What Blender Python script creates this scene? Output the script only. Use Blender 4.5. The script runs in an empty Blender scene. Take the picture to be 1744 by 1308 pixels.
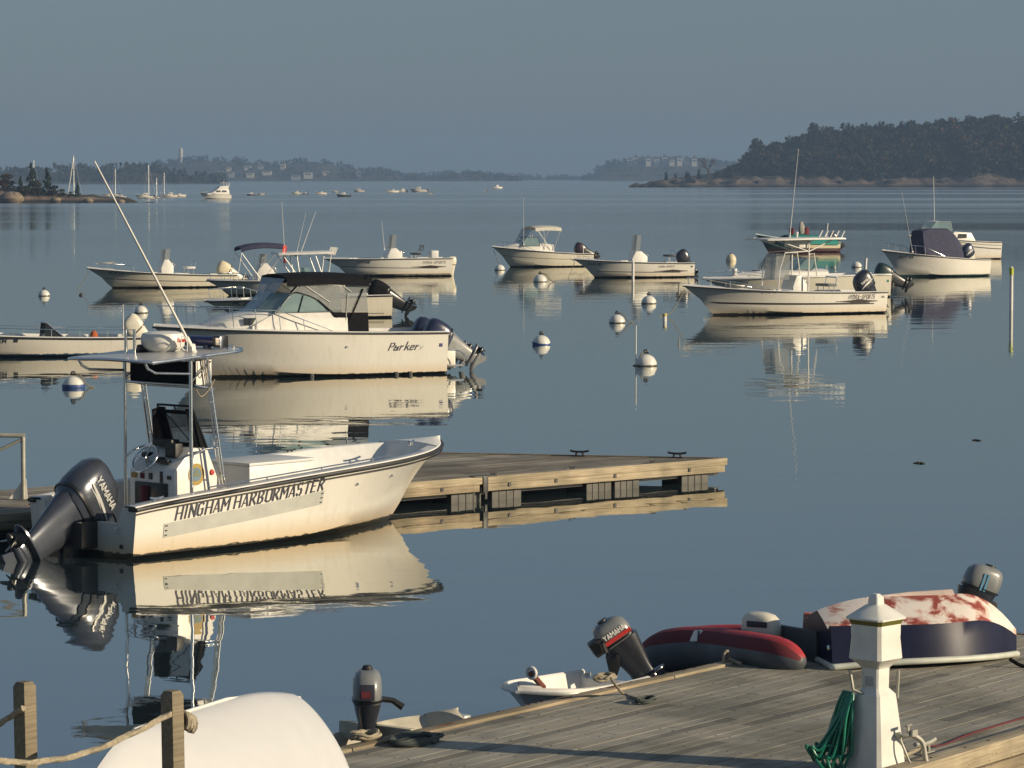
import bpy, bmesh, math, random
import numpy as np
from mathutils import Vector, Matrix

# ------------------------------------------------------------------ camera, sky, sun, exposure
S = bpy.context.scene
R = math.radians
FPX, HC, HY = 5600.0, 5.2, 301.0            # focal length in photo pixels (1744 wide), camera height, horizon row
PITCH = math.atan((654 - HY) / FPX)
cam = bpy.data.cameras.new('camera'); cam_o = bpy.data.objects.new('camera', cam); S.collection.objects.link(cam_o)
cam.sensor_width = 36.0; cam.lens = 36.0 * FPX / 1744
cam.clip_start = 0.5; cam.clip_end = 20000
cam_o.location = (0, 0, HC); cam_o.rotation_euler = (R(90) - PITCH, 0, 0)
S.camera = cam_o
SUN_AZ, SUN_EL = 109.0, 17.0                # azimuth clockwise from +Y
SUN_DIR = Vector((math.sin(R(SUN_AZ)) * math.cos(R(SUN_EL)), math.cos(R(SUN_AZ)) * math.cos(R(SUN_EL)), math.sin(R(SUN_EL))))
W = bpy.data.worlds.new('World'); S.world = W; W.use_nodes = True
nt = W.node_tree
sky = nt.nodes.new('ShaderNodeTexSky'); sky.sky_type = 'NISHITA'; sky.sun_disc = False
sky.sun_elevation = R(SUN_EL); sky.sun_rotation = R(SUN_AZ)
sky.air_density = 1.0; sky.dust_density = 1.0; sky.ozone_density = 2.5
tint = nt.nodes.new('ShaderNodeMixRGB'); tint.blend_type = 'MULTIPLY'; tint.inputs[0].default_value = 1.0; tint.inputs[2].default_value = (0.83, 0.95, 1.19, 1)
bg = nt.nodes['Background']; nt.links.new(sky.outputs[0], tint.inputs[1]); hz_ = nt.nodes.new('ShaderNodeMixRGB'); hz_.inputs[0].default_value = 0.55; hz_.inputs[2].default_value = (2.62, 3.36, 3.98, 1)   # even, hazy morning air
nt.links.new(tint.outputs[0], hz_.inputs[1]); nt.links.new(hz_.outputs[0], bg.inputs[0]); bg.inputs[1].default_value = 0.058
sl = bpy.data.lights.new('sun', 'SUN'); sl.energy = 4.7; sl.angle = R(0.5); sl.color = (1.0, 0.83, 0.59)
so = bpy.data.objects.new('sun', sl); S.collection.objects.link(so)
so.rotation_euler = (-SUN_DIR).to_track_quat('-Z', 'Y').to_euler()
S.view_settings.view_transform = 'Standard'; S.view_settings.look = 'None'
S.view_settings.exposure = 0.25; S.view_settings.gamma = 1.0; S.view_settings.use_curve_mapping = False
S.cycles.max_bounces = 8; S.cycles.volume_bounces = 0; S.cycles.caustics_reflective = False; S.cycles.caustics_refractive = False
S.cycles.use_denoising = True

# ------------------------------------------------------------------ geometry of the view: pixel -> point on a real plane
def ray(px, py):
    dx = (px - 872) / FPX; dy = -(py - 654) / FPX
    return np.array([dx, math.cos(PITCH) + dy * math.sin(PITCH), -math.sin(PITCH) + dy * math.cos(PITCH)])
def P(px, py, z=0.0):
    r = ray(px, py); t = (z - HC) / r[2]
    return Vector((r[0] * t, r[1] * t, z))
def PD(px, py, Y):
    r = ray(px, py); t = Y / r[1]
    return Vector((r[0] * t, Y, HC + r[2] * t))
class Frame:                                  # a thing's own axes: x forward, y to port, z up
    def __init__(s, o, rz): s.o = np.array([o[0], o[1], 0.0]); s.c = math.cos(rz); s.s = math.sin(rz)
    def L(s, v): return np.array([v[0] * s.c + v[1] * s.s, -v[0] * s.s + v[1] * s.c, v[2]])
    def at(s, px, py, y=0.0):
        r = s.L(ray(px, py)); c = s.L(np.array([0, 0, HC]) - s.o); t = (y - c[1]) / r[1]; q = c + r * t
        return Vector(q)
    def proj_x(s, x, y, z):
        X = s.o[0] + x * s.c - y * s.s; Y = s.o[1] + x * s.s + y * s.c
        return 872 + FPX * X / (Y * math.cos(PITCH) - (z - HC) * math.sin(PITCH))

# ------------------------------------------------------------------ materials
MATS = {}
def nodes_of(name):
    m = bpy.data.materials.new(name); m.use_nodes = True
    return m, m.node_tree, m.node_tree.nodes['Principled BSDF']
def mat(name, col, rough=0.5, metal=0.0, coat=0.0, var=0.06, scale=6.0, bump=0.0, alpha=None, trans=0.0, spec=None):
    """plain procedural material: base colour with faint mottling (dirt, fading)"""
    if name in MATS: return MATS[name]
    m, t, b = nodes_of(name)
    tc = t.nodes.new('ShaderNodeTexCoord')
    n = t.nodes.new('ShaderNodeTexNoise'); n.inputs['Scale'].default_value = scale; n.inputs['Detail'].default_value = 5
    t.links.new(tc.outputs['Object'], n.inputs['Vector'])
    cr = t.nodes.new('ShaderNodeValToRGB')
    cr.color_ramp.elements[0].position = 0.3; cr.color_ramp.elements[1].position = 0.75
    cr.color_ramp.elements[0].color = (*[c * (1 - 2.2 * var) for c in col], 1); cr.color_ramp.elements[1].color = (*[min(1, c * (1 + var)) for c in col], 1)
    t.links.new(n.outputs['Fac'], cr.inputs['Fac']); t.links.new(cr.outputs['Color'], b.inputs['Base Color'])
    b.inputs['Roughness'].default_value = rough; b.inputs['Metallic'].default_value = metal
    b.inputs['Coat Weight'].default_value = coat; b.inputs['Coat Roughness'].default_value = 0.12
    if spec is not None: b.inputs['Specular IOR Level'].default_value = spec
    if trans: b.inputs['Transmission Weight'].default_value = trans
    if alpha is not None: b.inputs['Alpha'].default_value = alpha
    if bump:
        bp = t.nodes.new('ShaderNodeBump'); bp.inputs['Strength'].default_value = bump; bp.inputs['Distance'].default_value = 0.02
        t.links.new(n.outputs['Fac'], bp.inputs['Height']); t.links.new(bp.outputs['Normal'], b.inputs['Normal'])
    MATS[name] = m
    return m
def hull_mat(name, top, boot, boot_z=0.05, stain=(0.55, 0.36, 0.13), stain_amt=0.5, rough=0.28):
    """gelcoat with bottom paint / weed line near the waterline and a rusty-yellow scum stain just above it"""
    if name in MATS: return MATS[name]
    m, t, b = nodes_of(name)
    N = t.nodes.new; Lk = t.links.new
    tc = N('ShaderNodeTexCoord'); sep = N('ShaderNodeSeparateXYZ'); Lk(tc.outputs['Object'], sep.inputs[0])
    mp = N('ShaderNodeMapping'); mp.inputs['Scale'].default_value = (3, 3, 9); Lk(tc.outputs['Object'], mp.inputs[0])
    n = N('ShaderNodeTexNoise'); n.inputs['Scale'].default_value = 2.2; n.inputs['Detail'].default_value = 7; n.inputs['Roughness'].default_value = 0.7; Lk(mp.outputs[0], n.inputs['Vector'])
    sub = N('ShaderNodeMath'); sub.operation = 'MULTIPLY_ADD'; Lk(n.outputs['Fac'], sub.inputs[0]); sub.inputs[1].default_value = -0.10; Lk(sep.outputs[2], sub.inputs[2])
    g = N('ShaderNodeMapRange'); g.inputs[1].default_value = boot_z - 0.05 - 0.006; g.inputs[2].default_value = boot_z - 0.05 + 0.006; Lk(sub.outputs[0], g.inputs[0])
    g2 = N('ShaderNodeMapRange'); g2.inputs[1].default_value = boot_z - 0.06; g2.inputs[2].default_value = boot_z + 0.24; Lk(sub.outputs[0], g2.inputs[0])
    inv = N('ShaderNodeMath'); inv.operation = 'SUBTRACT'; inv.inputs[0].default_value = 1; Lk(g2.outputs[0], inv.inputs[1])
    st = N('ShaderNodeMath'); st.operation = 'MULTIPLY'; Lk(inv.outputs[0], st.inputs[0]); st.inputs[1].default_value = stain_amt
    n2 = N('ShaderNodeTexNoise'); n2.inputs['Scale'].default_value = 1.6; n2.inputs['Detail'].default_value = 6; Lk(tc.outputs['Object'], n2.inputs['Vector'])
    base = N('ShaderNodeMixRGB'); base.inputs[1].default_value = (*[c * 0.90 for c in top], 1); base.inputs[2].default_value = (*[min(1, c * 1.05) for c in top], 1); Lk(n2.outputs['Fac'], base.inputs[0])
    mp3 = N('ShaderNodeMapping'); mp3.inputs['Scale'].default_value = (7, 7, 0.7); Lk(tc.outputs['Object'], mp3.inputs[0])       # faint run-off streaks below fittings
    n3 = N('ShaderNodeTexNoise'); n3.inputs['Scale'].default_value = 1.5; n3.inputs['Detail'].default_value = 5; Lk(mp3.outputs[0], n3.inputs['Vector'])
    r3 = N('ShaderNodeMapRange'); r3.inputs[1].default_value = 0.52; r3.inputs[2].default_value = 0.75; r3.inputs[3].default_value = 0.0; r3.inputs[4].default_value = 0.22; Lk(n3.outputs['Fac'], r3.inputs[0])
    b0 = base; base = N('ShaderNodeMixRGB'); Lk(r3.outputs[0], base.inputs[0]); Lk(b0.outputs[0], base.inputs[1]); base.inputs[2].default_value = (top[0] * 0.62, top[1] * 0.58, top[2] * 0.48, 1)
    m1 = N('ShaderNodeMixRGB'); Lk(st.outputs[0], m1.inputs[0]); Lk(base.outputs[0], m1.inputs[1]); m1.inputs[2].default_value = (*stain, 1)
    m2 = N('ShaderNodeMixRGB'); Lk(g.outputs[0], m2.inputs[0]); m2.inputs[1].default_value = (*boot, 1); Lk(m1.outputs[0], m2.inputs[2])
    Lk(m2.outputs[0], b.inputs['Base Color']); b.inputs['Roughness'].default_value = rough
    b.inputs['Coat Weight'].default_value = 0.25; b.inputs['Coat Roughness'].default_value = 0.1
    MATS[name] = m
    return m
GEL = (0.75, 0.725, 0.645)
M_HULL = hull_mat('white_gelcoat_hull', GEL, (0.035, 0.03, 0.02), 0.07, stain_amt=0.45)
M_HULLF = hull_mat('weathered_gelcoat_hull', (0.70, 0.66, 0.54), (0.03, 0.026, 0.02), 0.07, stain=(0.45, 0.36, 0.20), stain_amt=0.3)
M_HULLB = hull_mat('gelcoat_hull_blue_bottom', GEL, (0.02, 0.06, 0.10), 0.10, stain_amt=0.15)
M_HULLG = hull_mat('gelcoat_hull_green_bottom', GEL, (0.03, 0.09, 0.07), 0.11, stain_amt=0.15)
M_DECK = mat('white_gelcoat_deck', (0.75, 0.74, 0.70), 0.4, var=0.05)
M_WHITE = mat('white_paint', (0.78, 0.76, 0.70), 0.35, var=0.05)
M_CREAM = mat('cream_plastic', (0.66, 0.58, 0.40), 0.5, var=0.05)
M_BLACK = mat('black_rubber', (0.018, 0.018, 0.018), 0.5, var=0.1)
M_BLKPL = mat('black_painted_metal', (0.012, 0.012, 0.014), 0.3, var=0.1)
M_CANVAS = mat('black_canvas', (0.010, 0.010, 0.012), 0.85, var=0.15, bump=0.3, scale=9, spec=0.12)
M_NAVY = mat('navy_canvas', (0.040, 0.042, 0.085), 0.85, var=0.15, bump=0.3)
M_BLUELAMP = mat('blue_lens', (0.012, 0.02, 0.11), 0.15, coat=0.4)
M_CHROME = mat('polished_aluminium', (0.80, 0.79, 0.76), 0.18, metal=1.0, var=0.04)
M_ALU = mat('dull_aluminium', (0.62, 0.62, 0.58), 0.42, metal=0.6, var=0.1)
M_GALV = mat('galvanised_steel', (0.42, 0.41, 0.35), 0.5, metal=0.3, var=0.12)
M_ENGGREY = mat('blue_grey_engine_paint', (0.060, 0.068, 0.088), 0.26, metal=0.35, coat=0.5, var=0.08)
M_ENGDK = mat('dark_engine_paint', (0.022, 0.024, 0.032), 0.28, coat=0.4, var=0.1)
M_ENGLT = mat('light_grey_engine_paint', (0.20, 0.21, 0.21), 0.35, coat=0.3, var=0.08)
M_ENGWH = mat('white_engine_paint', (0.70, 0.66, 0.54), 0.35, coat=0.2, var=0.06)
M_RED = mat('red_vinyl', (0.50, 0.03, 0.025), 0.5)
M_DKRED = mat('dark_red_fabric', (0.12, 0.014, 0.02), 0.8)
M_INK = mat('dark_lettering', (0.03, 0.032, 0.05), 0.5, var=0.05)
M_SILV = mat('silver_decal', (0.55, 0.55, 0.52), 0.35, metal=0.3)
M_TEAL = mat('teal_canvas', (0.014, 0.21, 0.18), 0.8, bump=0.3)
M_ROPE = mat('tan_rope', (0.36, 0.31, 0.22), 0.9, var=0.15, scale=40)
M_ROPEG = mat('grey_rope', (0.24, 0.22, 0.16), 0.9, var=0.2, scale=40)
def glass_mat(name, tint, a):
    if name in MATS: return MATS[name]
    m, t, b = nodes_of(name)
    b.inputs['Base Color'].default_value = (*tint, 1); b.inputs['Roughness'].default_value = 0.05; b.inputs['Alpha'].default_value = a
    b.inputs['Coat Weight'].default_value = 0.6; b.inputs['Coat Roughness'].default_value = 0.03
    n = t.nodes.new('ShaderNodeTexNoise'); n.inputs['Scale'].default_value = 5
    mr = t.nodes.new('ShaderNodeMapRange'); mr.inputs[3].default_value = 0.03; mr.inputs[4].default_value = 0.16
    t.links.new(n.outputs['Fac'], mr.inputs[0]); t.links.new(mr.outputs[0], b.inputs['Roughness'])
    MATS[name] = m
    return m
M_GLASS = glass_mat('windshield_glass', (0.26, 0.38, 0.39), 0.60)  # lighter teal base colour stands in for sky reflected in the panes
M_VINYL = glass_mat('clear_vinyl_window', (0.30, 0.32, 0.32), 0.50)
M_SMOKE = glass_mat('smoked_windshield', (0.03, 0.035, 0.04), 0.80)

# ------------------------------------------------------------------ mesh builder
class MB:
    def __init__(s): s.v = []; s.f = []; s.m = []; s.cur = 0
    def _add(s, vs, fs):
        o = len(s.v); s.v.extend([tuple(map(float, q)) for q in vs])
        for f in fs: s.f.append(tuple(o + i for i in f)); s.m.append(s.cur)
        return o
    def grid(s, rows, close_u=False, close_v=False):
        n = len(rows); k = len(rows[0]); vs = [q for r in rows for q in r]; fs = []
        for i in range(n if close_u else n - 1):
            for j in range(k if close_v else k - 1):
                a = i * k + j; b = i * k + (j + 1) % k; c = ((i + 1) % n) * k + (j + 1) % k; d = ((i + 1) % n) * k + j
                fs.append((a, b, c, d))
        return s._add(vs, fs)
    def loft(s, rings, caps=True):
        k = len(rings[0]); o = s.grid(rings, close_v=True)
        if caps:
            s.f.append(tuple(o + j for j in range(k))[::-1]); s.m.append(s.cur)
            b = o + (len(rings) - 1) * k; s.f.append(tuple(b + j for j in range(k))); s.m.append(s.cur)
    def box(s, c, d, rot=None, taper=1.0):
        x, y, z = [q / 2 for q in d]; vs = []
        for k, t in ((-z, 1.0), (z, taper)):
            for a, b in ((-x, -y), (x, -y), (x, y), (-x, y)): vs.append(Vector((a * t, b * t, k)))
        if rot is not None: vs = [rot @ q for q in vs]
        c = Vector(c); vs = [q + c for q in vs]
        s._add(vs, [(3, 2, 1, 0), (4, 5, 6, 7), (0, 1, 5, 4), (1, 2, 6, 5), (2, 3, 7, 6), (3, 0, 4, 7)])
    def tube(s, pts, r, n=8, closed=False, caps=True):
        pts = [Vector(q) for q in pts]; k = len(pts)
        rs = r if isinstance(r, (list, tuple)) else [r] * k
        rings = []; up = None
        for i, q in enumerate(pts):
            a = pts[i - 1] if (i > 0 or closed) else q; b = pts[(i + 1) % k] if (i < k - 1 or closed) else q
            d = (b - a).normalized()
            if up is None:
                up = Vector((0, 0, 1)) if abs(d.z) < 0.9 else Vector((1, 0, 0))
            sd = d.cross(up)
            if sd.length < 1e-6: sd = d.cross(Vector((0.3, 0.9, 0.1)))
            sd.normalize(); up = sd.cross(d).normalized()
            rings.append([q + (sd * math.cos(2 * math.pi * j / n) + up * math.sin(2 * math.pi * j / n)) * rs[i] for j in range(n)])
        if closed: s.grid(rings, close_u=True, close_v=True)
        else: s.loft(rings, caps)
    def lathe(s, prof, n=20, c=(0, 0, 0)):
        c = Vector(c)
        s.loft([[c + Vector((r * math.cos(2 * math.pi * j / n), r * math.sin(2 * math.pi * j / n), z)) for j in range(n)] for r, z in prof])
    def prism(s, outline, fn, t0, t1):
        """outline: 2-D points; fn(u, v, t) -> 3-D"""
        s.loft([[fn(u, v, t0) for u, v in outline], [fn(u, v, t1) for u, v in outline]])
    def sheet(s, rows, th, up=None):
        """thin slab: grid of points thickened along its normals"""
        n, k = len(rows), len(rows[0]); rows = [[Vector(q) for q in r] for r in rows]; back = []
        for i in range(n):
            rr = []
            for j in range(k):
                du = rows[min(i + 1, n - 1)][j] - rows[max(i - 1, 0)][j]; dv = rows[i][min(j + 1, k - 1)] - rows[i][max(j - 1, 0)]
                nn = du.cross(dv); nn = nn.normalized() if nn.length > 1e-9 else Vector((0, 0, 1))
                rr.append(rows[i][j] - nn * th)
            back.append(rr)
        s.grid(rows); s.grid([r[::-1] for r in back])
        e = lambda a, b: s.grid([a, b])
        e(rows[0], back[0]); e(back[-1], rows[-1]); e([r[0] for r in back], [r[0] for r in rows]); e([r[-1] for r in rows], [r[-1] for r in back])
    def build(s, name, mats, parent=None, loc=None, rot=None, bevel=0, smooth=35, merge=0.0002, segs=2):
        me = bpy.data.meshes.new(name)
        me.from_pydata(s.v, [], s.f)
        mats = mats if isinstance(mats, (list, tuple)) else [mats]
        for q in mats: me.materials.append(q)
        me.polygons.foreach_set('material_index', s.m)
        bm = bmesh.new(); bm.from_mesh(me)
        if merge: bmesh.ops.remove_doubles(bm, verts=bm.verts, dist=merge)
        bmesh.ops.dissolve_degenerate(bm, dist=1e-6, edges=bm.edges)
        bmesh.ops.recalc_face_normals(bm, faces=bm.faces)
        if bevel:
            es = [e for e in bm.edges if len(e.link_faces) == 2 and e.calc_face_angle(0) > R(40)]
            bmesh.ops.bevel(bm, geom=es, offset=bevel, segments=segs, affect='EDGES', profile=0.6, clamp_overlap=True)
        bm.to_mesh(me); bm.free()
        if smooth:
            me.shade_smooth(); me.set_sharp_from_angle(angle=R(smooth))
        o = bpy.data.objects.new(name, me); S.collection.objects.link(o)
        if parent is not None: o.parent = parent
        if loc is not None: o.location = loc
        if rot is not None: o.rotation_euler = rot
        return o
def tag(o, label=None, cat=None, group=None, kind=None):
    if label: o['label'] = label
    if cat: o['category'] = cat
    if group: o['group'] = group
    if kind: o['kind'] = kind
    return o
def thing(name, label, cat, loc=(0, 0, 0), rz=0.0, group=None):
    o = bpy.data.objects.new(name, None); o.empty_display_size = 0.2; S.collection.objects.link(o)
    o.location = loc; o.rotation_euler = (0, 0, rz)
    return tag(o, label, cat, group)
def copy_tree(o, parent=None):
    c = o.copy(); S.collection.objects.link(c)
    if parent is not None: c.parent = parent
    for ch in o.children: copy_tree(ch, c)
    return c
def one(name, make, m, parent=None, **kw):
    mb = MB(); make(mb); return mb.build(name, m, parent, **kw)
def bez(pts, n=10):
    """Catmull-Rom through points"""
    pts = [Vector(q) for q in pts]; out = []
    for i in range(len(pts) - 1):
        p0 = pts[max(i - 1, 0)]; p1 = pts[i]; p2 = pts[i + 1]; p3 = pts[min(i + 2, len(pts) - 1)]
        for k in range(n):
            t = k / n
            out.append(0.5 * ((2 * p1) + (p2 - p0) * t + (2 * p0 - 5 * p1 + 4 * p2 - p3) * t * t + (3 * p1 - p0 - 3 * p2 + p3) * t ** 3))
    return out + [pts[-1]]

# ------------------------------------------------------------------ lettering from pen strokes (grid 6 wide, 8 high)
GLY = {'A': '00 38 60;12 52', 'B': '00 08 38 57 56 34 04;34 53 52 51 30 00', 'C': '57 48 28 07 01 20 40 51', 'D': '00 08 38 56 52 30 00', 'E': '50 00 08 58;04 44',
       'F': '00 08 58;04 44', 'G': '57 48 28 07 01 20 40 51 54 34', 'H': '00 08;60 68;04 64', 'I': '20 28', 'K': '00 08;58 03;25 60', 'L': '08 00 50', 'M': '00 08 33 68 60',
       'N': '00 08 60 68', 'O': '20 01 07 28 48 67 61 40 20', 'P': '00 08 48 57 55 44 04', 'R': '00 08 38 57 56 34 04;24 60', 'S': '57 48 18 07 06 14 44 53 51 40 10 01',
       'T': '30 38;08 68', 'U': '08 01 20 40 61 68', 'V': '08 30 68', 'W': '08 10 36 50 68', 'Y': '08 34 68;34 30', '0': '20 01 07 28 48 67 61 40 20', '1': '18 28 20', '2': '07 18 48 57 55 00 50',
       '3': '08 58 35 54 51 40 10 01', '4': '48 03 63;48 40', '5': '58 08 05 45 53 51 40 00', '8': '24 06 07 18 48 57 56 44 24 03 01 10 40 51 53 44', '6': '57 48 18 07 01 10 40 51 53 44 14 03', '7': '08 58 20', '-': '14 54',
       'a': '54 43 23 05 15 14 01 10 30 54;54 50', 'r': '10 15;13 34 45', 'k': '10 19;12 55;33 60', 'e': '13 53 55 25 13 11 20 40 51', 'y': '15 31;65 31 00', 'm': '00 05;04 25 34 30;34 55 64 60', 'i': '20 25', 'n': '00 05;04 35 54 50', 'o': '20 02 04 25 45 64 62 40 20'}
def strokes(text, h, bold=0.13, contrast=1.0, serif=0.0, shear=0.0, gap=0.30, width=0.72):
    """quads (u, v) of a text of cap height h; contrast < 1 thins the horizontal strokes"""
    out = []; x = 0.0
    for ch in text:
        if ch == ' ': x += h * 0.45; continue
        w = h * width * (0.45 if ch in 'I1i' else (1.22 if ch in 'MWm' else 1.0))
        ox = 2 if ch in 'I1i' else 0; gw = 2.0 if ch in 'I1i' else 6.0
        for st in GLY[ch].split(';'):
            pp = [((int(q[0]) - ox) / gw * w if ch not in 'I1i' else (int(q[0]) - 1) / 2 * w, int(q[1]) / 8 * h) for q in st.split()]
            for i in range(len(pp) - 1):
                (ax, ay), (bx, by) = pp[i], pp[i + 1]; l = math.hypot(bx - ax, by - ay)
                if l < 1e-9: continue
                dx, dy = (bx - ax) / l, (by - ay) / l
                t = bold * h * (contrast + (1 - contrast) * abs(dy)) / 2
                if contrast < 1 and ch in 'AMNVWY' and dy * dx > 0: t *= 0.55
                e = t * 0.6
                out.append([(ax - dx * e - dy * t + x, ay - dy * e + dx * t), (ax - dx * e + dy * t + x, ay - dy * e - dx * t), (bx + dx * e + dy * t + x, by + dy * e - dx * t), (bx + dx * e - dy * t + x, by + dy * e + dx * t)])
            if serif:
                for q, o in ((pp[0], pp[1]), (pp[-1], pp[-2])):
                    if q[1] in (0.0, h) and abs(o[0] - q[0]) < 0.5 * abs(o[1] - q[1]) + 1e-6:
                        s = serif * h; t = 0.022 * h; cx, cy = q[0] + x, min(max(q[1], t), h - t)
                        out.append([(cx - s, cy - t), (cx + s, cy - t), (cx + s, cy + t), (cx - s, cy + t)])
        x += w + gap * h
    return [[(u + v * shear, v) for u, v in q] for q in out], x - gap * h
def lettering(name, text, h, place, m, parent, th=0.004, fit=None, **kw):
    """place(u, v, lift) -> 3-D point on the surface the letters sit on; fit: total width wanted"""
    qs, w = strokes(text, h, **kw); mb = MB(); k = (fit / w) if fit else 1.0
    for i, q in enumerate(qs):
        a = th * (0.5 + 0.5 * (i % 7) / 7) + 0.0003 * (i % 5)
        mb.loft([[place(u * k, v, 0.0) for u, v in q], [place(u * k, v, a) for u, v in q]])
    return mb.build(name, m, parent, smooth=0, merge=0)
def flat_place(o, du, dv, dn):
    o, du, dv, dn = Vector(o), Vector(du), Vector(dv), Vector(dn)
    return lambda u, v, t: o + du * u + dv * v + dn * t
# ------------------------------------------------------------------ water
def water_material():
    m, t, b = nodes_of('harbour_water'); N = t.nodes.new; Lk = t.links.new
    tc = N('ShaderNodeTexCoord')
    def noise(sx, sy, scale, det, rough=0.5):
        mp = N('ShaderNodeMapping'); mp.inputs['Scale'].default_value = (sx, sy, 1); Lk(tc.outputs['Object'], mp.inputs[0])
        n = N('ShaderNodeTexNoise'); n.inputs['Scale'].default_value = scale; n.inputs['Detail'].default_value = det; n.inputs['Roughness'].default_value = rough; Lk(mp.outputs[0], n.inputs['Vector']); return n
    swell = noise(0.7, 1.0, 0.55, 2)
    rip = noise(1.0, 1.0, 2.6, 3, 0.55)
    patch = noise(0.14, 1.0, 0.0062, 4, 0.5)             # breeze patches: long bands of ruffled water
    pr = N('ShaderNodeMapRange'); Lk(patch.outputs['Fac'], pr.inputs[0]); pr.inputs[1].default_value = 0.42; pr.inputs[2].default_value = 0.62; pr.inputs[3].default_value = 0.4; pr.inputs[4].default_value = 2.3
    sp = N('ShaderNodeSeparateXYZ'); Lk(tc.outputs['Object'], sp.inputs[0])                # more air stirs the open harbour than the lee by the docks
    open_ = N('ShaderNodeMapRange'); Lk(sp.outputs[1], open_.inputs[0]); open_.inputs[1].default_value = 170; open_.inputs[2].default_value = 600
    a1 = N('ShaderNodeMath'); a1.operation = 'MULTIPLY'; Lk(rip.outputs['Fac'], a1.inputs[0]); Lk(pr.outputs[0], a1.inputs[1])
    a2 = N('ShaderNodeMath'); a2.operation = 'MULTIPLY_ADD'; Lk(swell.outputs['Fac'], a2.inputs[0]); a2.inputs[1].default_value = 1.1
    a3 = N('ShaderNodeMath'); a3.operation = 'MULTIPLY'; Lk(a1.outputs[0], a3.inputs[0]); a3.inputs[1].default_value = 0.13; Lk(a3.outputs[0], a2.inputs[2])
    bp = N('ShaderNodeBump'); bp.inputs['Strength'].default_value = 1.0; bp.inputs['Distance'].default_value = WATER_BUMP; Lk(a2.outputs[0], bp.inputs['Height'])
    t.nodes.remove(b)
    gl = N('ShaderNodeBsdfGlossy'); rg = N('ShaderNodeMath'); rg.operation = 'MULTIPLY_ADD'; Lk(open_.outputs[0], rg.inputs[0]); rg.inputs[1].default_value = 0.10; rg.inputs[2].default_value = 0.015; 
    pm = N('ShaderNodeMapRange'); Lk(patch.outputs['Fac'], pm.inputs[0]); pm.inputs[1].default_value = 0.47; pm.inputs[2].default_value = 0.62
    o2 = N('ShaderNodeMapRange'); Lk(sp.outputs[1], o2.inputs[0]); o2.inputs[1].default_value = 150; o2.inputs[2].default_value = 300; o2.inputs[4].default_value = 0.11
    rp_ = N('ShaderNodeMath'); rp_.operation = 'MULTIPLY_ADD'; Lk(pm.outputs[0], rp_.inputs[0]); Lk(o2.outputs[0], rp_.inputs[1]); Lk(rg.outputs[0], rp_.inputs[2]); Lk(rp_.outputs[0], gl.inputs['Roughness'])
    gl.inputs['Color'].default_value = (0.92, 0.92, 0.88, 1); Lk(bp.outputs[0], gl.inputs['Normal'])
    df = N('ShaderNodeBsdfDiffuse'); df.inputs['Color'].default_value = (0.030, 0.050, 0.060, 1)
    fr = N('ShaderNodeFresnel'); fr.inputs['IOR'].default_value = 2.0
    mr = N('ShaderNodeMapRange'); Lk(fr.outputs[0], mr.inputs[0]); mr.inputs[3].default_value = 0.47; mr.inputs[4].default_value = 1.0
    mx = N('ShaderNodeMixShader'); Lk(mr.outputs[0], mx.inputs[0]); Lk(df.outputs[0], mx.inputs[1]); Lk(gl.outputs[0], mx.inputs[2])
    Lk(mx.outputs[0], t.nodes['Material Output'].inputs['Surface'])
    return m
WATER_BUMP = 0.010
w_ = MB(); w_.grid([[(-4000, -60, 0), (4000, -60, 0)], [(-4000, 6500, 0), (4000, 6500, 0)]])
tag(w_.build('water', water_material(), smooth=0), kind='structure')

# ------------------------------------------------------------------ haze: one box of pale air
def haze(density, color, aniso=0.0, top=75.0):
    m = bpy.data.materials.new('haze'); m.use_nodes = True; t = m.node_tree; t.nodes.remove(t.nodes['Principled BSDF'])
    v = t.nodes.new('ShaderNodeVolumePrincipled'); v.inputs['Color'].default_value = (*color, 1); v.inputs['Density'].default_value = density; v.inputs['Anisotropy'].default_value = aniso
    t.links.new(v.outputs[0], t.nodes['Material Output'].inputs['Volume'])
    mb = MB(); mb.box((0, 3200, (top - 3) / 2), (8400, 6900, top + 3))
    o = mb.build('haze', m, smooth=0, merge=0); tag(o, kind='stuff')
haze(2.4e-4, (0.31, 0.47, 0.72))
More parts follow.
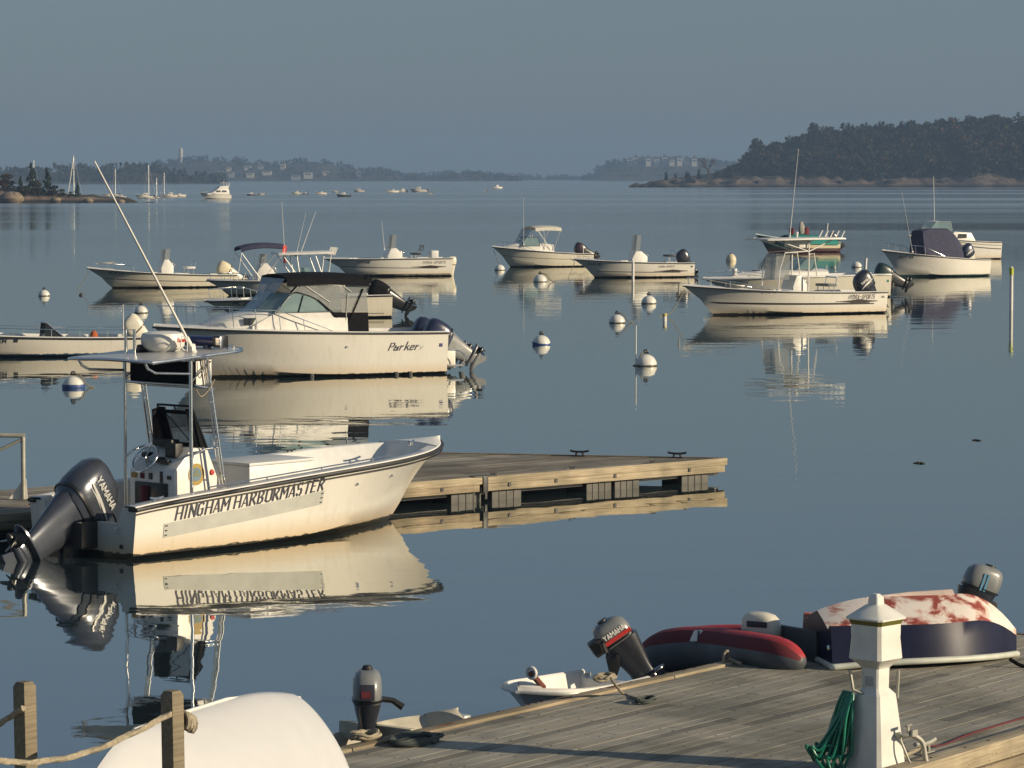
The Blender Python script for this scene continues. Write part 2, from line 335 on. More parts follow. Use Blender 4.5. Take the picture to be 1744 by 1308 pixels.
# ------------------------------------------------------------------ boats: shared builders (x forward, y to port, z up, waterline z = 0)
class Hull:
    def __init__(s, root, L, B, fs, fb, draft=0.28, rake=1.0, t0=0.42, p=2.4, cap=0.17, sole=0.28, deck_t=0.84, flare=0.9, bw=0.9, chine=0.06, chine_b=0.55,
                 notch=(0.40, 0.22), m=None, deck_m=None, sheer=2.0, aft_t=0.0, stern_w=0.90, camber=0.05, rail=True, rail_m=None, rail_r=0.028, name='hull'):
        s.root, s.Ln, s.B, s.fs, s.fb, s.draft, s.rake, s.t0, s.p, s.flare, s.bw, s.ch, s.chb, s.sheer, s.stern_w = root, L, B, fs, fb, draft, rake, t0, p, flare, bw, chine, chine_b, sheer, stern_w
        s.cap, s.sole, s.deck_t, s.camber = cap, sole, deck_t, camber
        m = m or M_HULL; deck_m = deck_m or M_DECK
        ts = [i / 16 * 0.6 for i in range(17)] + [0.6 + 0.4 * (1 - (1 - i / 18) ** 1.7) for i in range(1, 19)]
        vs = [0, 0.2, 0.4, 0.6, 0.8, 1.0]
        mb = MB(); mb.cur = 0
        full = []
        for t in ts:
            half = [s.keel(t), s.bottom(t, 0.5)] + [s.side(t, v) for v in vs]
            full.append([Vector((q.x, -q.y, q.z)) for q in half[:0:-1]] + half)
        mb.grid(full)
        # transom with motor cut-out: outer and inner skins
        nw, nd = notch
        def tr(x, inset):
            b = s.side(0, 1).y - inset; c = s.side(0, 0).y - inset; cols = []
            for y in [-b, -c, -nw - 0.08, -nw, 0, nw, nw + 0.08, c, b]:
                a = abs(y); top = fs - (nd if a <= nw + 1e-6 else 0)
                bot = s.ch + (fs - s.ch) * max(0, (a - c) / max(b - c, 1e-3)) if a >= c else -draft * (1 - a / c) + s.ch * a / c
                cols.append([Vector((x, y, bot)), Vector((x, y, min(0.5 * (bot + top), top))), Vector((x, y, top))])
            return cols
        o, i = tr(0.0, 0.0), tr(0.07, 0.03)
        mb.grid(o); mb.cur = 1; mb.grid([c[::-1] for c in i]); mb.grid([[a[2], b[2]] for a, b in zip(o, i)])
        # gunwale cap, inner wall, sole, foredeck
        ins = [t for t in ts if t <= deck_t + 1e-6]; fore = [t for t in ts if t >= max(ins) - 1e-6]
        for sg in (1, -1):
            rows = []
            for t in ins:
                q = s.side(t, 1); bi = max(0.02, q.y - cap)
                z0, fl = s.floor(t)
                rows.append([Vector((q.x, sg * (q.y - 0.004), q.z)), Vector((q.x, sg * (q.y - 0.02), q.z + 0.03)), Vector((q.x, sg * bi, q.z + 0.035)), Vector((q.x, sg * max(0.015, bi - 0.02), q.z + 0.02)),
                             Vector((fl.x, sg * max(0.01, min(bi - 0.05, fl.y - 0.05)), z0)), Vector((fl.x, 0, z0))])
            mb.grid(rows)
            rows = []
            for t in fore:
                q = s.side(t, 1); hw = q.y
                rows.append([Vector((q.x, sg * (q.y - 0.004), q.z)), Vector((q.x, sg * max(hw - 0.02, 0), q.z + 0.03))] + [Vector((q.x, sg * max(0, hw - 0.02) * k, q.z + 0.035 + camber * (1 - k * k))) for k in (0.9, 0.66, 0.33, 0.0)])
            mb.grid(rows)
            q = s.side(max(ins), 1)
            mb.grid([[Vector((q.x, sg * max(0, q.y - 0.02) * k, q.z + 0.035 + camber * (1 - k * k))) for k in (0.9, 0.66, 0.33, 0.0)], [Vector((s.floor(max(ins))[1].x, sg * max(0, min(q.y - cap - 0.05, s.floor(max(ins))[1].y - 0.05)) * k, s.floor(max(ins))[0])) for k in (1.0, 0.66, 0.33, 0.0)]])
            mb.cur = 1
        s.o = mb.build(name, [m, deck_m], root, smooth=40, merge=0.0015)
        if rail:
            pts = [s.side(t, 1) for t in ts]
            path = [Vector((q.x, q.y + 0.012, q.z - 0.012)) for q in pts[:-1]] + [Vector((L + 0.02, 0, fb - 0.012))] + [Vector((q.x, -q.y - 0.012, q.z - 0.012)) for q in pts[-2::-1]]
            path = [path[0] + Vector((-0.01, -0.14, 0))] + path + [path[-1] + Vector((-0.01, 0.14, 0))]
            one('rub_rail', lambda b: b.tube(path, rail_r, 6), rail_m or M_BLACK, root, smooth=60)
    def floor(s, t):
        b, zs, xs, c, zc, xc, zk, xk = s.sect(t); z0 = max(s.sole, zc + 0.18 * (zs - zc)); return z0, s.side(t, (z0 - zc) / (zs - zc))
    def w(s, t):
        u = max(0.0, (t - s.t0) / (1 - s.t0)); a = min(t / 0.45, 1.0)
        return (s.stern_w + (1 - s.stern_w) * math.sin(a * math.pi / 2)) * max(0.0, 1 - u ** s.p)
    def sect(s, t):
        u = max(0.0, (t - 0.25) / 0.75); f = t ** 4
        b = s.B / 2 * s.w(t); c = s.B / 2 * s.bw * (s.stern_w + (1 - s.stern_w) * min(t / 0.45, 1)) * max(0.0, 1 - u ** 1.9); c = min(c, b * 0.98)
        zs = s.fs + (s.fb - s.fs) * t ** s.sheer; zc = s.ch + (s.chb * s.fb - s.ch) * u ** 2.6
        zk = -s.draft * (1 - max(0, (t - 0.7) / 0.3) ** 2 * 0.8)
        return b, zs, s.Ln * t, c, zc, s.Ln * t - s.rake * 0.55 * f, zk, s.Ln * t - s.rake * 1.05 * f
    def side(s, t, v, lift=0.0, sg=1):
        b, zs, xs, c, zc, xc, zk, xk = s.sect(t); u = max(0.0, (t - 0.35) / 0.65)
        y = c + (b - c) * v ** (1 + s.flare * u * u)
        q = Vector((xc + (xs - xc) * v, y, zc + (zs - zc) * v))
        if lift:
            e = 0.004
            a = s.side(min(1, t + e), v) - s.side(max(0, t - e), v); d = s.side(t, min(1, v + e)) - s.side(t, max(0, v - e))
            n = a.cross(d); n = n.normalized() if n.length > 1e-9 else Vector((0, 1, 0))
            if n.y < 0: n = -n
            q = q + n * lift
        if sg < 0: q.y = -q.y
        return q
    def keel(s, t): q = s.sect(t); return Vector((q[7], 0, q[6]))
    def bottom(s, t, k):
        q = s.sect(t); return Vector((q[7] + (q[5] - q[7]) * k, q[3] * k, q[6] + (q[4] - q[6]) * (k * 0.92)))
    def place(s, x0, z0, sg, slope=0.0):
        """maps text running along the hull side (x0, z0 = start of the base line) onto the skin; reads left to right from outside"""
        def f(u, v, t):
            x = x0 + u * (-sg); z = z0 + v + slope * u
            tt = min(max(x / s.Ln, 0.0), 1.0)
            for _ in range(4):
                b, zs, xs, c, zc, xc, zk, xk = s.sect(tt); vv = min(max((z - zc) / (zs - zc), 0.0), 1.0)
                tt = min(max(tt + (x - (xc + (xs - xc) * vv)) / s.Ln, 0.0), 1.0)
            return s.side(tt, vv, 0.003 + t, sg)
        return f
    def band(s, name, x0, x1, zf, hf, m, sg=1, th=0.004, n=30, parent=None):
        """painted band along the side: zf(x) centre height, hf(x) half height"""
        f = s.place(0, 0, -1 if sg > 0 else 1); rows = []
        g = s.place(0, 0, sg); mb = MB(); k = -sg
        top, mid, bot = [], [], []
        for i in range(n + 1):
            x = x0 + (x1 - x0) * i / n; u = x * k
            top.append(g(u, zf(x) + hf(x), th)); bot.append(g(u, zf(x) - hf(x), th)); mid.append(g(u, zf(x), th))
        mb.grid([top, mid, bot])
        return mb.build(name, m, parent or s.o, smooth=60, merge=0)

def superring(cx, cy, z, lx, ly, n=20, e=3.2):
    out = []
    for j in range(n):
        a = 2 * math.pi * j / n; c, d = math.cos(a), math.sin(a)
        out.append(Vector((cx + lx / 2 * math.copysign(abs(c) ** (2 / e), c), cy + ly / 2 * math.copysign(abs(d) ** (2 / e), d), z)))
    return out
def outboard(root, loc, s=1.0, tilt=0.0, cowl=None, leg=None, yaw=0.0, text=None, text_m=None, prop=None, stripes=False, label=None, style=0, cover=None, name='outboard_motor'):
    """outboard motor hung on a transom: pivot at loc; cowling forward-top, leg, gear case with skeg, propeller, clamp bracket"""
    cowl = cowl or M_ENGDK; leg = leg or cowl; prop = prop or M_BLKPL
    mb = MB()
    # mid section: wide apron narrowing to the gear case
    mb.loft([superring(-0.34, 0, z, lx, ly, 16, 2.6) for z, lx, ly in ((0.16, 0.66, 0.38), (0.05, 0.62, 0.34), (-0.15, 0.54, 0.24), (-0.45, 0.42, 0.16), (-0.62, 0.38, 0.13))])
    mb.loft([superring(-0.40, 0, z, lx, ly, 16, 2.4) for z, lx, ly in ((-0.60, 0.50, 0.11), (-0.615, 0.66, 0.26), (-0.64, 0.66, 0.26), (-0.66, 0.46, 0.10))])
    mb.loft([superring(x, 0, z, lx, ly, 14, 2.0) for x, z, lx, ly in ((-0.36, -0.65, 0.34, 0.08), (-0.36, -0.76, 0.34, 0.07))])
    ring = lambda x, r: [Vector((x, r * math.cos(a * math.pi / 7), -0.80 + r * math.sin(a * math.pi / 7))) for a in range(14)]
    mb.loft([ring(x, r) for x, r in ((-0.02, 0.012), (-0.06, 0.05), (-0.16, 0.075), (-0.40, 0.075), (-0.56, 0.055))])
    mb.prism([(-0.20, -0.85), (-0.50, -0.85), (-0.56, -1.02), (-0.44, -1.03)], lambda u, v, t: Vector((u, t, v)), -0.012, 0.012)
    mb.v = [tuple(q * s for q in v) for v in mb.v]
    o = mb.build(name, leg, root, loc=loc, rot=(0, R(tilt), yaw), smooth=40)
    if label: o['label'] = label
    # cowling: lower pan + domed hood leaning aft
    mb = MB()
    if style == 0: prof = ((0.12, -0.33, 0.58, 0.40), (0.20, -0.33, 0.74, 0.47), (0.34, -0.34, 0.80, 0.50), (0.52, -0.36, 0.78, 0.49), (0.68, -0.39, 0.70, 0.45), (0.78, -0.42, 0.56, 0.38), (0.83, -0.44, 0.34, 0.24))
    else: prof = ((0.10, -0.30, 0.42, 0.30), (0.18, -0.30, 0.60, 0.38), (0.34, -0.30, 0.64, 0.40), (0.48, -0.29, 0.60, 0.38), (0.56, -0.27, 0.48, 0.32), (0.60, -0.25, 0.28, 0.2))
    mb.loft([superring(x, 0, z, lx, ly, 24, 3.0) for z, x, lx, ly in prof]); mb.v = [tuple(q * s for q in v) for v in mb.v]
    c = mb.build('cowling', cover or cowl, o, smooth=50)
    mb = MB()
    z0 = prof[1][0]
    mb.loft([superring(prof[1][1], 0, z0 + dz, prof[1][2] + g, prof[1][3] + g, 24, 3.0) for dz, g in ((0.0, 0.0), (0.0, 0.035), (0.035, 0.045), (0.035, 0.0))], caps=False); mb.v = [tuple(q * s for q in v) for v in mb.v]
    mb.build('cowling_seam', M_BLKPL, o, smooth=40)
    mb = MB()
    for k in range(3):
        a0 = k * 2 * math.pi / 3; rows = []
        for i in range(5):
            r = 0.05 + 0.13 * i / 4; wv = 0.05 + 0.09 * math.sin(math.pi * min(1, 0.25 + i / 5))
            rows.append([Vector((-0.60 + (j - 1) * wv * 0.45, r * math.cos(a0 + (j - 1) * wv / r * 0.9), -0.80 + r * math.sin(a0 + (j - 1) * wv / r * 0.9))) for j in range(3)])
        mb.sheet(rows, 0.01)
    mb.loft([[Vector((x, r * math.cos(a * math.pi / 6), -0.80 + r * math.sin(a * math.pi / 6))) for a in range(12)] for x, r in ((-0.53, 0.055), (-0.68, 0.045), (-0.72, 0.02))])
    mb.v = [tuple(q * s for q in v) for v in mb.v]
    mb.build('propeller', prop, o, smooth=40)
    mb = MB()
    for sg in (1, -1):
        mb.prism([(-0.16, 0.10), (0.05, 0.08), (0.05, 0.0), (-0.02, -0.30), (-0.10, -0.34), (-0.18, -0.10)], lambda u, v, t: Vector((u, sg * 0.11 + t, v)), -0.02, 0.02)
    mb.tube([(-0.10, -0.17, 0.06), (-0.10, 0.17, 0.06)], 0.035, 10); mb.box((-0.09, 0, -0.12), (0.12, 0.20, 0.22))
    mb.v = [tuple(q * s for q in v) for v in mb.v]
    mb.build('clamp_bracket', M_BLKPL, root, loc=loc, rot=(0, 0, yaw), bevel=0.006)
    if text:
        for sg in (1, -1):
            wd = 0.44 * s; x0 = (-0.58 if sg < 0 else -0.14) * s
            yy = 0.252 if style == 0 else 0.205
            lettering('lettering', text, 0.085 * s, flat_place((x0, sg * yy * s, 0.50 * s if style == 0 else 0.30 * s), (-sg, 0, 0), (0, 0, 1), (0, sg, 0)), text_m or M_SILV, c, fit=wd, bold=0.2, gap=0.25, th=0.006)
    if stripes:
        for sg in (1, -1):
            for (xa, za, xb, zb, wd) in ((-0.62, 0.43, -0.02, 0.36, 0.022), (-0.55, 0.38, -0.25, 0.36, 0.010)):
                mb = MB(); top, bot = [], []
                for i in range(13):
                    f = i / 12; x = xa + (xb - xa) * f; z = za + (zb - za) * f + 0.02 * math.sin(f * 3); h = wd * math.sin(math.pi * (0.08 + 0.9 * f)) 
                    y = sg * 0.2525 * (1 - 0.10 * max(0, abs(x + 0.34) / 0.36) ** 5)
                    top.append(Vector((x, y, z + h)) * s); bot.append(Vector((x, y, z - h)) * s)
                mb.sheet([top, bot] if sg < 0 else [bot, top], 0.004)
                mb.build('stripe', M_SILV, c, smooth=0)
    return o
def rail(root, top, posts, r=0.014, m=None, name='bow_rail', mid=None):
    mb = MB(); mb.tube(top, r, 6)
    for a, b in posts: mb.tube([a, b], r * 0.9, 6)
    if mid: mb.tube(mid, r * 0.7, 6)
    return mb.build(name, m or M_CHROME, root, smooth=60)
def bow_rail(root, H, t0, t1, h, n=4, both=True, inset=0.08, r=0.014, fall=0.5, m=None):
    """pulpit: rail along both gunwales meeting round the stem, standing on stanchions"""
    def pt(t, sg, hh):
        q = H.side(t, 1); y = max(0.0, q.y - inset); return Vector((min(q.x, H.Ln - 0.10), sg * y, q.z + 0.03 + hh))
    ts = [t0 + (t1 - t0) * i / 14 for i in range(15)]
    hh = lambda t: h * min(1, 0.02 + (t - t0) / (t1 - t0) / fall)
    path = [pt(t, 1, hh(t)) for t in ts] + [pt(t, -1, hh(t)) for t in ts[::-1]]
    posts = []
    for i in range(1, n + 1):
        t = t0 + (t1 - t0) * (i / n) ** 0.85 * 0.98
        for sg in (1, -1): 
            a = pt(t, sg, 0); b = pt(t, sg, hh(t)); a.x -= 0.10 * h; posts.append((a, b))
    return rail(root, path, posts, r, m)
def antenna(root, base, tip, r=0.012, m=None):
    b, t = Vector(base), Vector(tip); mb = MB()
    mb.tube([b, b + (t - b) * 0.06, b + (t - b) * 0.061, t], [r * 1.7, r * 1.7, r, r * 0.55], 6)
    mb.box(b, (0.07, 0.07, 0.06))
    return mb.build('antenna', m or M_WHITE, root, smooth=60)
def console(root, x, w, d, z0, h, ws_h=0.45, slope=0.14, m=None, ws_m=None, wheel=True, name='console'):
    """centre console: sloping dash, raked windshield, steering wheel; x = aft face"""
    mb = MB()
    prof = [(0, 0), (d, 0), (d + 0.06, h * 0.62), (d * 0.82, h), (d * 0.45, h + 0.02), (slope * 0.6, h * 0.80), (0, h * 0.72)]
    mb.prism([(x + u, z0 + v) for u, v in prof], lambda u, v, t: Vector((u, t, v)), -w / 2, w / 2)
    o = mb.build(name, m or M_WHITE, root, bevel=0.03)
    if ws_h:
        rows = []
        for f in (0, 0.5, 1.0):
            zz = z0 + h + ws_h * f; xx = x + d * 0.90 - 0.14 * f * ws_h; ww = w / 2 * (0.80 - 0.10 * f)
            rows.append([Vector((xx - 0.30, -ww, zz - 0.02)), Vector((xx - 0.08, -ww * 0.97, zz)), Vector((xx, -ww * 0.6, zz)), Vector((xx, ww * 0.6, zz)), Vector((xx - 0.08, ww * 0.97, zz)), Vector((xx - 0.30, ww, zz - 0.02))])
        one('windshield', lambda b: b.sheet(rows, 0.008), ws_m or M_VINYL, o, smooth=50)
    if wheel:
        c = Vector((x - 0.10, 0, z0 + h * 0.80)); mb = MB(); ax = Vector((0.75, 0, -0.66)); sd = Vector((0, 1, 0)); up = ax.cross(sd)
        mb.tube([c + (sd * math.cos(a * math.pi / 10) + up * math.sin(a * math.pi / 10)) * 0.19 for a in range(20)], 0.013, 6, closed=True)
        for a in (0.3, 2.4, 4.5): mb.tube([c, c + (sd * math.cos(a) + up * math.sin(a)) * 0.19], 0.010, 5)
        mb.tube([c, c + ax * 0.16], 0.022, 6)
        mb.build('steering_wheel', M_CHROME, o, smooth=60)
    return o
def leaning_post(root, x, w, z0, h, m=None, back=True):
    mb = MB(); mb.box((x, 0, z0 + h), (0.40, w, 0.10)); o = mb.build('seat', m or M_WHITE, root, bevel=0.025)
    mb = MB()
    for sg in (1, -1):
        mb.tube([(x - 0.14, sg * w * 0.45, z0), (x - 0.12, sg * w * 0.42, z0 + h)], 0.02, 6); mb.tube([(x + 0.14, sg * w * 0.45, z0), (x + 0.12, sg * w * 0.42, z0 + h)], 0.02, 6)
        if back: mb.tube([(x - 0.18, sg * w * 0.40, z0 + h), (x - 0.24, sg * w * 0.40, z0 + h + 0.30)], 0.016, 6)
    if back: mb.tube([(x - 0.24, -w * 0.42, z0 + h + 0.30), (x - 0.24, w * 0.42, z0 + h + 0.30)], 0.03, 8)
    mb.build('seat_frame', M_CHROME, root, smooth=60)
    return o
def cleat(root, loc, s=1.0, m=None, name='cleat', yaw=0):
    mb = MB(); mb.tube(bez([(-0.13, 0, 0.075), (-0.05, 0, 0.062), (0.05, 0, 0.062), (0.13, 0, 0.075)], 4), 0.016, 6)
    for x in (-0.04, 0.04): mb.tube([(x * 1.3, 0, 0), (x, 0, 0.06)], 0.015, 6)
    mb.box((0, 0, 0.006), (0.16, 0.055, 0.012)); mb.v = [tuple(q * s for q in v) for v in mb.v]
    return mb.build(name, m or M_GALV, root, loc=loc, rot=(0, 0, yaw), smooth=50)
def locate(px, py, heading, B, stern_side, k=0.93):
    """root (stern centre on the waterline) from the pixel where the near stern corner meets the water; stern_side +1: port corner is the near one"""
    c = P(px, py); n = Vector((-math.sin(heading), math.cos(heading), 0)) * (B / 2 * k)
    return c - n * stern_side
def length_to(o, rz, px_bow, zb):
    f = Frame(o, rz); a, b = 1.0, 25.0
    s = 1 if f.proj_x(10, 0, zb) > f.proj_x(1, 0, zb) else -1
    for _ in range(50):
        c = (a + b) / 2
        if (f.proj_x(c, 0, zb) - px_bow) * s < 0: a = c
        else: b = c
    return (a + b) / 2
# ------------------------------------------------------------------ islands, far shore, far boats
rng = random.Random(11)
def foliage_mat(name, a, b_, rough=0.8):
    if name in MATS: return MATS[name]
    m, t, b = nodes_of(name); N = t.nodes.new; Lk = t.links.new
    tc = N('ShaderNodeTexCoord'); n = N('ShaderNodeTexNoise'); n.inputs['Scale'].default_value = 0.16; n.inputs['Detail'].default_value = 5; Lk(tc.outputs['Object'], n.inputs['Vector'])
    cr = N('ShaderNodeValToRGB'); cr.color_ramp.elements[0].position = 0.36; cr.color_ramp.elements[1].position = 0.66; cr.color_ramp.elements[0].color = (*a, 1); cr.color_ramp.elements[1].color = (*b_, 1)
    Lk(n.outputs['Fac'], cr.inputs['Fac']); Lk(cr.outputs['Color'], b.inputs['Base Color']); b.inputs['Roughness'].default_value = rough; b.inputs['Specular IOR Level'].default_value = 0.15
    MATS[name] = m; return m
M_LEAF = foliage_mat('dark_oak_leaves', (0.011, 0.013, 0.006), (0.031, 0.034, 0.014))
M_LEAF2 = foliage_mat('olive_leaves', (0.022, 0.018, 0.007), (0.062, 0.048, 0.018))
M_RUSSET = foliage_mat('russet_leaves', (0.042, 0.022, 0.011), (0.095, 0.045, 0.024))
M_PINE = foliage_mat('cedar_needles', (0.012, 0.024, 0.014), (0.034, 0.050, 0.024))
M_BARK = mat('bark', (0.06, 0.05, 0.04), 0.9, var=0.2)
M_SCRUB = foliage_mat('scrub_ground', (0.030, 0.030, 0.014), (0.085, 0.070, 0.036))
def rock_mat(name, a, b_, wet_z):
    m, t, b = nodes_of(name); N = t.nodes.new; Lk = t.links.new
    tc = N('ShaderNodeTexCoord'); n = N('ShaderNodeTexNoise'); n.inputs['Scale'].default_value = 0.35; n.inputs['Detail'].default_value = 8; n.inputs['Roughness'].default_value = 0.65; Lk(tc.outputs['Object'], n.inputs['Vector'])
    cr = N('ShaderNodeValToRGB'); cr.color_ramp.elements[0].position = 0.35; cr.color_ramp.elements[1].position = 0.65; cr.color_ramp.elements[0].color = (*a, 1); cr.color_ramp.elements[1].color = (*b_, 1); Lk(n.outputs['Fac'], cr.inputs['Fac'])
    sp = N('ShaderNodeSeparateXYZ'); Lk(tc.outputs['Object'], sp.inputs[0]); ad = N('ShaderNodeMath'); ad.operation = 'MULTIPLY_ADD'; Lk(n.outputs['Fac'], ad.inputs[0]); ad.inputs[1].default_value = -0.8; Lk(sp.outputs[2], ad.inputs[2])
    mr = N('ShaderNodeMapRange'); Lk(ad.outputs[0], mr.inputs[0]); mr.inputs[1].default_value = wet_z - 0.4; mr.inputs[2].default_value = wet_z
    mx = N('ShaderNodeMixRGB'); Lk(mr.outputs[0], mx.inputs[0]); mx.inputs[1].default_value = (0.018, 0.017, 0.013, 1); Lk(cr.outputs['Color'], mx.inputs[2])   # dark weed below the tide line
    Lk(mx.outputs[0], b.inputs['Base Color']); b.inputs['Roughness'].default_value = 0.85
    bp = N('ShaderNodeBump'); bp.inputs['Strength'].default_value = 0.8; bp.inputs['Distance'].default_value = 0.6; Lk(n.outputs['Fac'], bp.inputs['Height']); Lk(bp.outputs[0], b.inputs['Normal'])
    return m
def leaf_cloud(mb, c, rad, n, size, r):
    c = Vector(c)
    for _ in range(n):
        while True:
            q = Vector((r.uniform(-1, 1), r.uniform(-1, 1), r.uniform(-1, 1)))
            if 0.25 < q.length < 1: break
        q = q * (0.75 + 0.25 * r.random())
        p_ = c + Vector((q.x * rad[0], q.y * rad[1], q.z * rad[2]))
        a = Vector((r.gauss(0, 1), r.gauss(0, 1), r.gauss(0, 1))).normalized(); b = a.orthogonal().normalized(); s = size * r.uniform(0.6, 1.25)
        e = a.cross(b)
        mb._add([p_ - b * s * 0.5 - e * s * 0.35, p_ + b * s * 0.45 - e * s * 0.4, p_ + b * s * 0.5 + e * s * 0.35, p_ - b * s * 0.4 + e * s * 0.45], [(0, 1, 2, 3)])
def crown(mb, c, h, w, r, n=240, size=0.9, kind='round'):
    """crown of leaf clumps about base point c"""
    c = Vector(c)
    if kind == 'cone':
        for i in range(7):
            f = i / 6; leaf_cloud(mb, c + Vector((r.gauss(0, 0.08) * w, r.gauss(0, 0.08) * w, h * (0.14 + 0.80 * f))), (w * 0.5 * (1.05 - f * 0.95), w * 0.5 * (1.05 - f * 0.95), h * 0.13), int(n / 7 * (1.5 - f)), size, r)
    else:
        k = r.randint(8, 11)
        for i in range(k):
            a = r.uniform(0, 6.28); d = w * 0.33 * math.sqrt(r.random()); z = h * r.uniform(0.22, 0.84)
            d *= 1.15 - 0.6 * z / h
            leaf_cloud(mb, c + Vector((d * math.cos(a), d * math.sin(a), z)), (w * r.uniform(0.22, 0.32), w * r.uniform(0.22, 0.32), h * r.uniform(0.13, 0.20)), n // k, size, r)
def tree_proto(name, m, h, w, seed, kind='round', n=620, size=1.0):
    r = random.Random(seed); root = bpy.data.objects.new(name, None); S.collection.objects.link(root)
    mb = MB(); crown(mb, (0, 0, 0), h, w, r, n, size, kind); mb.build('crown', m, root, smooth=0, merge=0)
    mb = MB(); mb.tube([(0, 0, -1.0), (0.1, 0, h * 0.3), (0, 0.1, h * 0.75)], [h * 0.022, h * 0.016, h * 0.006], 6)
    for k in range(4):
        a = k * 1.7 + seed; mb.tube([(0.05, 0, h * (0.28 + 0.09 * k)), (w * 0.28 * math.cos(a), w * 0.28 * math.sin(a), h * (0.48 + 0.09 * k))], [h * 0.010, h * 0.004], 5)
    mb.build('trunk', M_BARK, root)
    return root
def smooth_prof(pts):
    xs, ys = zip(*pts)
    return lambda x: float(np.interp(x, xs, ys))
def nz(x, y, s, seed=0):                      # cheap smooth noise
    return (math.sin(x * 1.3 / s + seed) + math.sin(y * 1.7 / s + seed * 2.1 + 1.3 * math.sin(x / s * 0.7)) + math.sin((x + y) * 2.3 / s + seed * 0.7) * 0.6) / 2.6

# ---- wooded island on the right
YI = 1600.0; KI = FPX / YI
M_ROCK_R = rock_mat('island_rock', (0.05, 0.038, 0.030), (0.17, 0.122, 0.092), 1.1)
ground_px = smooth_prof([(1070, 319), (1085, 316), (1110, 312), (1135, 306), (1200, 299), (1235, 294), (1270, 281), (1300, 274), (1350, 266), (1390, 254), (1440, 241), (1500, 233), (1600, 227), (1690, 219), (1744, 217), (1900, 230), (2100, 300), (2160, 319)])
def isl_h(x, v):                              # v: 0 at the shore .. 1 crest .. 2 back shore
    px = 872 + x * KI; hc = (HY - ground_px(px)) / KI + 5.2; hc = max(hc, 0.0)
    shore = min(hc, 3.4 + 1.2 * nz(x, 0, 14, 2) + 0.6 * nz(x, 3, 5, 5))
    if v < 0.06: return -0.8 + (shore + 0.8) * (v / 0.06) ** 0.7
    f = (v - 0.06) / 0.94 if v <= 1 else 1 - (v - 1)
    return shore + (hc - shore) * (math.sin(min(f, 1) * math.pi / 2) if f > 0 else 0) + 0.35 * nz(x, v * 130, 6, 1) * (v < 1.9) + (1.9 * max(0, nz(x, v * 90, 2.1, 9)) - 0.7 * max(0, nz(x, v * 50, 3.3, 4)) if 0.01 < v < 0.11 else 0) - (0.8 * (v > 1.95))
mb = MB(); rows = []
xs = [57 + i * 0.9 for i in range(347)]; vsr = [0, 0.012, 0.03, 0.045, 0.06, 0.075, 0.10, 0.15, 0.22, 0.32, 0.45, 0.6, 0.8, 1.0, 1.3, 1.6, 1.9, 2.0]
def isl_y(x, v): return YI + 7 * nz(x, 0, 25, 4) + 2.0 * nz(x, v * 40, 4, 7) + min(120.0, 6 + (x - 57) * 1.8) * v * (0.5 if v > 1 else 1) + (min(120.0, 6 + (x - 57) * 1.8) * 0.5 if v > 1 else 0)
for x in xs: rows.append([Vector((x, isl_y(x, v), isl_h(x, v))) for v in vsr])
mb.grid(rows)
for i, f in enumerate(mb.f): mb.m[i] = 0 if (i % (len(vsr) - 1)) < 6 else 1
tag(mb.build('island_terrain', [M_ROCK_R, M_SCRUB], smooth=60, merge=0), kind='structure')
def on_island(px, v): x = (px - 872) / KI; x = x * (isl_y(x, v) / YI); return Vector((x, isl_y(x, v), isl_h(x, v)))
# boulders along its tip
for i, (px, v, s) in enumerate(((1082, 0.05, 1.5), (1088, 0.05, 1.1), (1098, 0.04, 1.6), (1118, 0.05, 2.2), (1150, 0.05, 2.4), (1178, 0.06, 2.6), (1212, 0.05, 2.0), (1245, 0.06, 2.6), (1290, 0.05, 2.2), (1352, 0.05, 2.4), (1430, 0.06, 2.6), (1515, 0.05, 3.0), (1600, 0.05, 2.4))):
    q = on_island(px, v); r_ = random.Random(i); mb = MB(); rings = []
    for k in range(6):
        a = math.pi * k / 5; rings.append([Vector((s * math.sin(a) * math.cos(t * 0.785) * r_.uniform(0.8, 1.25), s * 0.8 * math.sin(a) * math.sin(t * 0.785) * r_.uniform(0.8, 1.2), -s * 0.55 * math.cos(a))) for t in range(8)])
    mb.loft(rings); o = mb.build('boulder', M_ROCK_R, smooth=25, loc=(q.x, q.y - 0.5, max(q.z - 0.3, 0.1)))
    tag(o, 'brown shoreline boulder half sunk at the foot of the wooded island on the right', 'boulder', 'boulders along the wooded island shore')
# the wood itself reads as one mass
mb = MB(); r_ = random.Random(5); mats_w = [M_LEAF, M_LEAF2, M_RUSSET, M_PINE]
for i in range(520):
    px = r_.uniform(1296, 1990) if i > 60 else r_.uniform(1235, 1420); v = r_.choice((0.12, 0.2, 0.3, 0.42, 0.55, 0.7, 0.85, 1.0, 1.0)) + r_.uniform(-0.04, 0.04)
    if px < 1400 and v < 0.2: v += 0.15
    q = on_island(px, v); mb.cur = r_.choices((0, 1, 2, 3), (54, 32, 5, 9))[0]
    h = r_.uniform(7.5, 12.5); h *= min(1.0, max(0.35, (px - 1180) / 150)); crown(mb, q - Vector((0, 0, 1.8)), h, h * r_.uniform(0.9, 1.2), r_, 150, 1.35)
tag(mb.build('wood', mats_w, smooth=0, merge=0), 'dense dark green wood covering the island on the right', 'wood', kind='stuff')
protos = [tree_proto('oak_tree', M_LEAF, 11.5, 10.5, 1), tree_proto('oak_tree', M_LEAF2, 11, 10, 2), tree_proto('maple_tree', M_RUSSET, 9, 8, 3), tree_proto('cedar_tree', M_PINE, 8, 4.2, 4, 'cone')]
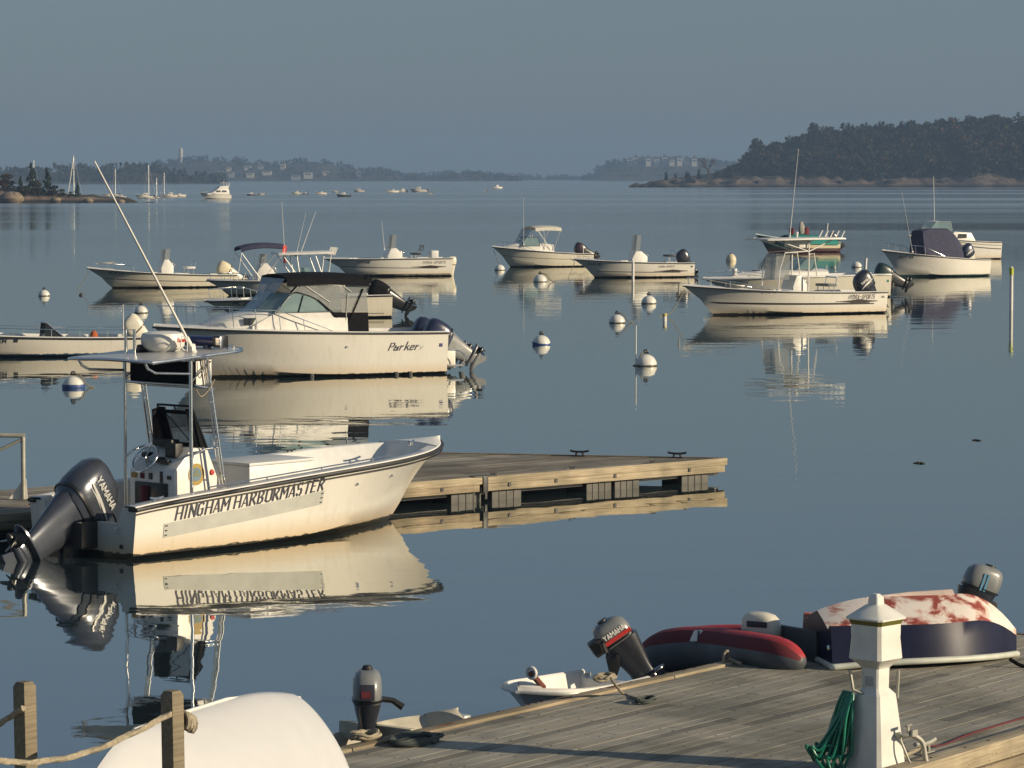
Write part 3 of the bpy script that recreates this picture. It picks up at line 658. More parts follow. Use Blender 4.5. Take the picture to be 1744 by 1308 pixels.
def plant(k, q, s, label, group=None, z=1.0, rz=0):
    p = protos[k]; t = p if not p.get('category') else copy_tree(p)
    t.location = q; t.scale = (s, s, s * z); t.rotation_euler = (0, 0, rz); tag(t, label, {0: 'tree', 1: 'tree', 2: 'tree', 3: 'tree'}[k], group or 'trees on the wooded island'); return t
plant(1, on_island(1288, 0.45) - Vector((0, 0, 3.0)), 1.40, 'round dome shaped olive tree standing apart at the left end of the wood', z=1.22)
plant(0, on_island(1264, 0.30), 0.72, 'small dark bushy tree at the left foot of the dome shaped tree')
plant(0, on_island(1243, 0.30), 0.5, 'low dark bush tree between the bare tree and the dome shaped tree')
plant(0, on_island(1322, 0.55), 0.80, 'dark tree just right of the dome shaped tree, lower than it')
plant(0, on_island(1345, 0.75), 0.95, 'dark tree in the dip between the dome shaped tree and the main wood')
plant(1, on_island(1385, 0.9), 1.1, 'tall tree whose thin top rises above the dip in the treeline', z=1.1)
plant(2, on_island(1362, 0.35), 0.95, 'brown russet tree low on the slope left of the brighter red one')
plant(2, on_island(1422, 0.18), 1.2, 'brightest russet red tree near the shore of the wooded island')
plant(2, on_island(1606, 0.22), 0.95, 'left one of the two russet trees low on the right slope', rz=1)
plant(2, on_island(1652, 0.24), 0.95, 'right one of the two russet trees low on the right slope', rz=2)
plant(3, on_island(1134, 0.16), 0.50, 'small dark cedar nearest the tip of the wooded island')
plant(3, on_island(1150, 0.2), 0.42, 'second small cedar from the tip of the wooded island', rz=1)
plant(0, on_island(1171, 0.3), 0.36, 'low round bush left of the bare tree on the island point')
plant(3, on_island(1190, 0.3), 0.62, 'dark cedar close to the left of the bare tree', rz=2)
plant(0, on_island(1222, 0.3), 0.38, 'low round bush right of the bare tree on the island point')
for i, (px, s) in enumerate(((1455, 1.0), (1500, 1.05), (1548, 1.1), (1590, 1.0), (1640, 1.15), (1690, 1.25), (1738, 1.1))):
    plant(i % 2, on_island(px, 0.97) - Vector((0, 0, 2.5)), s * 0.85, ['dark oak on the crest at the left shoulder of the wood', 'olive tree on the crest, second from the left shoulder', 'dark oak on the crest left of the middle of the wood', 'olive tree on the crest at the middle of the wood', 'dark oak on the crest right of the middle of the wood', 'tallest olive tree on the crest near the right edge', 'dark oak on the crest cut by the right edge'][i], rz=i)
def bare_tree(root, q, h, seed, depth=5):
    r = random.Random(seed); mb = MB()
    def br(p, d, l, rad, k):
        e = p + d * l; mb.tube([p, (p + e) / 2 + Vector((r.gauss(0, 0.04), r.gauss(0, 0.04), 0)) * l, e], [rad, rad * 0.85, rad * 0.65], 5)
        if k == 0: return
        for _ in range(3 if k > 1 else 4):
            dd = (d + Vector((r.gauss(0, 0.55), r.gauss(0, 0.55), r.gauss(0.12, 0.25)))).normalized(); br(p + d * l * r.uniform(0.65, 1.0), dd, l * r.uniform(0.6, 0.82), rad * 0.58, k - 1)
    br(Vector((0, 0, -0.5)), Vector((0.05, 0, 1)), h * 0.26, h * 0.030, depth); return mb.build('trunk', mat('grey_brown_twigs', (0.095, 0.062, 0.050), 0.9), root, smooth=60, merge=0)
q = on_island(1207, 0.3); t = thing('bare_tree', 'leafless tree standing alone on the point of the wooded island', 'tree', q); bare_tree(t, q, 17.5, 3)

# ---- rocky islet with cedars at the left edge
YL = 660.0; KL = FPX / YL
M_ROCK_L = rock_mat('islet_rock', (0.10, 0.068, 0.050), (0.26, 0.185, 0.140), 0.35)
top_px = smooth_prof([(-420, 347), (-380, 330), (-200, 318), (-60, 318), (20, 322), (60, 328), (110, 332), (150, 334), (200, 337), (226, 343), (252, 349), (258, 351)])
def let_h(x, v): hc = max(0.0, (HY - top_px(872 + x * KL)) / KL + 5.2); return -0.5 + (hc + 0.5) * math.sin(min(1, v * 1.0) * math.pi / 2) ** 0.6 * (1 if v <= 1 else 1) - (max(0, v - 1.2) * (hc + 1.0) * 1.3) + 0.22 * nz(x, v * 20, 1.6, 3) + 0.10 * nz(x, v * 20, 0.6, 6)
def let_y(x, v): return YL + 2.2 * nz(x, 0, 6, 1) + 16 * v * min(1.0, max(0.1, (-70 - x) / 14))
mb = MB(); rows = [[Vector((x, let_y(x, v), let_h(x, v))) for v in (0, 0.05, 0.1, 0.18, 0.28, 0.4, 0.55, 0.75, 1.0, 1.3, 1.6, 2.0)] for x in [-152 + 0.45 * i for i in range(179)]]
mb.grid(rows)
for i in range(len(mb.f)): mb.m[i] = 0 if (i % 11) < 6 else 1
tag(mb.build('islet_terrain', [M_ROCK_L, M_SCRUB], smooth=40, merge=0), kind='structure')
for i, (px, py, s, lab) in enumerate(((20, 338, 2.6, 'large rounded tan boulder at the left edge of the islet'), (95, 341, 1.1, 'low brown boulder on the islet shore below the cedars'), (150, 342, 1.0, 'low brown boulder near the end of the islet'), (205, 344, 0.9, 'small dark boulder at the tip of the islet'))):
    q = PD(px, py, YL + 1.0); r_ = random.Random(i + 40); mb = MB()
    mb.loft([[Vector((s * math.sin(math.pi * k / 6) * math.cos(t * 0.628) * r_.uniform(0.9, 1.12), s * 0.8 * math.sin(math.pi * k / 6) * math.sin(t * 0.628), -s * 0.55 * math.cos(math.pi * k / 6))) for t in range(10)] for k in range(7)])
    tag(mb.build('boulder', mat('tan_boulder', (0.23, 0.18, 0.125), 0.9, var=0.25, scale=1.5, bump=0.5), smooth=40, loc=(q.x, q.y, max(0.2, q.z))), lab, 'boulder')
protoc = [tree_proto('cedar_tree', M_PINE, 5, 3.0, 21, 'cone', 380, 0.34), tree_proto('shrub_tree', M_LEAF2, 3.4, 3.6, 22, 'round', 340, 0.34), tree_proto('shrub_tree', M_RUSSET, 3.0, 2.6, 23, 'round', 240, 0.30)]
for i, (k, px, s, v, lab) in enumerate(((0, 56, 1.05, 0.5, 'tallest pointed cedar on the islet, left of its middle'), (0, 82, 0.9, 0.5, 'second pointed cedar on the islet, right of the tallest'), (0, 36, 0.62, 0.45, 'short cedar left of the tallest on the islet'), (1, 62, 0.78, 0.3, 'dark shrub below the tallest cedar'), (1, 92, 0.66, 0.35, 'olive shrub below the second cedar'), (1, 108, 0.5, 0.4, 'low shrub sloping down right of the two cedars'), (0, 133, 0.50, 0.4, 'lone small cedar near the tip of the islet'), (1, 12, 0.9, 0.6, 'shrub at the left edge behind the tan boulder'), (2, 5, 0.95, 0.5, 'russet red shrub at the left edge of the islet'), (1, 45, 0.6, 0.25, 'shrub in front of the short cedar'), (1, 122, 0.34, 0.4, 'lowest shrub beside the lone small cedar'), (0, -40, 1.0, 0.6, 'cedar on the hidden left part of the islet'))):
    p = protoc[k]; t = p if not p.get('category') else copy_tree(p); x = (px - 872) / KL
    t.location = (x * (let_y(x, v) / YL), let_y(x, v), let_h(x, v) - 0.15); t.scale = (s * 1.3, s * 1.3, s * 1.22); t.rotation_euler = (0, 0, i * 1.3); tag(t, lab, 'tree' if k == 0 else 'shrub', 'cedars and shrubs on the islet')

# ---- far shores: hills (structure) with tree cover on them
def far_hill(name, Y, prof, depth, tree, seed, leafm, n_per=1.0, size=2.4):
    k = FPX / Y; f = smooth_prof(prof); x0, x1 = (prof[0][0] - 872) / k, (prof[-1][0] - 872) / k; n = int((x1 - x0) / 6) + 2
    H_ = lambda x: max(-0.5, (HY - f(872 + x * k)) / k + 5.2 - tree * 0.7)
    mb = MB(); mb.grid([[Vector((x, Y + depth * v, -0.8 if v in (0, 2) else H_(x) * math.sin(min(1, v) * math.pi / 2) if v <= 1 else H_(x) * (2 - v))) for v in (0, 0.06, 0.2, 0.5, 1.0, 1.5, 2.0)] for x in [x0 + (x1 - x0) * i / n for i in range(n + 1)]])
    tag(mb.build(name, M_SCRUB, smooth=60), kind='structure')
    r = random.Random(seed); mb = MB(); area = (x1 - x0) * n_per
    for i in range(int(area / 1.3)):
        x = r.uniform(x0, x1); v = r.choice((0.15, 0.35, 0.6, 0.9, 1.0, 1.0)); h = H_(x) * math.sin(v * math.pi / 2)
        if H_(x) < 0.5: continue
        t = tree * r.uniform(0.55, 1.05); leaf_cloud(mb, (x, Y + depth * v, h + t * 0.3), (t * 0.6, t * 0.6, t * 0.45), 13, size * 1.2, r)
    o = mb.build('far_wood', leafm, smooth=0, merge=0); tag(o, 'tree cover on the far shore fading into haze', 'wood', kind='stuff')
    return lambda px, v=0.6: Vector(((px - 872) / k * (Y + depth * v) / Y, Y + depth * v, H_((px - 872) / k) * math.sin(v * math.pi / 2)))
near_spit = far_hill('hills', 2500, [(-260, 300), (-150, 286), (0, 281), (60, 279), (100, 276), (150, 278), (200, 274), (250, 276), (290, 284), (340, 289), (400, 299), (440, 309), (474, 313)], 60, 11, 1, M_LEAF, 1.2)
hill_l = far_hill('hills', 3900, [(150, 300), (210, 277), (260, 266), (330, 263), (400, 265), (440, 273), (480, 266), (520, 264), (560, 272), (600, 283), (640, 281), (680, 293), (740, 297), (800, 287), (840, 294), (900, 299), (960, 303)], 200, 10, 2, M_LEAF, 0.8)
far_mid = far_hill('hills', 4900, [(600, 304), (660, 292), (720, 291), (790, 286), (830, 292), (900, 295), (980, 297), (1040, 294), (1100, 300)], 150, 10, 3, M_LEAF, 0.6)
hill_r = far_hill('hills', 4200, [(985, 304), (1010, 292), (1030, 272), (1060, 268), (1100, 266), (1150, 264), (1200, 266), (1260, 272), (1320, 290)], 150, 9, 4, M_LEAF, 0.9)
M_WALLS = [mat('pale_house_paint', (0.58, 0.55, 0.48), 0.7), mat('cream_house_paint', (0.55, 0.48, 0.36), 0.7), mat('grey_house_paint', (0.36, 0.36, 0.35), 0.7)]
M_ROOF = mat('dark_shingles', (0.10, 0.09, 0.085), 0.9)
def house(px, py, w_px, h_px, hill, label, k, name='house', group='houses on the far shore', dep=9):
    q = min((hill(px, 0.02 + 0.02 * k_) for k_ in range(50)), key=lambda a: abs(HY - (a.z - HC) * FPX / a.y - py)); s = q.y / FPX; w, h = w_px * s, h_px * s; q.y -= 8
    r = thing(name, label, name, q, 0, group)
    one('wall', lambda b: b.box((0, 0, h * 0.33 - 1.5), (w, dep, h * 0.66 + 3)), M_WALLS[k % 3], r)
    one('roof', lambda b: b.prism([(-w * 0.54, h * 0.66), (w * 0.54, h * 0.66), (w * 0.1, h), (-w * 0.1, h)], lambda u, v, t: Vector((u, t, v)), -dep * 0.55, dep * 0.55), M_ROOF, r)
    one('window', lambda b: b.box((0, -dep / 2 - 0.02, h * 0.40), (w * 0.7, 0.1, h * 0.16)), M_SMOKE, r)
HS = [(376, 297, 10, 8, 'house low on the far left hill, first from the left'), (392, 290, 8, 7, 'house above the first one on the far left hill'), (396, 299, 9, 8, 'pale house low down beside the first far houses'), (424, 289, 11, 9, 'tall pale house high in the left cluster of far houses'), (428, 301, 12, 9, 'wide pale house low in the left cluster of far houses'), (446, 286, 9, 6, 'small house high on the far left hill'), (456, 296, 16, 6, 'long low house right of the left cluster'), (484, 289, 8, 14, 'narrow tall house in the middle of the far hill'), (505, 303, 15, 7, 'wide cream house at the water below the far hill'), (526, 301, 14, 11, 'big cream house above the water on the far hill'), (556, 297, 10, 8, 'house right of the big cream one on the far hill'), (612, 299, 9, 11, 'last tall house on the right slope of the far hill')]
for i, (px, py, w_, h_, lab) in enumerate(HS): house(px, py, w_, h_, hill_l, lab, i)
for i, px in enumerate((1072, 1082, 1093, 1103, 1118, 1131, 1143, 1156, 1168, 1181)): house(px, 280 - (i % 3), 8.5, 12 + 3 * (i % 2), hill_r, ['first', 'second', 'third', 'fourth', 'fifth', 'sixth', 'seventh', 'eighth', 'ninth', 'tenth'][i] + ' white block from the left in the row of flats on the far right hill', 0, 'apartment_block', 'apartment blocks on the far right hill', 12)
for i, px in enumerate((862, 870, 885)): house(px, 301, 7 if i < 2 else 11, 6 if i < 2 else 9, far_mid, ['small pale house at the waterline in the far middle', 'second small pale house at the waterline in the far middle', 'cream house at the waterline right of the two small ones'][i], i)
q = PD(308, 268, 3900); t = thing('water_tower', 'pale round water tower on top of the far left hill', 'water tower', q)
one('tank', lambda b: b.lathe([(0, 0), (2.0, 0), (2.3, 1), (2.3, 9.5), (1.6, 10.8), (0, 11.3)], 16), mat('pale_concrete', (0.55, 0.52, 0.46), 0.8), t, smooth=50); one('base', lambda b: b.lathe([(1.6, -6), (1.6, 0), (0, 0.1)], 12), M_WALLS[2], t)

# ---- far boats
def far_boat(px, py, len_px, label, kind='open', head=0, m=None, name='motor_boat', hh=1.0, extra=None):
    c = P(px, py); k = c.y / FPX; L = len_px * k * 1.22; rz = math.pi + R(head); s = L / 6.5
    o = c - Vector((math.cos(rz), math.sin(rz), 0)) * L / 2
    r = thing(name, label, 'boat', o, rz, 'boats far out in the harbour')
    H = Hull(r, L, L * 0.36, 0.9 * s * hh, 1.3 * s * hh, rake=L * 0.14, sole=0.3 * s, deck_t=0.5 if kind != 'open' else 0.85, m=m or M_HULL, rail_r=0.03 * s)
    if kind in ('cabin', 'open'):
        h = (1.1 if kind == 'cabin' else 0.7) * s; xx = L * (0.50 if kind == 'cabin' else 0.45); w = L * (0.28 if kind == 'cabin' else 0.14)
        cb = one('cabin' if kind == 'cabin' else 'console', lambda b: b.loft([[Vector((x, y, z)) for x, y, z in ((xx - w / 2, yy, 0.5 * s), (xx - w / 2, yy * 0.92, 0.8 * s + h), (xx + w * 0.25, yy * 0.92, 0.8 * s + h), (xx + w * 0.75, yy, 0.9 * s))] for yy in (-L * 0.13, L * 0.13)]), M_WHITE, r, bevel=0.04 * s)
        one('window', lambda b: b.box((xx, 0, 0.8 * s + h * 0.62), (w * 0.7, L * 0.265, h * 0.34)), M_SMOKE, cb)
        outboard(r, (0, 0, 0.5 * s), 0.9 * s, 0, M_ENGDK)
    return r, H, s
r, H, s = far_boat(366, 339, 44, 'white motor yacht with raised flying bridge, biggest boat in the far water', 'yacht', 24, name='motor_yacht', hh=1.0)
L = H.Ln
sup = one('superstructure', lambda b: b.loft([[Vector((x * L, y * L * 0.15, z * s)) for x, z in ((0.05, 0.7), (0.08, 2.0), (0.45, 2.05), (0.62, 1.35), (0.80, 1.15), (0.80, 0.9))] for y in (-1, -0.92, 0.92, 1)]), M_WHITE, r, bevel=0.05)
one('flying_bridge', lambda b: b.loft([[Vector((x * L, y * L * 0.12, z * s)) for x, z in ((0.10, 2.02), (0.06, 2.7), (0.36, 2.65), (0.44, 2.04))] for y in (-1, 1)]), M_WHITE, r, bevel=0.04)
for x0, x1 in ((0.16, 0.32), (0.36, 0.52)): one('window', lambda b: b.box(((x0 + x1) / 2 * L, 0, 1.6 * s), ((x1 - x0) * L, L * 0.302, 0.35 * s)), M_SMOKE, sup)
one('radar_arch', lambda b: (b.tube([(0.10 * L, -L * 0.12, 2.5 * s), (0.04 * L, -L * 0.1, 3.3 * s), (0.04 * L, L * 0.1, 3.3 * s), (0.10 * L, L * 0.12, 2.5 * s)], 0.07 * s, 6), b.tube([(0.2 * L, 0, 2.6 * s), (0.2 * L, 0, 3.8 * s)], 0.05 * s, 6), b.box((0.24 * L, 0, 3.3 * s), (0.22 * L, 0.2 * L, 0.06 * s))), M_WHITE, r)
bow_rail(r, H, 0.55, 0.98, 0.6 * s, 5, r=0.03)
for px, py, ln, kind, m_, lab in ((246, 338, 26, 'cabin', None, 'white boat at the foot of the tallest far mast'), (289, 336, 22, 'cabin', None, 'white cabin boat right of the two far masts'), (304, 335, 20, 'open', None, 'low white boat astern of the white cabin boat'), (185, 334, 18, 'open', None, 'low white boat beyond the islet shore, left of the long whip antenna'), (206, 337, 14, 'cabin', None, 'small white boat half hidden by the whip antenna'),
        (427, 333, 14, 'cabin', mat('dark_grey_hull', (0.05, 0.055, 0.06), 0.4), 'small dark hulled boat right of the motor yacht'), (444, 332, 12, 'open', None, 'small white boat beside the dark hulled one'), (505, 331, 15, 'cabin', None, 'white boat with bright side in the middle of the far row'), (520, 331, 9, 'cabin', MATS['dark_grey_hull'], 'small dark boat touching the bright sided one'), (546, 331, 17, 'open', None, 'low cream boat in the far row'), (571, 328, 10, 'cabin', None, 'pale boat just behind the dark green far boat'), (584, 335, 20, 'cabin', mat('dark_green_far_hull', (0.03, 0.05, 0.035), 0.4), 'dark green far boat with cream stern'), (611, 327, 16, 'cabin', None, 'white boat farther out above the far row'),
        (667, 328, 20, 'open', None, 'cream boat at the left of the far group of three'), (685, 327, 15, 'cabin', None, 'grey white cabin boat in the middle of the far group of three'), (712, 327, 24, 'cabin', None, 'long white boat with red waterline mark, right of the far group of three'), (846, 321, 16, 'cabin', M_HULLG, 'lone white boat far out in the middle'), (733, 331, 7, 'open', None, 'tiny pale skiff right of the far group of three'), (826, 328, 5, 'open', None, 'tiny pale skiff left of the lone far boat')):
    far_boat(px, py, ln, lab, kind, rng.uniform(12, 34), m_)
def sail_mast(px, py, top, len_px, label, furled=False):
    c = P(px, py); k = c.y / FPX; L = len_px * k; rz = math.pi + R(20); o = c - Vector((math.cos(rz), math.sin(rz), 0)) * L / 2; h = (py - top) * k; s = L / 7
    r = thing('sailing_boat', label, 'sailing boat', o, rz, 'sailing boats at moorings far out')
    H = Hull(r, L, L * 0.3, 0.7 * s, 0.95 * s, rake=L * 0.16, deck_t=0.4, t0=0.35, p=2.0, m=M_HULL, stern_w=0.7)
    one('cabin', lambda b: b.box((L * 0.5, 0, 0.95 * s), (L * 0.32, L * 0.15, 0.45 * s)), M_WHITE, r, bevel=0.05)
    one('mast', lambda b: b.tube([(L * 0.58, 0, 0.5), (L * 0.58, 0, h)], [0.11, 0.07], 8), M_ALU, r); one('boom', lambda b: b.tube([(L * 0.58, 0, 1.7 * s), (L * 0.12, 0, 1.7 * s)], 0.16 * s, 8), M_NAVY, r)
    mb = MB(); mb.tube([(L * 0.58, 0, h * 0.97), (L * 0.99, 0, 0.95 * s)], 0.10 if furled else 0.02, 6); mb.tube([(L * 0.58, 0, h), (0.05, 0, 0.8 * s)], 0.02, 5); mb.build('rigging', M_WHITE if furled else M_ALU, r)
sail_mast(128, 338, 265, 26, 'tall masted sailing boat with a furled headsail behind the islet', True); sail_mast(60, 338, 273, 24, 'sailing boat whose mast rises behind the tallest cedar'); sail_mast(198, 334, 287, 18, 'sailing boat with a thin mast left of the whip antenna')
sail_mast(255, 339, 281, 22, 'sailing boat with the tallest mast right of the whip antenna'); sail_mast(268, 338, 303, 16, 'small sailing boat with a short mast beside the tallest one'); sail_mast(281, 335, 294, 16, 'sailing boat with a faint mast behind the white cabin boat')
# ------------------------------------------------------------------ floats and the foreground dock
def wood_mat(name, a, b_, rough=0.8):
    """weathered plank: grain stretched along local x, stains"""
    m, t, b = nodes_of(name); N = t.nodes.new; Lk = t.links.new
    tc = N('ShaderNodeTexCoord'); mp = N('ShaderNodeMapping'); mp.inputs['Scale'].default_value = (0.7, 16, 16); Lk(tc.outputs['Object'], mp.inputs[0])
    n = N('ShaderNodeTexNoise'); n.inputs['Scale'].default_value = 2.5; n.inputs['Detail'].default_value = 8; n.inputs['Roughness'].default_value = 0.65; Lk(mp.outputs[0], n.inputs['Vector'])
    n2 = N('ShaderNodeTexNoise'); n2.inputs['Scale'].default_value = 1.1; n2.inputs['Detail'].default_value = 6; Lk(tc.outputs['Object'], n2.inputs['Vector'])
    cr = N('ShaderNodeValToRGB'); cr.color_ramp.elements[0].position = 0.32; cr.color_ramp.elements[1].position = 0.68; cr.color_ramp.elements[0].color = (*a, 1); cr.color_ramp.elements[1].color = (*b_, 1); Lk(n.outputs['Fac'], cr.inputs['Fac'])
    st = N('ShaderNodeValToRGB'); st.color_ramp.elements[0].position = 0.36; st.color_ramp.elements[1].position = 0.60; st.color_ramp.elements[0].color = (0.55, 0.55, 0.52, 1); st.color_ramp.elements[1].color = (1.06, 1.03, 1.0, 1); Lk(n2.outputs['Fac'], st.inputs['Fac'])
    mx = N('ShaderNodeMixRGB'); mx.blend_type = 'MULTIPLY'; mx.inputs[0].default_value = 1; Lk(cr.outputs[0], mx.inputs[1]); Lk(st.outputs[0], mx.inputs[2])
    Lk(mx.outputs[0], b.inputs['Base Color']); b.inputs['Roughness'].default_value = rough
    bp = N('ShaderNodeBump'); bp.inputs['Strength'].default_value = 0.5; bp.inputs['Distance'].default_value = 0.01; Lk(n.outputs['Fac'], bp.inputs['Height']); Lk(bp.outputs[0], b.inputs['Normal'])
    MATS[name] = m; return m
W_DECK = [wood_mat('weathered_plank_%s' % n, a, b_) for n, a, b_ in (('grey', (0.23, 0.222, 0.185), (0.40, 0.385, 0.33)), ('brown', (0.22, 0.205, 0.165), (0.38, 0.36, 0.30)), ('pale', (0.23, 0.215, 0.17), (0.40, 0.375, 0.305)), ('dark', (0.12, 0.115, 0.095), (0.27, 0.26, 0.22)))]
W_NEW = wood_mat('pale_timber', (0.28, 0.23, 0.15), (0.54, 0.465, 0.33)); W_TAN = wood_mat('tan_timber', (0.20, 0.16, 0.105), (0.41, 0.335, 0.225)); W_POST = wood_mat('grey_post_timber', (0.14, 0.115, 0.075), (0.30, 0.255, 0.175)); W_BROWN = wood_mat('brown_plank', (0.13, 0.11, 0.08), (0.25, 0.21, 0.16))
def clip(poly, a, c, keep):                    # keep points where a.p <= c (or >=)
    out = []; n = len(poly)
    for i in range(n):
        p, q = poly[i], poly[(i + 1) % n]; dp, dq = (a[0] * p[0] + a[1] * p[1] - c) * keep, (a[0] * q[0] + a[1] * q[1] - c) * keep
        if dp <= 0: out.append(p)
        if dp * dq < 0: f = dp / (dp - dq); out.append((p[0] + (q[0] - p[0]) * f, p[1] + (q[1] - p[1]) * f))
    return out
def deck_boards(root, poly, z, bw, gap, th, mats, seed, name='deck_boards', joint=3.6):
    """planks along local x filling a polygon; one mesh, a colour per plank"""
    r = random.Random(seed); mb = MB(); ys = [p[1] for p in poly]; y = min(ys); k = 0
    while y < max(ys):
        strip = clip(clip(poly, (0, 1), y + bw - gap, 1), (0, 1), y, -1)
        if len(strip) >= 3:
            xs = [p[0] for p in strip]; x = min(xs) - r.uniform(0, joint)
            while x < max(xs):
                pc = clip(clip(strip, (1, 0), x + joint - 0.006, 1), (1, 0), x, -1); x += joint
                if len(pc) >= 3:
                    mb.cur = r.choices(range(len(mats)), [5, 4, 3, 2][:len(mats)])[0]; dz = r.uniform(-0.0012, 0.0012); zz = z + dz
                    area = sum(pc[i][0] * pc[(i + 1) % len(pc)][1] - pc[(i + 1) % len(pc)][0] * pc[i][1] for i in range(len(pc)))
                    if abs(area) < 1e-3: continue
                    mb.loft([[Vector((px, py, zz - th)) for px, py in pc], [Vector((px, py, zz)) for px, py in pc]])
        y += bw
    return mb.build(name, mats, root, smooth=0, merge=0)
# --- float behind the harbour master's boat
u = Vector((0.761, 0.649, 0)); ang = math.atan2(u.y, u.x); O = Vector((3.645, 56.04, 0)); fr = Frame(O, ang)
def loc2(x, y): q = fr.L(np.array([x - O.x, y - O.y, 0])); return (float(q[0]), float(q[1]))
r = thing('floating_dock', 'brown timber float ending in a point, with dark cleats along its far edge', 'dock', O, ang)
far = [loc2(-1.25, 57.12), loc2(-7.88, 50.42)]
d_ = Vector((far[1][0] - far[0][0], far[1][1] - far[0][1], 0)).normalized()
poly = [(-0.05, -0.0), (far[0][0], far[0][1]), (far[0][0] + d_.x * 24, far[0][1] + d_.y * 24), (-22.0, 0.0)]
deck_boards(r, poly, 0.385, 0.15, 0.01, 0.045, [W_DECK[3], W_BROWN, W_DECK[1]], 3)
one('understructure', lambda b: b.prism(poly, lambda a, c, t: Vector((a * 0.999, c * 0.96 + 0.12, t)), 0.10, 0.325), M_BLACK, r)
for i, (x0, x1) in enumerate(((-5.36, 0.0), (-10.2, -5.46), (-15.0, -10.3), (-21, -15.1))):
    one('cap_timber', lambda b: b.box(((x0 + x1) / 2, -0.035, 0.345), (x1 - x0 - 0.02, 0.07, 0.12)), W_NEW, r, bevel=0.008)
    one('lower_timber', lambda b: b.box(((x0 + x1) / 2 - 0.03, -0.030, 0.225), (x1 - x0 - 0.06, 0.06, 0.115)), W_TAN if i else W_NEW, r, bevel=0.008)
mb = MB(); v = Vector((far[0][0], far[0][1], 0)); l = v.length
for z, h in ((0.345, 0.12), (0.225, 0.115)):
    c = v * 0.5; mb.box((c.x, c.y + 0.02, z), (l, 0.06, h), Matrix.Rotation(math.atan2(v.y, v.x), 3, 'Z'))
mb.build('end_timber', W_TAN, r)
fl = [(-0.35, 0.62), (-1.95, 0.55), (-2.58, 0.55), (-4.55, 0.62), (-5.40, 0.62), (-8.2, 0.6), (-10.6, 0.6), (-13.0, 0.6)]
for x, w_ in fl:
    mb = MB(); mb.box((x - w_ / 2, 0.30, 0.04), (w_, 0.5, 0.34))
    for k in (-0.25, 0.0, 0.25): mb.box((x - w_ / 2 + k * w_, 0.048, 0.04), (0.03, 0.02, 0.34))
    mb.build('float_drum', mat('grey_float_plastic', (0.095, 0.092, 0.08), 0.6, var=0.2), r, bevel=0.012)
mb = MB(); mb.box((-5.41, -0.06, 0.28), (0.10, 0.05, 0.26)); mb.box((-5.41, -0.02, 0.41), (0.50, 0.12, 0.02)); mb.box((-5.40, -0.06, 0.13), (0.05, 0.04, 0.18)); mb.build('hinge_bracket', M_BLACK, r, bevel=0.006)
mb = MB()
for x in (-0.9, -2.6, -3.9, -4.9, -6.3, -7.4): mb.box((x, -0.072, 0.25), (0.05, 0.012, 0.06))
mb.build('bolt_plates', M_BLACK, r)
for f in (0.48, 0.82):
    q = v * (1 - f) ; cleat(r, (q.x + 0.0, q.y - 0.10, 0.39), 1.25, M_BLACK, yaw=math.atan2(v.y, v.x))
q = loc2(-2.3, 52.6); cleat(r, (q[0], q[1], 0.39), 1.1, M_BLACK, yaw=0.4)
for x in (-1.6, -3.4, -5.1): cleat(r, (x, 0.10, 0.40), 0.55, M_BLACK)
# --- gangway rail at the left
q = P(40, 850, 0.40); r = thing('gangway', 'aluminium gangway handrail with diagonal brace, at the left edge', 'gangway', q, R(183))
mb = MB(); mb.tube([(0, 0, 0), (0, 0, 0.96)], 0.035, 8); mb.tube([(-0.03, 0, 0.95), (3.0, 0, 1.02), (9, 0, 2.6)], 0.035, 8); mb.tube([(0.0, 0, 0.90), (0.75, 0, 0.55), (2.0, 0, 0.2)], 0.025, 8)
for k in range(1, 5): mb.tube([(k * 1.9, 0, 0.05 + 0.2 * k), (k * 1.9, 0, 1.0 + 0.2 * max(0, k - 1))], 0.03, 6)
mb.build('handrail', M_GALV, r, smooth=60)
one('base_plate', lambda b: b.prism([(-0.06, 0), (0.22, 0), (0.10, 0.16), (0.0, 0.30), (-0.04, 0.30)], lambda a, c, t: Vector((a, t, c)), -0.05, -0.03), M_WHITE, r)
one('walkway', lambda b: b.sheet([[(0.6, 0.2, 0.02), (0.6, 1.2, 0.02)], [(9, 0.2, 1.6), (9, 1.2, 1.6)]], 0.08), M_GALV, r)

# --- foreground dock
DU = Vector((0.585, 0.811, 0)); DANG = math.atan2(DU.y, DU.x); DO = Vector((2.183, 32.11, 0)); DZ = 0.45; DF = Frame(DO, DANG)
def dl(px, py, z=DZ): q = P(px, py, z); a = DF.L(np.array([q.x - DO.x, q.y - DO.y, 0])); return Vector((float(a[0]), float(a[1]), z))
def dw(x, y, z=DZ): return Vector((DO.x + x * DF.c - y * DF.s, DO.y + x * DF.s + y * DF.c, z))
dock = thing('floating_dock', 'wide grey plank dock in the foreground carrying the power pedestal and upturned dinghies', 'dock', DO, DANG)
deck_boards(dock, [(-10.6, -0.16), (3.3, -0.16), (3.3, -4.30), (-10.6, -4.30)], DZ, 0.142, 0.006, 0.012, W_DECK, 9)
for i, (x0, x1) in enumerate(((-10.6, -6.2), (-6.19, -1.3), (-1.29, 3.3))):
    one('edge_timber', lambda b: b.box(((x0 + x1) / 2, -0.075, DZ - 0.055), (x1 - x0, 0.15, 0.16)), W_NEW if i != 1 else W_TAN, dock, bevel=0.012)
    one('edge_timber', lambda b: b.box(((x0 + x1) / 2, -4.40, DZ + 0.0), (x1 - x0, 0.19, 0.16)), W_NEW, dock, bevel=0.012)
    one('side_board', lambda b: b.box(((x0 + x1) / 2, 0.02, DZ - 0.17), (x1 - x0, 0.04, 0.22)), W_TAN, dock); one('side_board', lambda b: b.box(((x0 + x1) / 2, -4.51, DZ - 0.19), (x1 - x0, 0.04, 0.22)), W_TAN, dock)
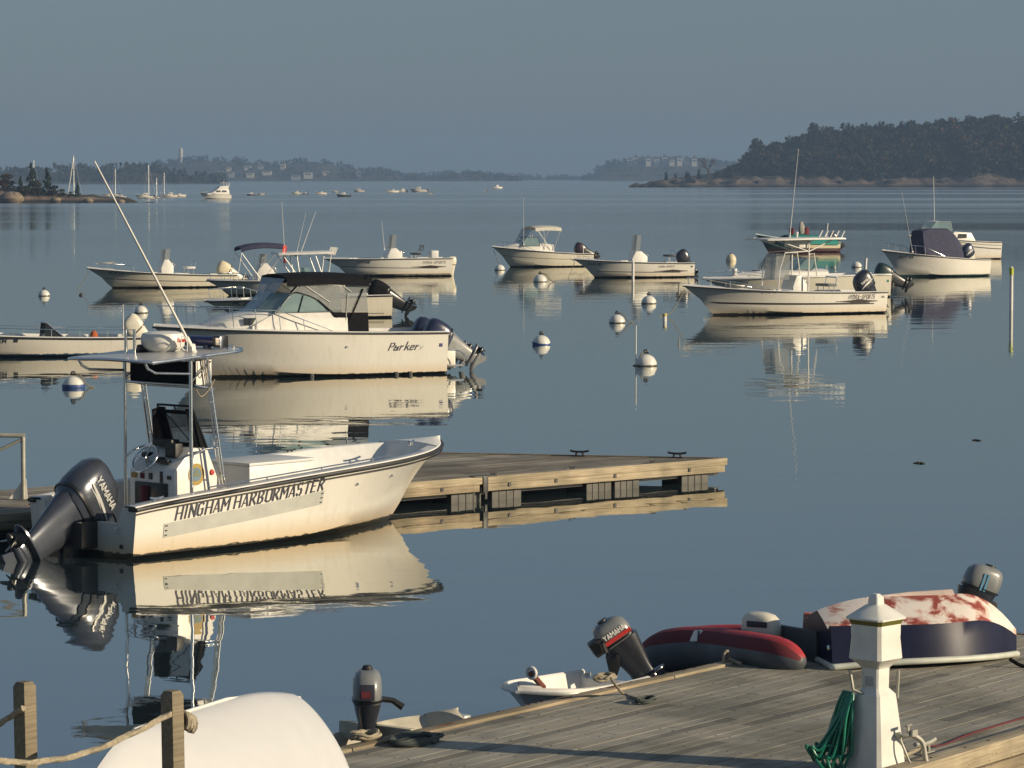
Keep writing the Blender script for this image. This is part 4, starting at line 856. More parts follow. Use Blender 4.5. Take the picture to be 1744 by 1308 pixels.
one('end_board', lambda b: b.box((3.33, -2.23, DZ - 0.10), (0.05, 4.5, 0.22)), W_TAN, dock); one('end_board', lambda b: b.box((-10.63, -2.23, DZ - 0.10), (0.05, 4.5, 0.22)), W_TAN, dock)
one('float_body', lambda b: b.box((-3.65, -2.23, 0.155), (13.9, 4.3, 0.56)), M_BLACK, dock)  # black top sits just under the planks, standing in for shade in the gaps
mb = MB(); r_ = random.Random(8)
for i in range(60): mb.lathe([(0.0, 0), (0.012, 0), (0.012, 0.004), (0, 0.006)], 6, (r_.uniform(-10, 3.1), -0.035 if i % 2 else -4.4, DZ + (0.026 if i % 2 else 0.081)))
for i in range(900):
    x = -10.5 + 0.61 * (i % 22) + r_.uniform(-0.01, 0.01); mb.box((x, -0.16 - 0.142 * (i // 22) - (0.035 if i % 2 else 0.105), DZ + 0.0015), (0.012, 0.010, 0.003))
mb.build('bolt_heads', M_INK, dock)
mb = MB()
for x in (-3.0, -2.2, -0.2, -6.8, -4.8): mb.loft([superring(x, -0.07, DZ + 0.0262 + t * 0.002, 0.22, 0.05, 10, 2) for t in (0, 1)])
mb.build('rust_marks', mat('rust_stain', (0.20, 0.085, 0.03), 0.9, var=0.25), dock)
# power pedestal
pq = P(1490, 1312, DZ); ped = thing('power_pedestal', 'white lighthouse shaped dock power pedestal with olive light band', 'pedestal', pq, R(47))
def sq(z, h, c=0.16): h = h * 1.08; k = h * c; return [Vector((x, y, z)) for x, y in ((h, -h + k), (h, h - k), (h - k, h), (-h + k, h), (-h, h - k), (-h, -h + k), (-h + k, -h), (h - k, -h))]
M_PED = mat('white_pedestal_plastic', (0.74, 0.73, 0.67), 0.45, var=0.09, scale=4)
one('body', lambda b: b.loft([sq(0, 0.185), sq(0.02, 0.185), sq(0.025, 0.172), sq(0.36, 0.142), sq(0.62, 0.115), sq(0.67, 0.075), sq(0.83, 0.078), sq(0.86, 0.10), sq(0.91, 0.150), sq(1.08, 0.138), sq(1.10, 0.140), sq(1.185, 0.140)]), M_PED, ped, smooth=30)
one('light_band', lambda b: b.loft([sq(1.185, 0.142), sq(1.225, 0.158)], True), mat('olive_lens', (0.14, 0.13, 0.015), 0.3, coat=0.3), ped, smooth=30)
one('cap', lambda b: b.loft([sq(1.225, 0.168), sq(1.24, 0.170), sq(1.335, 0.062), sq(1.345, 0.046), sq(1.40, 0.042), sq(1.425, 0.02)]), M_PED, ped, smooth=30)
one('hinge_line', lambda b: b.box((-0.0, -0.139, 1.085), (0.26, 0.014, 0.010)), M_DECK, ped); one('hinge_line', lambda b: b.box((-0.139, 0, 1.085), (0.014, 0.26, 0.010)), M_DECK, ped)
one('outlet_ring', lambda b: b.tube([Vector((-0.146, 0.0 + 0.027 * math.cos(a * 0.4), 0.965 + 0.027 * math.sin(a * 0.4))) for a in range(16)], 0.007, 6, closed=True), M_INK, ped)
one('meter_door', lambda b: b.box((-0.170, 0.0, 0.19), (0.012, 0.20, 0.34)), M_DECK, ped, rot=(0, R(4), 0), bevel=0.004); one('neck_panel', lambda b: b.box((-0.078, 0.0, 0.745), (0.010, 0.085, 0.11)), mat('grey_panel', (0.42, 0.43, 0.43), 0.5), ped)
mb = MB()
for y in (-0.05, 0.05): mb.box((-0.10, y, 0.885), (0.04, 0.03, 0.02))
mb.build('outlet_slots', M_INK, ped)
one('hose_hanger', lambda b: (b.tube([(-0.10, 0.02, 0.62), (-0.16, 0.10, 0.66), (-0.18, 0.12, 0.82)], 0.014, 6), b.tube([(0.12, -0.02, 0.62), (0.17, -0.09, 0.58), (0.17, -0.10, 0.80)], 0.014, 6)), M_GALV, ped)
mb = MB(); mb.tube([(0.05, -0.17, 0.30), (0.05, -0.24, 0.30), (0.12, -0.27, 0.31)], 0.018, 8); mb.tube([(0.09, -0.26, 0.31), (0.09, -0.26, 0.37)], 0.012, 6); mb.tube([(0.05, -0.27, 0.38), (0.14, -0.25, 0.38)], 0.012, 6); mb.tube(bez([(0.12, -0.27, 0.31), (0.22, -0.30, 0.24), (0.25, -0.31, 0.12), (0.27, -0.32, 0.02)], 5), 0.022, 8); mb.box((0.13, -0.275, 0.32), (0.07, 0.05, 0.05)); mb.tube(bez([(0.05, -0.20, 0.29), (0.06, -0.25, 0.18), (0.12, -0.28, 0.05), (0.2, -0.32, 0.02)], 4), 0.010, 6)
mb.build('water_tap', M_GALV, ped, smooth=60)
# green hose hung in long loops
hz = P(1449, 1168, DZ + 0.66); hz = Vector((pq.x - 0.20, pq.y - 0.02, 0)); hose = thing('garden_hose', 'green garden hose hung in long loops on the pedestal hook', 'hose', (hz.x, hz.y, 0), 0)
r_ = random.Random(4); mb = MB(); M_HOSE = mat('green_hose_rubber', (0.012, 0.19, 0.11), 0.32, coat=0.2, var=0.08)
for k in range(13):
    dxb = -0.06 - 0.235 * ((k * 5) % 13) / 12; bz = DZ + 0.03 + r_.uniform(0.0, 0.12); wv = 0.03 + r_.uniform(0, 0.035); yy = -0.09 + 0.015 * k + r_.uniform(-0.02, 0.02)
    top = Vector((0.015 - 0.006 * k, yy * 0.4, 1.07 + 0.012 * (k % 3)))
    mb.tube(bez([top, top + Vector((-0.05 - wv * 0.3, yy * 0.5, -0.18)), Vector((dxb * 0.75 - wv * 0.8, yy, (bz + 0.72) / 2 - 0.02)), Vector((dxb - wv, yy, bz + 0.07)), Vector((dxb - wv * 0.1, yy, bz - 0.02)), Vector((dxb + wv, yy, bz + 0.07)), Vector((dxb * 0.62 + wv * 1.2, yy, (bz + 0.75) / 2)), top + Vector((-0.01, yy * 0.5, -0.16)), top], 6), 0.0125, 7)
mb.tube(bez([(-0.28, -0.05, DZ + 0.10), (-0.20, -0.12, DZ + 0.02), (-0.05, -0.10, DZ + 0.015), (0.05, -0.08, DZ + 0.015)], 6), 0.0125, 7)
mb.build('hose_loops', M_HOSE, hose, smooth=60)
one('hose_tie', lambda b: b.tube([(0.03 * math.cos(a) - 0.0, 0.05 * math.sin(a), 1.02) for a in [i * 0.5 for i in range(13)]], 0.012, 6), M_HOSE, hose)
# cleat with lines at the lower right
q = dl(1632, 1290); c = thing('dock_cleat', 'grey iron cleat near the right corner with a pale and a red line made fast', 'cleat', dw(q.x, -4.05, DZ), DANG); cleat(c, (0, 0, 0), 1.3, M_GALV, name='horns')
def line(label, pts, r_, m, name='rope', n=8):
    pts = [Vector(p) for p in pts]; o = pts[0].copy(); mb = MB(); mb.tube(bez([p - o for p in pts], n), r_, 6); ob = mb.build(name, m, loc=o, smooth=60); return tag(ob, label, 'rope')
cq = dw(q.x, -4.05, DZ)
line('pale rope running along the dock edge from the iron cleat', [cq + Vector((0, 0, 0.07)), cq + Vector((-0.15, -0.17, 0.03)), cq - DU * 0.8 + Vector((0, 0, 0.015)), cq - DU * 1.6 + Vector((0.05, -0.06, 0.015)), cq - DU * 3 + Vector((0.2, -0.2, 0.016))], 0.016, M_ROPE)
line('thin dark red line stretched right from the iron cleat', [cq + Vector((0, 0, 0.07)), cq + DU * 0.3 + Vector((0, 0, 0.03)), cq + DU * 1.2 + Vector((-0.1, 0.08, 0.012)), cq + DU * 3 + Vector((-0.1, 0.1, 0.012))], 0.008, M_DKRED)
# upturned blue dinghy with worn red bottom paint
a_ = dl(1378, 1143); b_ = dl(1742, 1098); pa, pb = P(1380, 1142, DZ), P(1735, 1098, DZ)
M_DBLUE = mat('dark_blue_hull_paint', (0.016, 0.019, 0.045), 0.38, var=0.12, spec=0.14)
def worn_bottom():
    m, t, b = nodes_of('worn_red_on_white_bottom'); N = t.nodes.new; Lk = t.links.new
    tc = N('ShaderNodeTexCoord'); n = N('ShaderNodeTexNoise'); n.inputs['Scale'].default_value = 3.0; n.inputs['Detail'].default_value = 7; n.inputs['Roughness'].default_value = 0.62; n.inputs['Distortion'].default_value = 0.4; Lk(tc.outputs['Object'], n.inputs['Vector'])
    cr = N('ShaderNodeValToRGB'); e = cr.color_ramp.elements; e[0].position = 0.46; e[0].color = (0.76, 0.68, 0.60, 1); e[1].position = 0.555; e[1].color = (0.28, 0.055, 0.035, 1); k = cr.color_ramp.elements.new(0.505); k.color = (0.62, 0.40, 0.33, 1)
    Lk(n.outputs['Fac'], cr.inputs['Fac']); Lk(cr.outputs[0], b.inputs['Base Color']); b.inputs['Roughness'].default_value = 0.55; return m
def upturned(name, label, o, rz, L, B, h, side_h, mats, rim_m, transom=True, bow_fine=2.2, stern_w=0.86, vee=0.10, rise=0.25, round_=False, cat='dinghy'):
    """dinghy lying keel-up: rim on the deck, bottom above"""
    r = thing(name, label, cat, o, rz); mb = MB(); rows = []; rim = []
    for i in range(41):
        t = (i / 40) ** 1.5; u_ = max(0, (t - 0.40) / 0.60); b = B / 2 * (stern_w + (1 - stern_w) * min(1, t / 0.4)) * max(0.0, 1 - u_ ** bow_fine); b = max(b, 0.02)
        f = 1 - max(0, (t - 0.72) / 0.28) ** 2 * (1 - rise); hz_ = h * f * (1 - 0.20 * max(0, 1 - t / 0.35) ** 2); sh = side_h * (f * 0.85 + 0.15); cb = b * (0.86 - 0.28 * u_ ** 2); zr = 0.03 + 0.05 * math.sin(t * math.pi); x = L * t - 0.25 * h * u_ ** 3 * 0
        if round_:
            e_ = math.sqrt(max(0.0, 1 - max(0, 1 - t / 0.06) ** 2)) if t < 0.06 else 1.0; bb = b * (0.45 + 0.55 * e_); hh = zr + (hz_ - zr) * (0.62 + 0.38 * e_)
            half = [(bb * (k / 13), zr + (hh - zr) * (1 - (k / 13) ** 1.34) ** 0.70) for k in range(14)]
            half = [(y, z - 0.0) for y, z in half]
        else: half = [(0, hz_ + 0.0), (cb * 0.45, hz_ - vee * 0.42), (cb * 0.80, hz_ - vee - (hz_ - vee - sh) * 0.3), (cb * 0.96, sh + 0.012), (cb, sh), (cb + (b - cb) * 0.55, sh * 0.55 + zr * 0.45), (b, zr)]
        rows.append([Vector((x, -y, z)) for y, z in half[::-1]] + [Vector((x, y, z)) for y, z in half[1:]]); rim.append((x, b, zr))
    mb.grid(rows)
    if not round_:
        nc = len(rows[0]) - 1
        for i in range(len(mb.f)): mb.m[i] = 1 if 2 <= (i % nc) <= nc - 3 else 0
    n0 = len(mb.f); mb.cur = 0
    o0 = mb._add(rows[0], [tuple(range(len(rows[0])))]); mb._add(rows[-1], [tuple(range(len(rows[-1])))])
    ob = mb.build('hull', mats, r, smooth=32 if not round_ else 50, merge=0.0005)
    path = [Vector((x, b + 0.012, z)) for x, b, z in rim] + [Vector((x, -b - 0.012, z)) for x, b, z in rim[::-1]]
    one('rub_rail', lambda b: b.tube(path, 0.032, 8, closed=True), rim_m, r, smooth=60)
    return r, ob
M_RIM = mat('pale_rub_rail', (0.56, 0.58, 0.50), 0.5, var=0.1)
hd = R(11); nrm = Vector((-math.sin(hd), math.cos(hd), 0)); o_ = pa + nrm * 0.56 + Vector((0.22, 0, 0))
dg, dh = upturned('upturned_dinghy', 'upturned dinghy with dark blue sides and worn red and white bottom', (o_.x, o_.y, DZ), hd, 2.05, 1.24, 0.64, 0.42, [M_DBLUE, worn_bottom()], M_RIM, vee=0.16, stern_w=0.88, rise=0.42)
one('keel', lambda b: b.prism([(0.45, 0.58), (1.42, 0.60), (1.38, 0.685), (0.95, 0.67), (0.5, 0.63)], lambda a, c, t: Vector((a, t, c)), -0.02, 0.02), mat('worn_white_keel', (0.66, 0.56, 0.50), 0.6, var=0.15), dh)
one('drain_fitting', lambda b: b.lathe([(0, 0), (0.03, 0), (0.02, 0.02), (0, 0.02)], 10), M_CHROME, dh, loc=(-0.005, -0.42, 0.20), rot=(0, R(-90), 0)); one('paper_sticker', lambda b: b.box((2.30, -0.338, 0.22), (0.07, 0.012, 0.13)), M_WHITE, dh, rot=(0, 0, 0)) if False else None
one('strap', lambda b: b.tube(bez([(1.75, -0.66, 0.08), (1.85, -0.74, 0.02), (2.0, -0.78, 0.015), (2.2, -0.70, 0.015)], 5), 0.02, 5), M_CANVAS, dg)
# white upturned hull, left foreground
wa = P(520, 1173, 1.20); M_WHULL = mat('smooth_white_gelcoat', (0.60, 0.60, 0.595), 0.38, coat=0.15, var=0.015)
o_ = dw(DF.L(np.array([wa.x - DO.x, wa.y - DO.y, 0]))[0], DF.L(np.array([wa.x - DO.x, wa.y - DO.y, 0]))[1], DZ)
upturned('upturned_boat', 'smooth white upturned hull in the left foreground behind the rope posts', o_, R(247), 3.6, 1.24, 0.86, 0.4, [M_WHULL], M_WHITE, round_=True, stern_w=0.80, bow_fine=2.4, rise=0.4)
uh = bpy.data.objects['upturned_boat'].children[0]; one('keel_strip', lambda b: b.tube([(x, 0, z) for x, z in ((0.10, 0.69), (0.3, 0.735), (0.7, 0.80), (1.3, 0.858), (2.2, 0.858), (2.7, 0.845))], 0.016, 6), M_WHITE, uh)

# --- small craft lying along the dock's outer side
def tender(name, label, a, ln, bm_, fs, fb, m, head=None, **kw):
    hd_ = DANG if head is None else head
    r = thing(name, label, 'dinghy', a, hd_); H = Hull(r, ln, bm_, fs, fb, draft=0.12, rake=0.35, m=m, deck_m=m, sole=0.10, cap=0.05, deck_t=0.93, notch=(0.3, 0.04), rail_m=kw.pop('rail_m', M_ALU), rail_r=0.018, chine=0.03, chine_b=0.45, **kw)
    return r, H
M_GREYTAN = mat('grey_tan_skiff_paint', (0.50, 0.46, 0.36), 0.6, var=0.12); M_TANHULL = mat('tan_skiff_paint', (0.50, 0.42, 0.27), 0.6, var=0.12); M_GREYHULL = mat('pale_grey_skiff_paint', (0.50, 0.52, 0.52), 0.5, var=0.1)
a = dw(*[DF.L(np.array([P(612, 1245, 0.3).x - DO.x, P(612, 1245, 0.3).y - DO.y, 0]))[i] for i in (0, 1)], 0); 
sk, H = tender('skiff', 'small grey tan skiff with a grey outboard, tied between white hull and dock edge', dw(-6.42, 0.62, 0), 2.72, 0.86, 0.27, 0.33, M_GREYTAN, t0=0.6, p=4.0, stern_w=0.95, flare=0.3)
one('bow_plate', lambda b: b.box((2.64, 0.0, 0.31), (0.10, 0.34, 0.12)), M_ALU, sk, bevel=0.02)
one('motor_beam', lambda b: b.box((1.53, 0, 0.34), (0.07, 0.80, 0.16)), M_GREYTAN, sk, bevel=0.008); one('rib', lambda b: b.box((2.1, 0.37, 0.19), (0.04, 0.03, 0.18)), M_ALU, sk)
mo = outboard(sk, (1.46, 0.05, 0.55), 0.64, 0, M_ENGLT, M_ENGDK, style=1, yaw=R(38), label='grey outboard seen from behind with dark panel')
cw = mo.children[0]
one('front_panel', lambda b: b.box((-0.402, 0, 0.215), (0.02, 0.13, 0.14)), M_INK, cw, bevel=0.006); one('red_mark', lambda b: b.box((-0.414, 0.01, 0.20), (0.004, 0.08, 0.06)), M_DKRED, cw)
one('fuel_cap', lambda b: b.lathe([(0, 0), (0.045, 0), (0.05, 0.02), (0.035, 0.05), (0, 0.055)], 12, (-0.165, 0, 0.37)), M_BLACK, cw); one('tiller', lambda b: b.tube([(0.02, -0.08, 0.10), (0.03, -0.22, 0.08), (0.02, -0.31, 0.02)], [0.028, 0.026, 0.034], 8), M_BLACK, mo)
wd, H = tender('dinghy', 'white dinghy with a tilted grey outboard, lying along the dock edge', dw(-1.02, 0.72, 0), 1.62, 0.95, 0.36, 0.42, M_WHITE, head=DANG + math.pi, t0=0.55, p=3.2, stern_w=0.9)
lettering('lettering', 'BOSTON', 0.07, H.place(1.34, 0.24, 1), M_INK, H.o, fit=0.36, bold=0.22)
one('name_board', lambda b: b.box((1.6, 0.50, 0.3), (0.5, 0.02, 0.1)), mat('dark_grey_board', (0.10, 0.11, 0.12), 0.5), wd) if False else None
H.band('grey_side', 0.85, 1.45, lambda x: 0.25, lambda x: 0.06, mat('grey_band_paint', (0.25, 0.27, 0.29), 0.5), 1)
one('oar_handle', lambda b: (b.tube([(1.42, 0.15, 0.44), (1.62, 0.15, 0.60)], 0.03, 8)), mat('red_brown_grip', (0.16, 0.05, 0.035), 0.6), wd); one('oar_collar', lambda b: b.tube([Vector((1.61, 0.15 + 0.05 * math.cos(a_), 0.60 + 0.05 * math.sin(a_))) for a_ in [i * 0.52 for i in range(12)]], 0.018, 6, closed=True), M_WHITE, wd)
mo = outboard(wd, (0.10, 0.0, 0.54), 0.56, 34, M_ENGLT, M_ENGDK, style=1, yaw=R(-48), label='grey outboard tilted up, red stripe on its hood')
cw = mo.children[0]
for sg in (1, -1):
    one('red_stripe', lambda b: b.box((-0.185, sg * 0.1135, 0.150), (0.29, 0.006, 0.04)), M_RED, cw)
    lettering('lettering', 'YAMAHA', 0.045, flat_place((-0.055 if sg > 0 else -0.30, sg * 0.1135, 0.185), (-sg, 0, 0), (0, 0, 1), (0, sg, 0)), M_WHITE, cw, fit=0.235, bold=0.24)
one('fuel_cap', lambda b: b.lathe([(0, 0), (0.05, 0), (0.05, 0.03), (0, 0.035)], 12, (-0.145, 0, 0.325)), M_BLACK, cw); one('carburettor_cover', lambda b: b.box((0.03, 0, 0.16), (0.14, 0.2, 0.16)), M_BLACK, cw, bevel=0.03); one('steering_arm', lambda b: b.tube([(0.0, 0.12, 0.10), (-0.02, 0.15, 0.2)], 0.03, 8), M_BLACK, mo)
# inflatable tender, half drawn onto the dock
infl = thing('inflatable_boat', 'slack red and grey inflatable tender with white outboard, beside the blue dinghy', 'dinghy', (0, 0, 0), 0)
def tube_path(pts, r_, mb, n=18):
    pts = bez(pts, 8); k = len(pts); rings = []
    for i, p in enumerate(pts):
        d = (pts[min(i + 1, k - 1)] - pts[max(i - 1, 0)]).normalized(); sd = d.cross(Vector((0, 0, 1))).normalized(); up = sd.cross(d); rr = r_[0] + (r_[1] - r_[0]) * i / (k - 1)
        if i < 6: rr *= 0.25 + 0.75 * math.sin(i / 6 * math.pi / 2)
        rings.append([p + (sd * math.cos(2 * math.pi * j / n) + up * math.sin(2 * math.pi * j / n)) * rr for j in range(n)])
    o = len(mb.f); mb.loft(rings)
    for i in range(k - 1):
        for j in range(n): mb.m[o + i * n + j] = 1 if 2 <= j < 6 else (2 if j in (6, 7) else 0)
c0, c1, c2, c3, c4 = PD(1368, 1128, 31.5), PD(1300, 1116, 31.9), PD(1205, 1104, 32.8), PD(1138, 1110, 33.2), PD(1106, 1140, 33.6)
M_GREYFAB = mat('grey_hypalon', (0.075, 0.085, 0.095), 0.55, var=0.12, scale=4); M_REDFAB = mat('faded_red_hypalon', (0.48, 0.04, 0.05), 0.6, var=0.25, scale=3)
mb = MB(); tube_path([c0, c1, c2, c3, c4], (0.20, 0.235), mb); off = Vector((0.55, 0.75, -0.06))
tube_path([c0 + off, c1 + off, c2 + off * 0.95, c3 + off * 0.6 + Vector((-0.05, 0.2, 0)), c4 + Vector((-0.02, 0.25, 0.02))], (0.19, 0.20), mb); mb.build('air_tubes', [M_GREYFAB, M_REDFAB, M_DKRED], infl, smooth=50)
mb = MB(); mb.sheet([[c1 + Vector((0, 0.1, -0.1)), c1 + off * 0.9 + Vector((0, 0, -0.1))], [c2 + Vector((0, 0.1, -0.12)), c2 + off * 0.85 + Vector((0, 0, -0.12))], [c3 + Vector((0, 0.15, -0.12)), c3 + off * 0.5 + Vector((0, 0.1, -0.12))]], 0.05); mb.build('floor', M_GREYFAB, infl)
mb = MB(); pp = bez([c0, c1, c2, c3, c4], 8); mb.tube([p + Vector((-0.10, -0.155, 0.045)) for p in pp[7:-3]], 0.022, 6); mb.build('rubbing_strake', M_DKRED, infl, smooth=60)
cc = c2 + Vector((-0.10, -0.15, 0.135)); mb = MB(); mb.prism([(-0.09, -0.055), (0.09, -0.055), (0.075, 0.05), (0.03, 0.075), (-0.04, 0.07), (-0.07, 0.0)], lambda a, c_, t: cc + Vector((a, -t * 0.75 + c_ * 0.55, c_ * 0.8 + t * 0.6)), -0.02, 0.012); mb.build('logo_patch', M_WHITE, infl); mb = MB(); mb.prism([(-0.015, -0.05), (0.005, -0.05), (0.015, 0.06), (-0.005, 0.06)], lambda a, c_, t: cc + Vector((a, -t * 0.75 + c_ * 0.55, c_ * 0.8 + t * 0.6)), 0.012, 0.018); mb.build('logo_bar', M_INK, infl)
tr_ = (c1 + c1 + off) / 2; one('transom_board', lambda b: b.box(tr_ + Vector((0.05, 0.0, 0.08)), (0.06, 0.75, 0.35), Matrix.Rotation(R(36), 3, 'Z')), M_GREYFAB, infl)
mo = outboard(infl, (tr_.x - 0.42, tr_.y + 0.25, 0.50), 0.64, 0, M_ENGWH, M_ENGDK, style=1, yaw=R(150), label='white outboard with black grille'); cw = mo.children[0]
one('grille', lambda b: b.box((-0.2, 0.125, 0.28), (0.22, 0.02, 0.06)), M_INK, cw, bevel=0.02); one('grille', lambda b: b.box((-0.2, 0.127, 0.17), (0.22, 0.02, 0.03)), M_INK, cw)
# grey outboard on a tender hidden behind the blue dinghy
tg, H = tender('dinghy', 'pale grey tender mostly hidden behind the blue upturned dinghy, grey outboard showing', (4.92, 35.5, 0), 2.0, 0.85, 0.28, 0.33, M_GREYHULL, head=R(100), t0=0.55, p=3.0)
mo = outboard(tg, (0.0, -0.30, 0.54), 0.66, 20, M_ENGLT, M_ENGDK, style=1, yaw=R(-85), label='grey outboard with blue stripes'); cw = mo.children[0]
one('fuel_cap', lambda b: b.lathe([(0, 0), (0.06, 0), (0.055, 0.03), (0, 0.035)], 12, (-0.16, 0, 0.385)), M_BLACK, cw)
for k in range(2): one('blue_stripe', lambda b: b.box((-0.20 - 0.045 * k, -0.134, 0.21), (0.022, 0.008, 0.19)), mat('sky_blue_decal', (0.10, 0.28, 0.45), 0.4), cw, rot=(0, 0, 0))
# ropes lying on the dock
def coil(label, c, n, rad, m, seed, r0=0.012):
    r = random.Random(seed); pts = []
    for i in range(n * 9):
        a = i * 2 * math.pi / 9; rr = rad * (0.55 + 0.45 * r.random()); pts.append(Vector((rr * math.cos(a) * 1.5, rr * math.sin(a), 0.015 + 0.07 * r.random() * (1 - rr / rad * 0.5))))
    mb = MB(); mb.tube(bez(pts, 3), r0, 5); return tag(mb.build('rope_coil', m, loc=c, rot=(0, 0, DANG), smooth=60), label, 'rope')
coil('tangled dark grey rope heap on the dock beside the white hull', P(708, 1265, DZ), 7, 0.20, mat('dark_green_grey_rope', (0.07, 0.085, 0.075), 0.9), 1, 0.016)
coil('small knot of dark rope lying on planks below the dinghy outboard', P(1100, 1198, DZ), 4, 0.09, MATS['dark_green_grey_rope'], 2, 0.010)
line('grey line from the white dinghy across the dock edge to the small rope knot', [P(1040, 1155, 0.75), P(1060, 1180, 0.47), P(1085, 1190, DZ + 0.015), P(1110, 1192, DZ + 0.015)], 0.013, M_ROPEG)
coil('tan rope lashing on the dock edge beside the tilted outboard', P(1030, 1160, DZ + 0.03), 5, 0.10, M_ROPE, 5, 0.014)
coil('tan and rust rope lashing on the dock edge below the grey skiff outboard', P(625, 1258, DZ + 0.04), 5, 0.12, M_ROPE, 6, 0.016)
line('short rope loop standing up at the dock edge by the inflatable', [P(1232, 1128, DZ + 0.03), P(1234, 1112, DZ + 0.12), P(1240, 1110, DZ + 0.13), P(1243, 1122, DZ + 0.05), P(1262, 1130, DZ + 0.03)], 0.016, M_ROPE)
# rope fence posts
def post(px, top, label, knot):
    Y = 20.6; q = PD(px, top, Y); k = 0.052
    r = thing('fence_post', label, 'post', (q.x, q.y, 1.0), R(52), 'rope fence posts'); h = q.z - 1.0
    one('timber', lambda b: b.loft([[Vector((x * f, y * f, z)) for x, y in ((k, -k), (k, k), (-k, k), (-k, -k))] for z, f in ((0, 1), (h - 0.03, 1), (h, 0.72))]), W_POST, r, bevel=0.006, rot=(0, R(-1.0), 0))
    if knot: one('rope_knot', lambda b: [b.tube([Vector((0.07 + 0.02 * i, -0.03 + 0.035 * math.cos(a * 0.7 + i), h - 0.20 + 0.05 * math.sin(a * 0.7 + i) - 0.01 * i)) for a in range(10)], 0.017, 6) for i in range(4)], M_ROPE, r)
    return r
post(45, 1160, 'square grey timber post, farther left, with a rope end through it', False); post(296, 1175, 'square grey timber post in front of the white upturned hull, rope knotted through it', True)
def twisted(label, pts, r0, m):
    pts = bez(pts, 40); o = pts[0].copy(); rings = []; s_ = 0; up = Vector((0, 0, 1)); n = 12; dense = []
    for a, b in zip(pts[:-1], pts[1:]):
        l_ = (b - a).length; c_ = max(1, int(l_ / 0.006)); dense += [a + (b - a) * i / c_ for i in range(c_)]
    for i, p in enumerate(dense):
        d = (dense[min(i + 1, len(dense) - 1)] - dense[max(i - 1, 0)]).normalized(); sd = d.cross(up).normalized(); u2 = sd.cross(d); s_ += 0.006
        rings.append([p - o + (sd * math.cos(2 * math.pi * j / n) + u2 * math.sin(2 * math.pi * j / n)) * r0 * (0.86 + 0.17 * math.cos(3 * 2 * math.pi * j / n - s_ / 0.030)) for j in range(n)])
    mb = MB(); mb.loft(rings); return tag(mb.build('fence_rope', m, loc=o, smooth=60, merge=0), label, 'rope')
twisted('thick tan twisted rope sagging left from the knotted post', [PD(290, 1216, 20.5), PD(230, 1247, 20.2), PD(150, 1281, 19.9), PD(70, 1297, 19.6), PD(0, 1295, 19.3), PD(-120, 1262, 18.9), PD(-200, 1225, 18.6)], 0.021, M_ROPE)
twisted('thick tan twisted rope rising right to the farther left post', [PD(40, 1206, 20.5), PD(20, 1219, 20.6), PD(-10, 1238, 20.7), PD(-80, 1272, 20.9), PD(-160, 1285, 21.1)], 0.021, M_ROPE)
qy = MB(); qy.box((-18, 12.8, 0.0), (40, 16, 2.0)); tag(qy.build('quay', mat('quay_concrete', (0.30, 0.29, 0.26), 0.9, var=0.15), bevel=0.02), kind='structure')

# bits of drifting weed on the still water
for i, (px, py, w_) in enumerate(((1664, 750, 15), (1566, 789, 20))):
    c = P(px, py); s_ = w_ * c.y / FPX / 2; r_ = random.Random(i); mb = MB()
    for k in range(9): a = r_.uniform(0, 6.28); mb.tube(bez([(0.3 * s_ * math.cos(a * 2), 0.6 * s_ * math.sin(a * 2), 0.004), (s_ * 0.6 * math.cos(a), s_ * 0.9 * math.sin(a), 0.012), (s_ * math.cos(a + 0.4), s_ * 1.4 * math.sin(a + 0.4), 0.003)], 3), 0.012, 5)
    tag(mb.build('drifting_weed', mat('brown_weed', (0.05, 0.05, 0.03), 0.7), loc=(c.x, c.y, 0)), 'small strand of dark weed drifting on open water', 'seaweed', 'drifting weed')
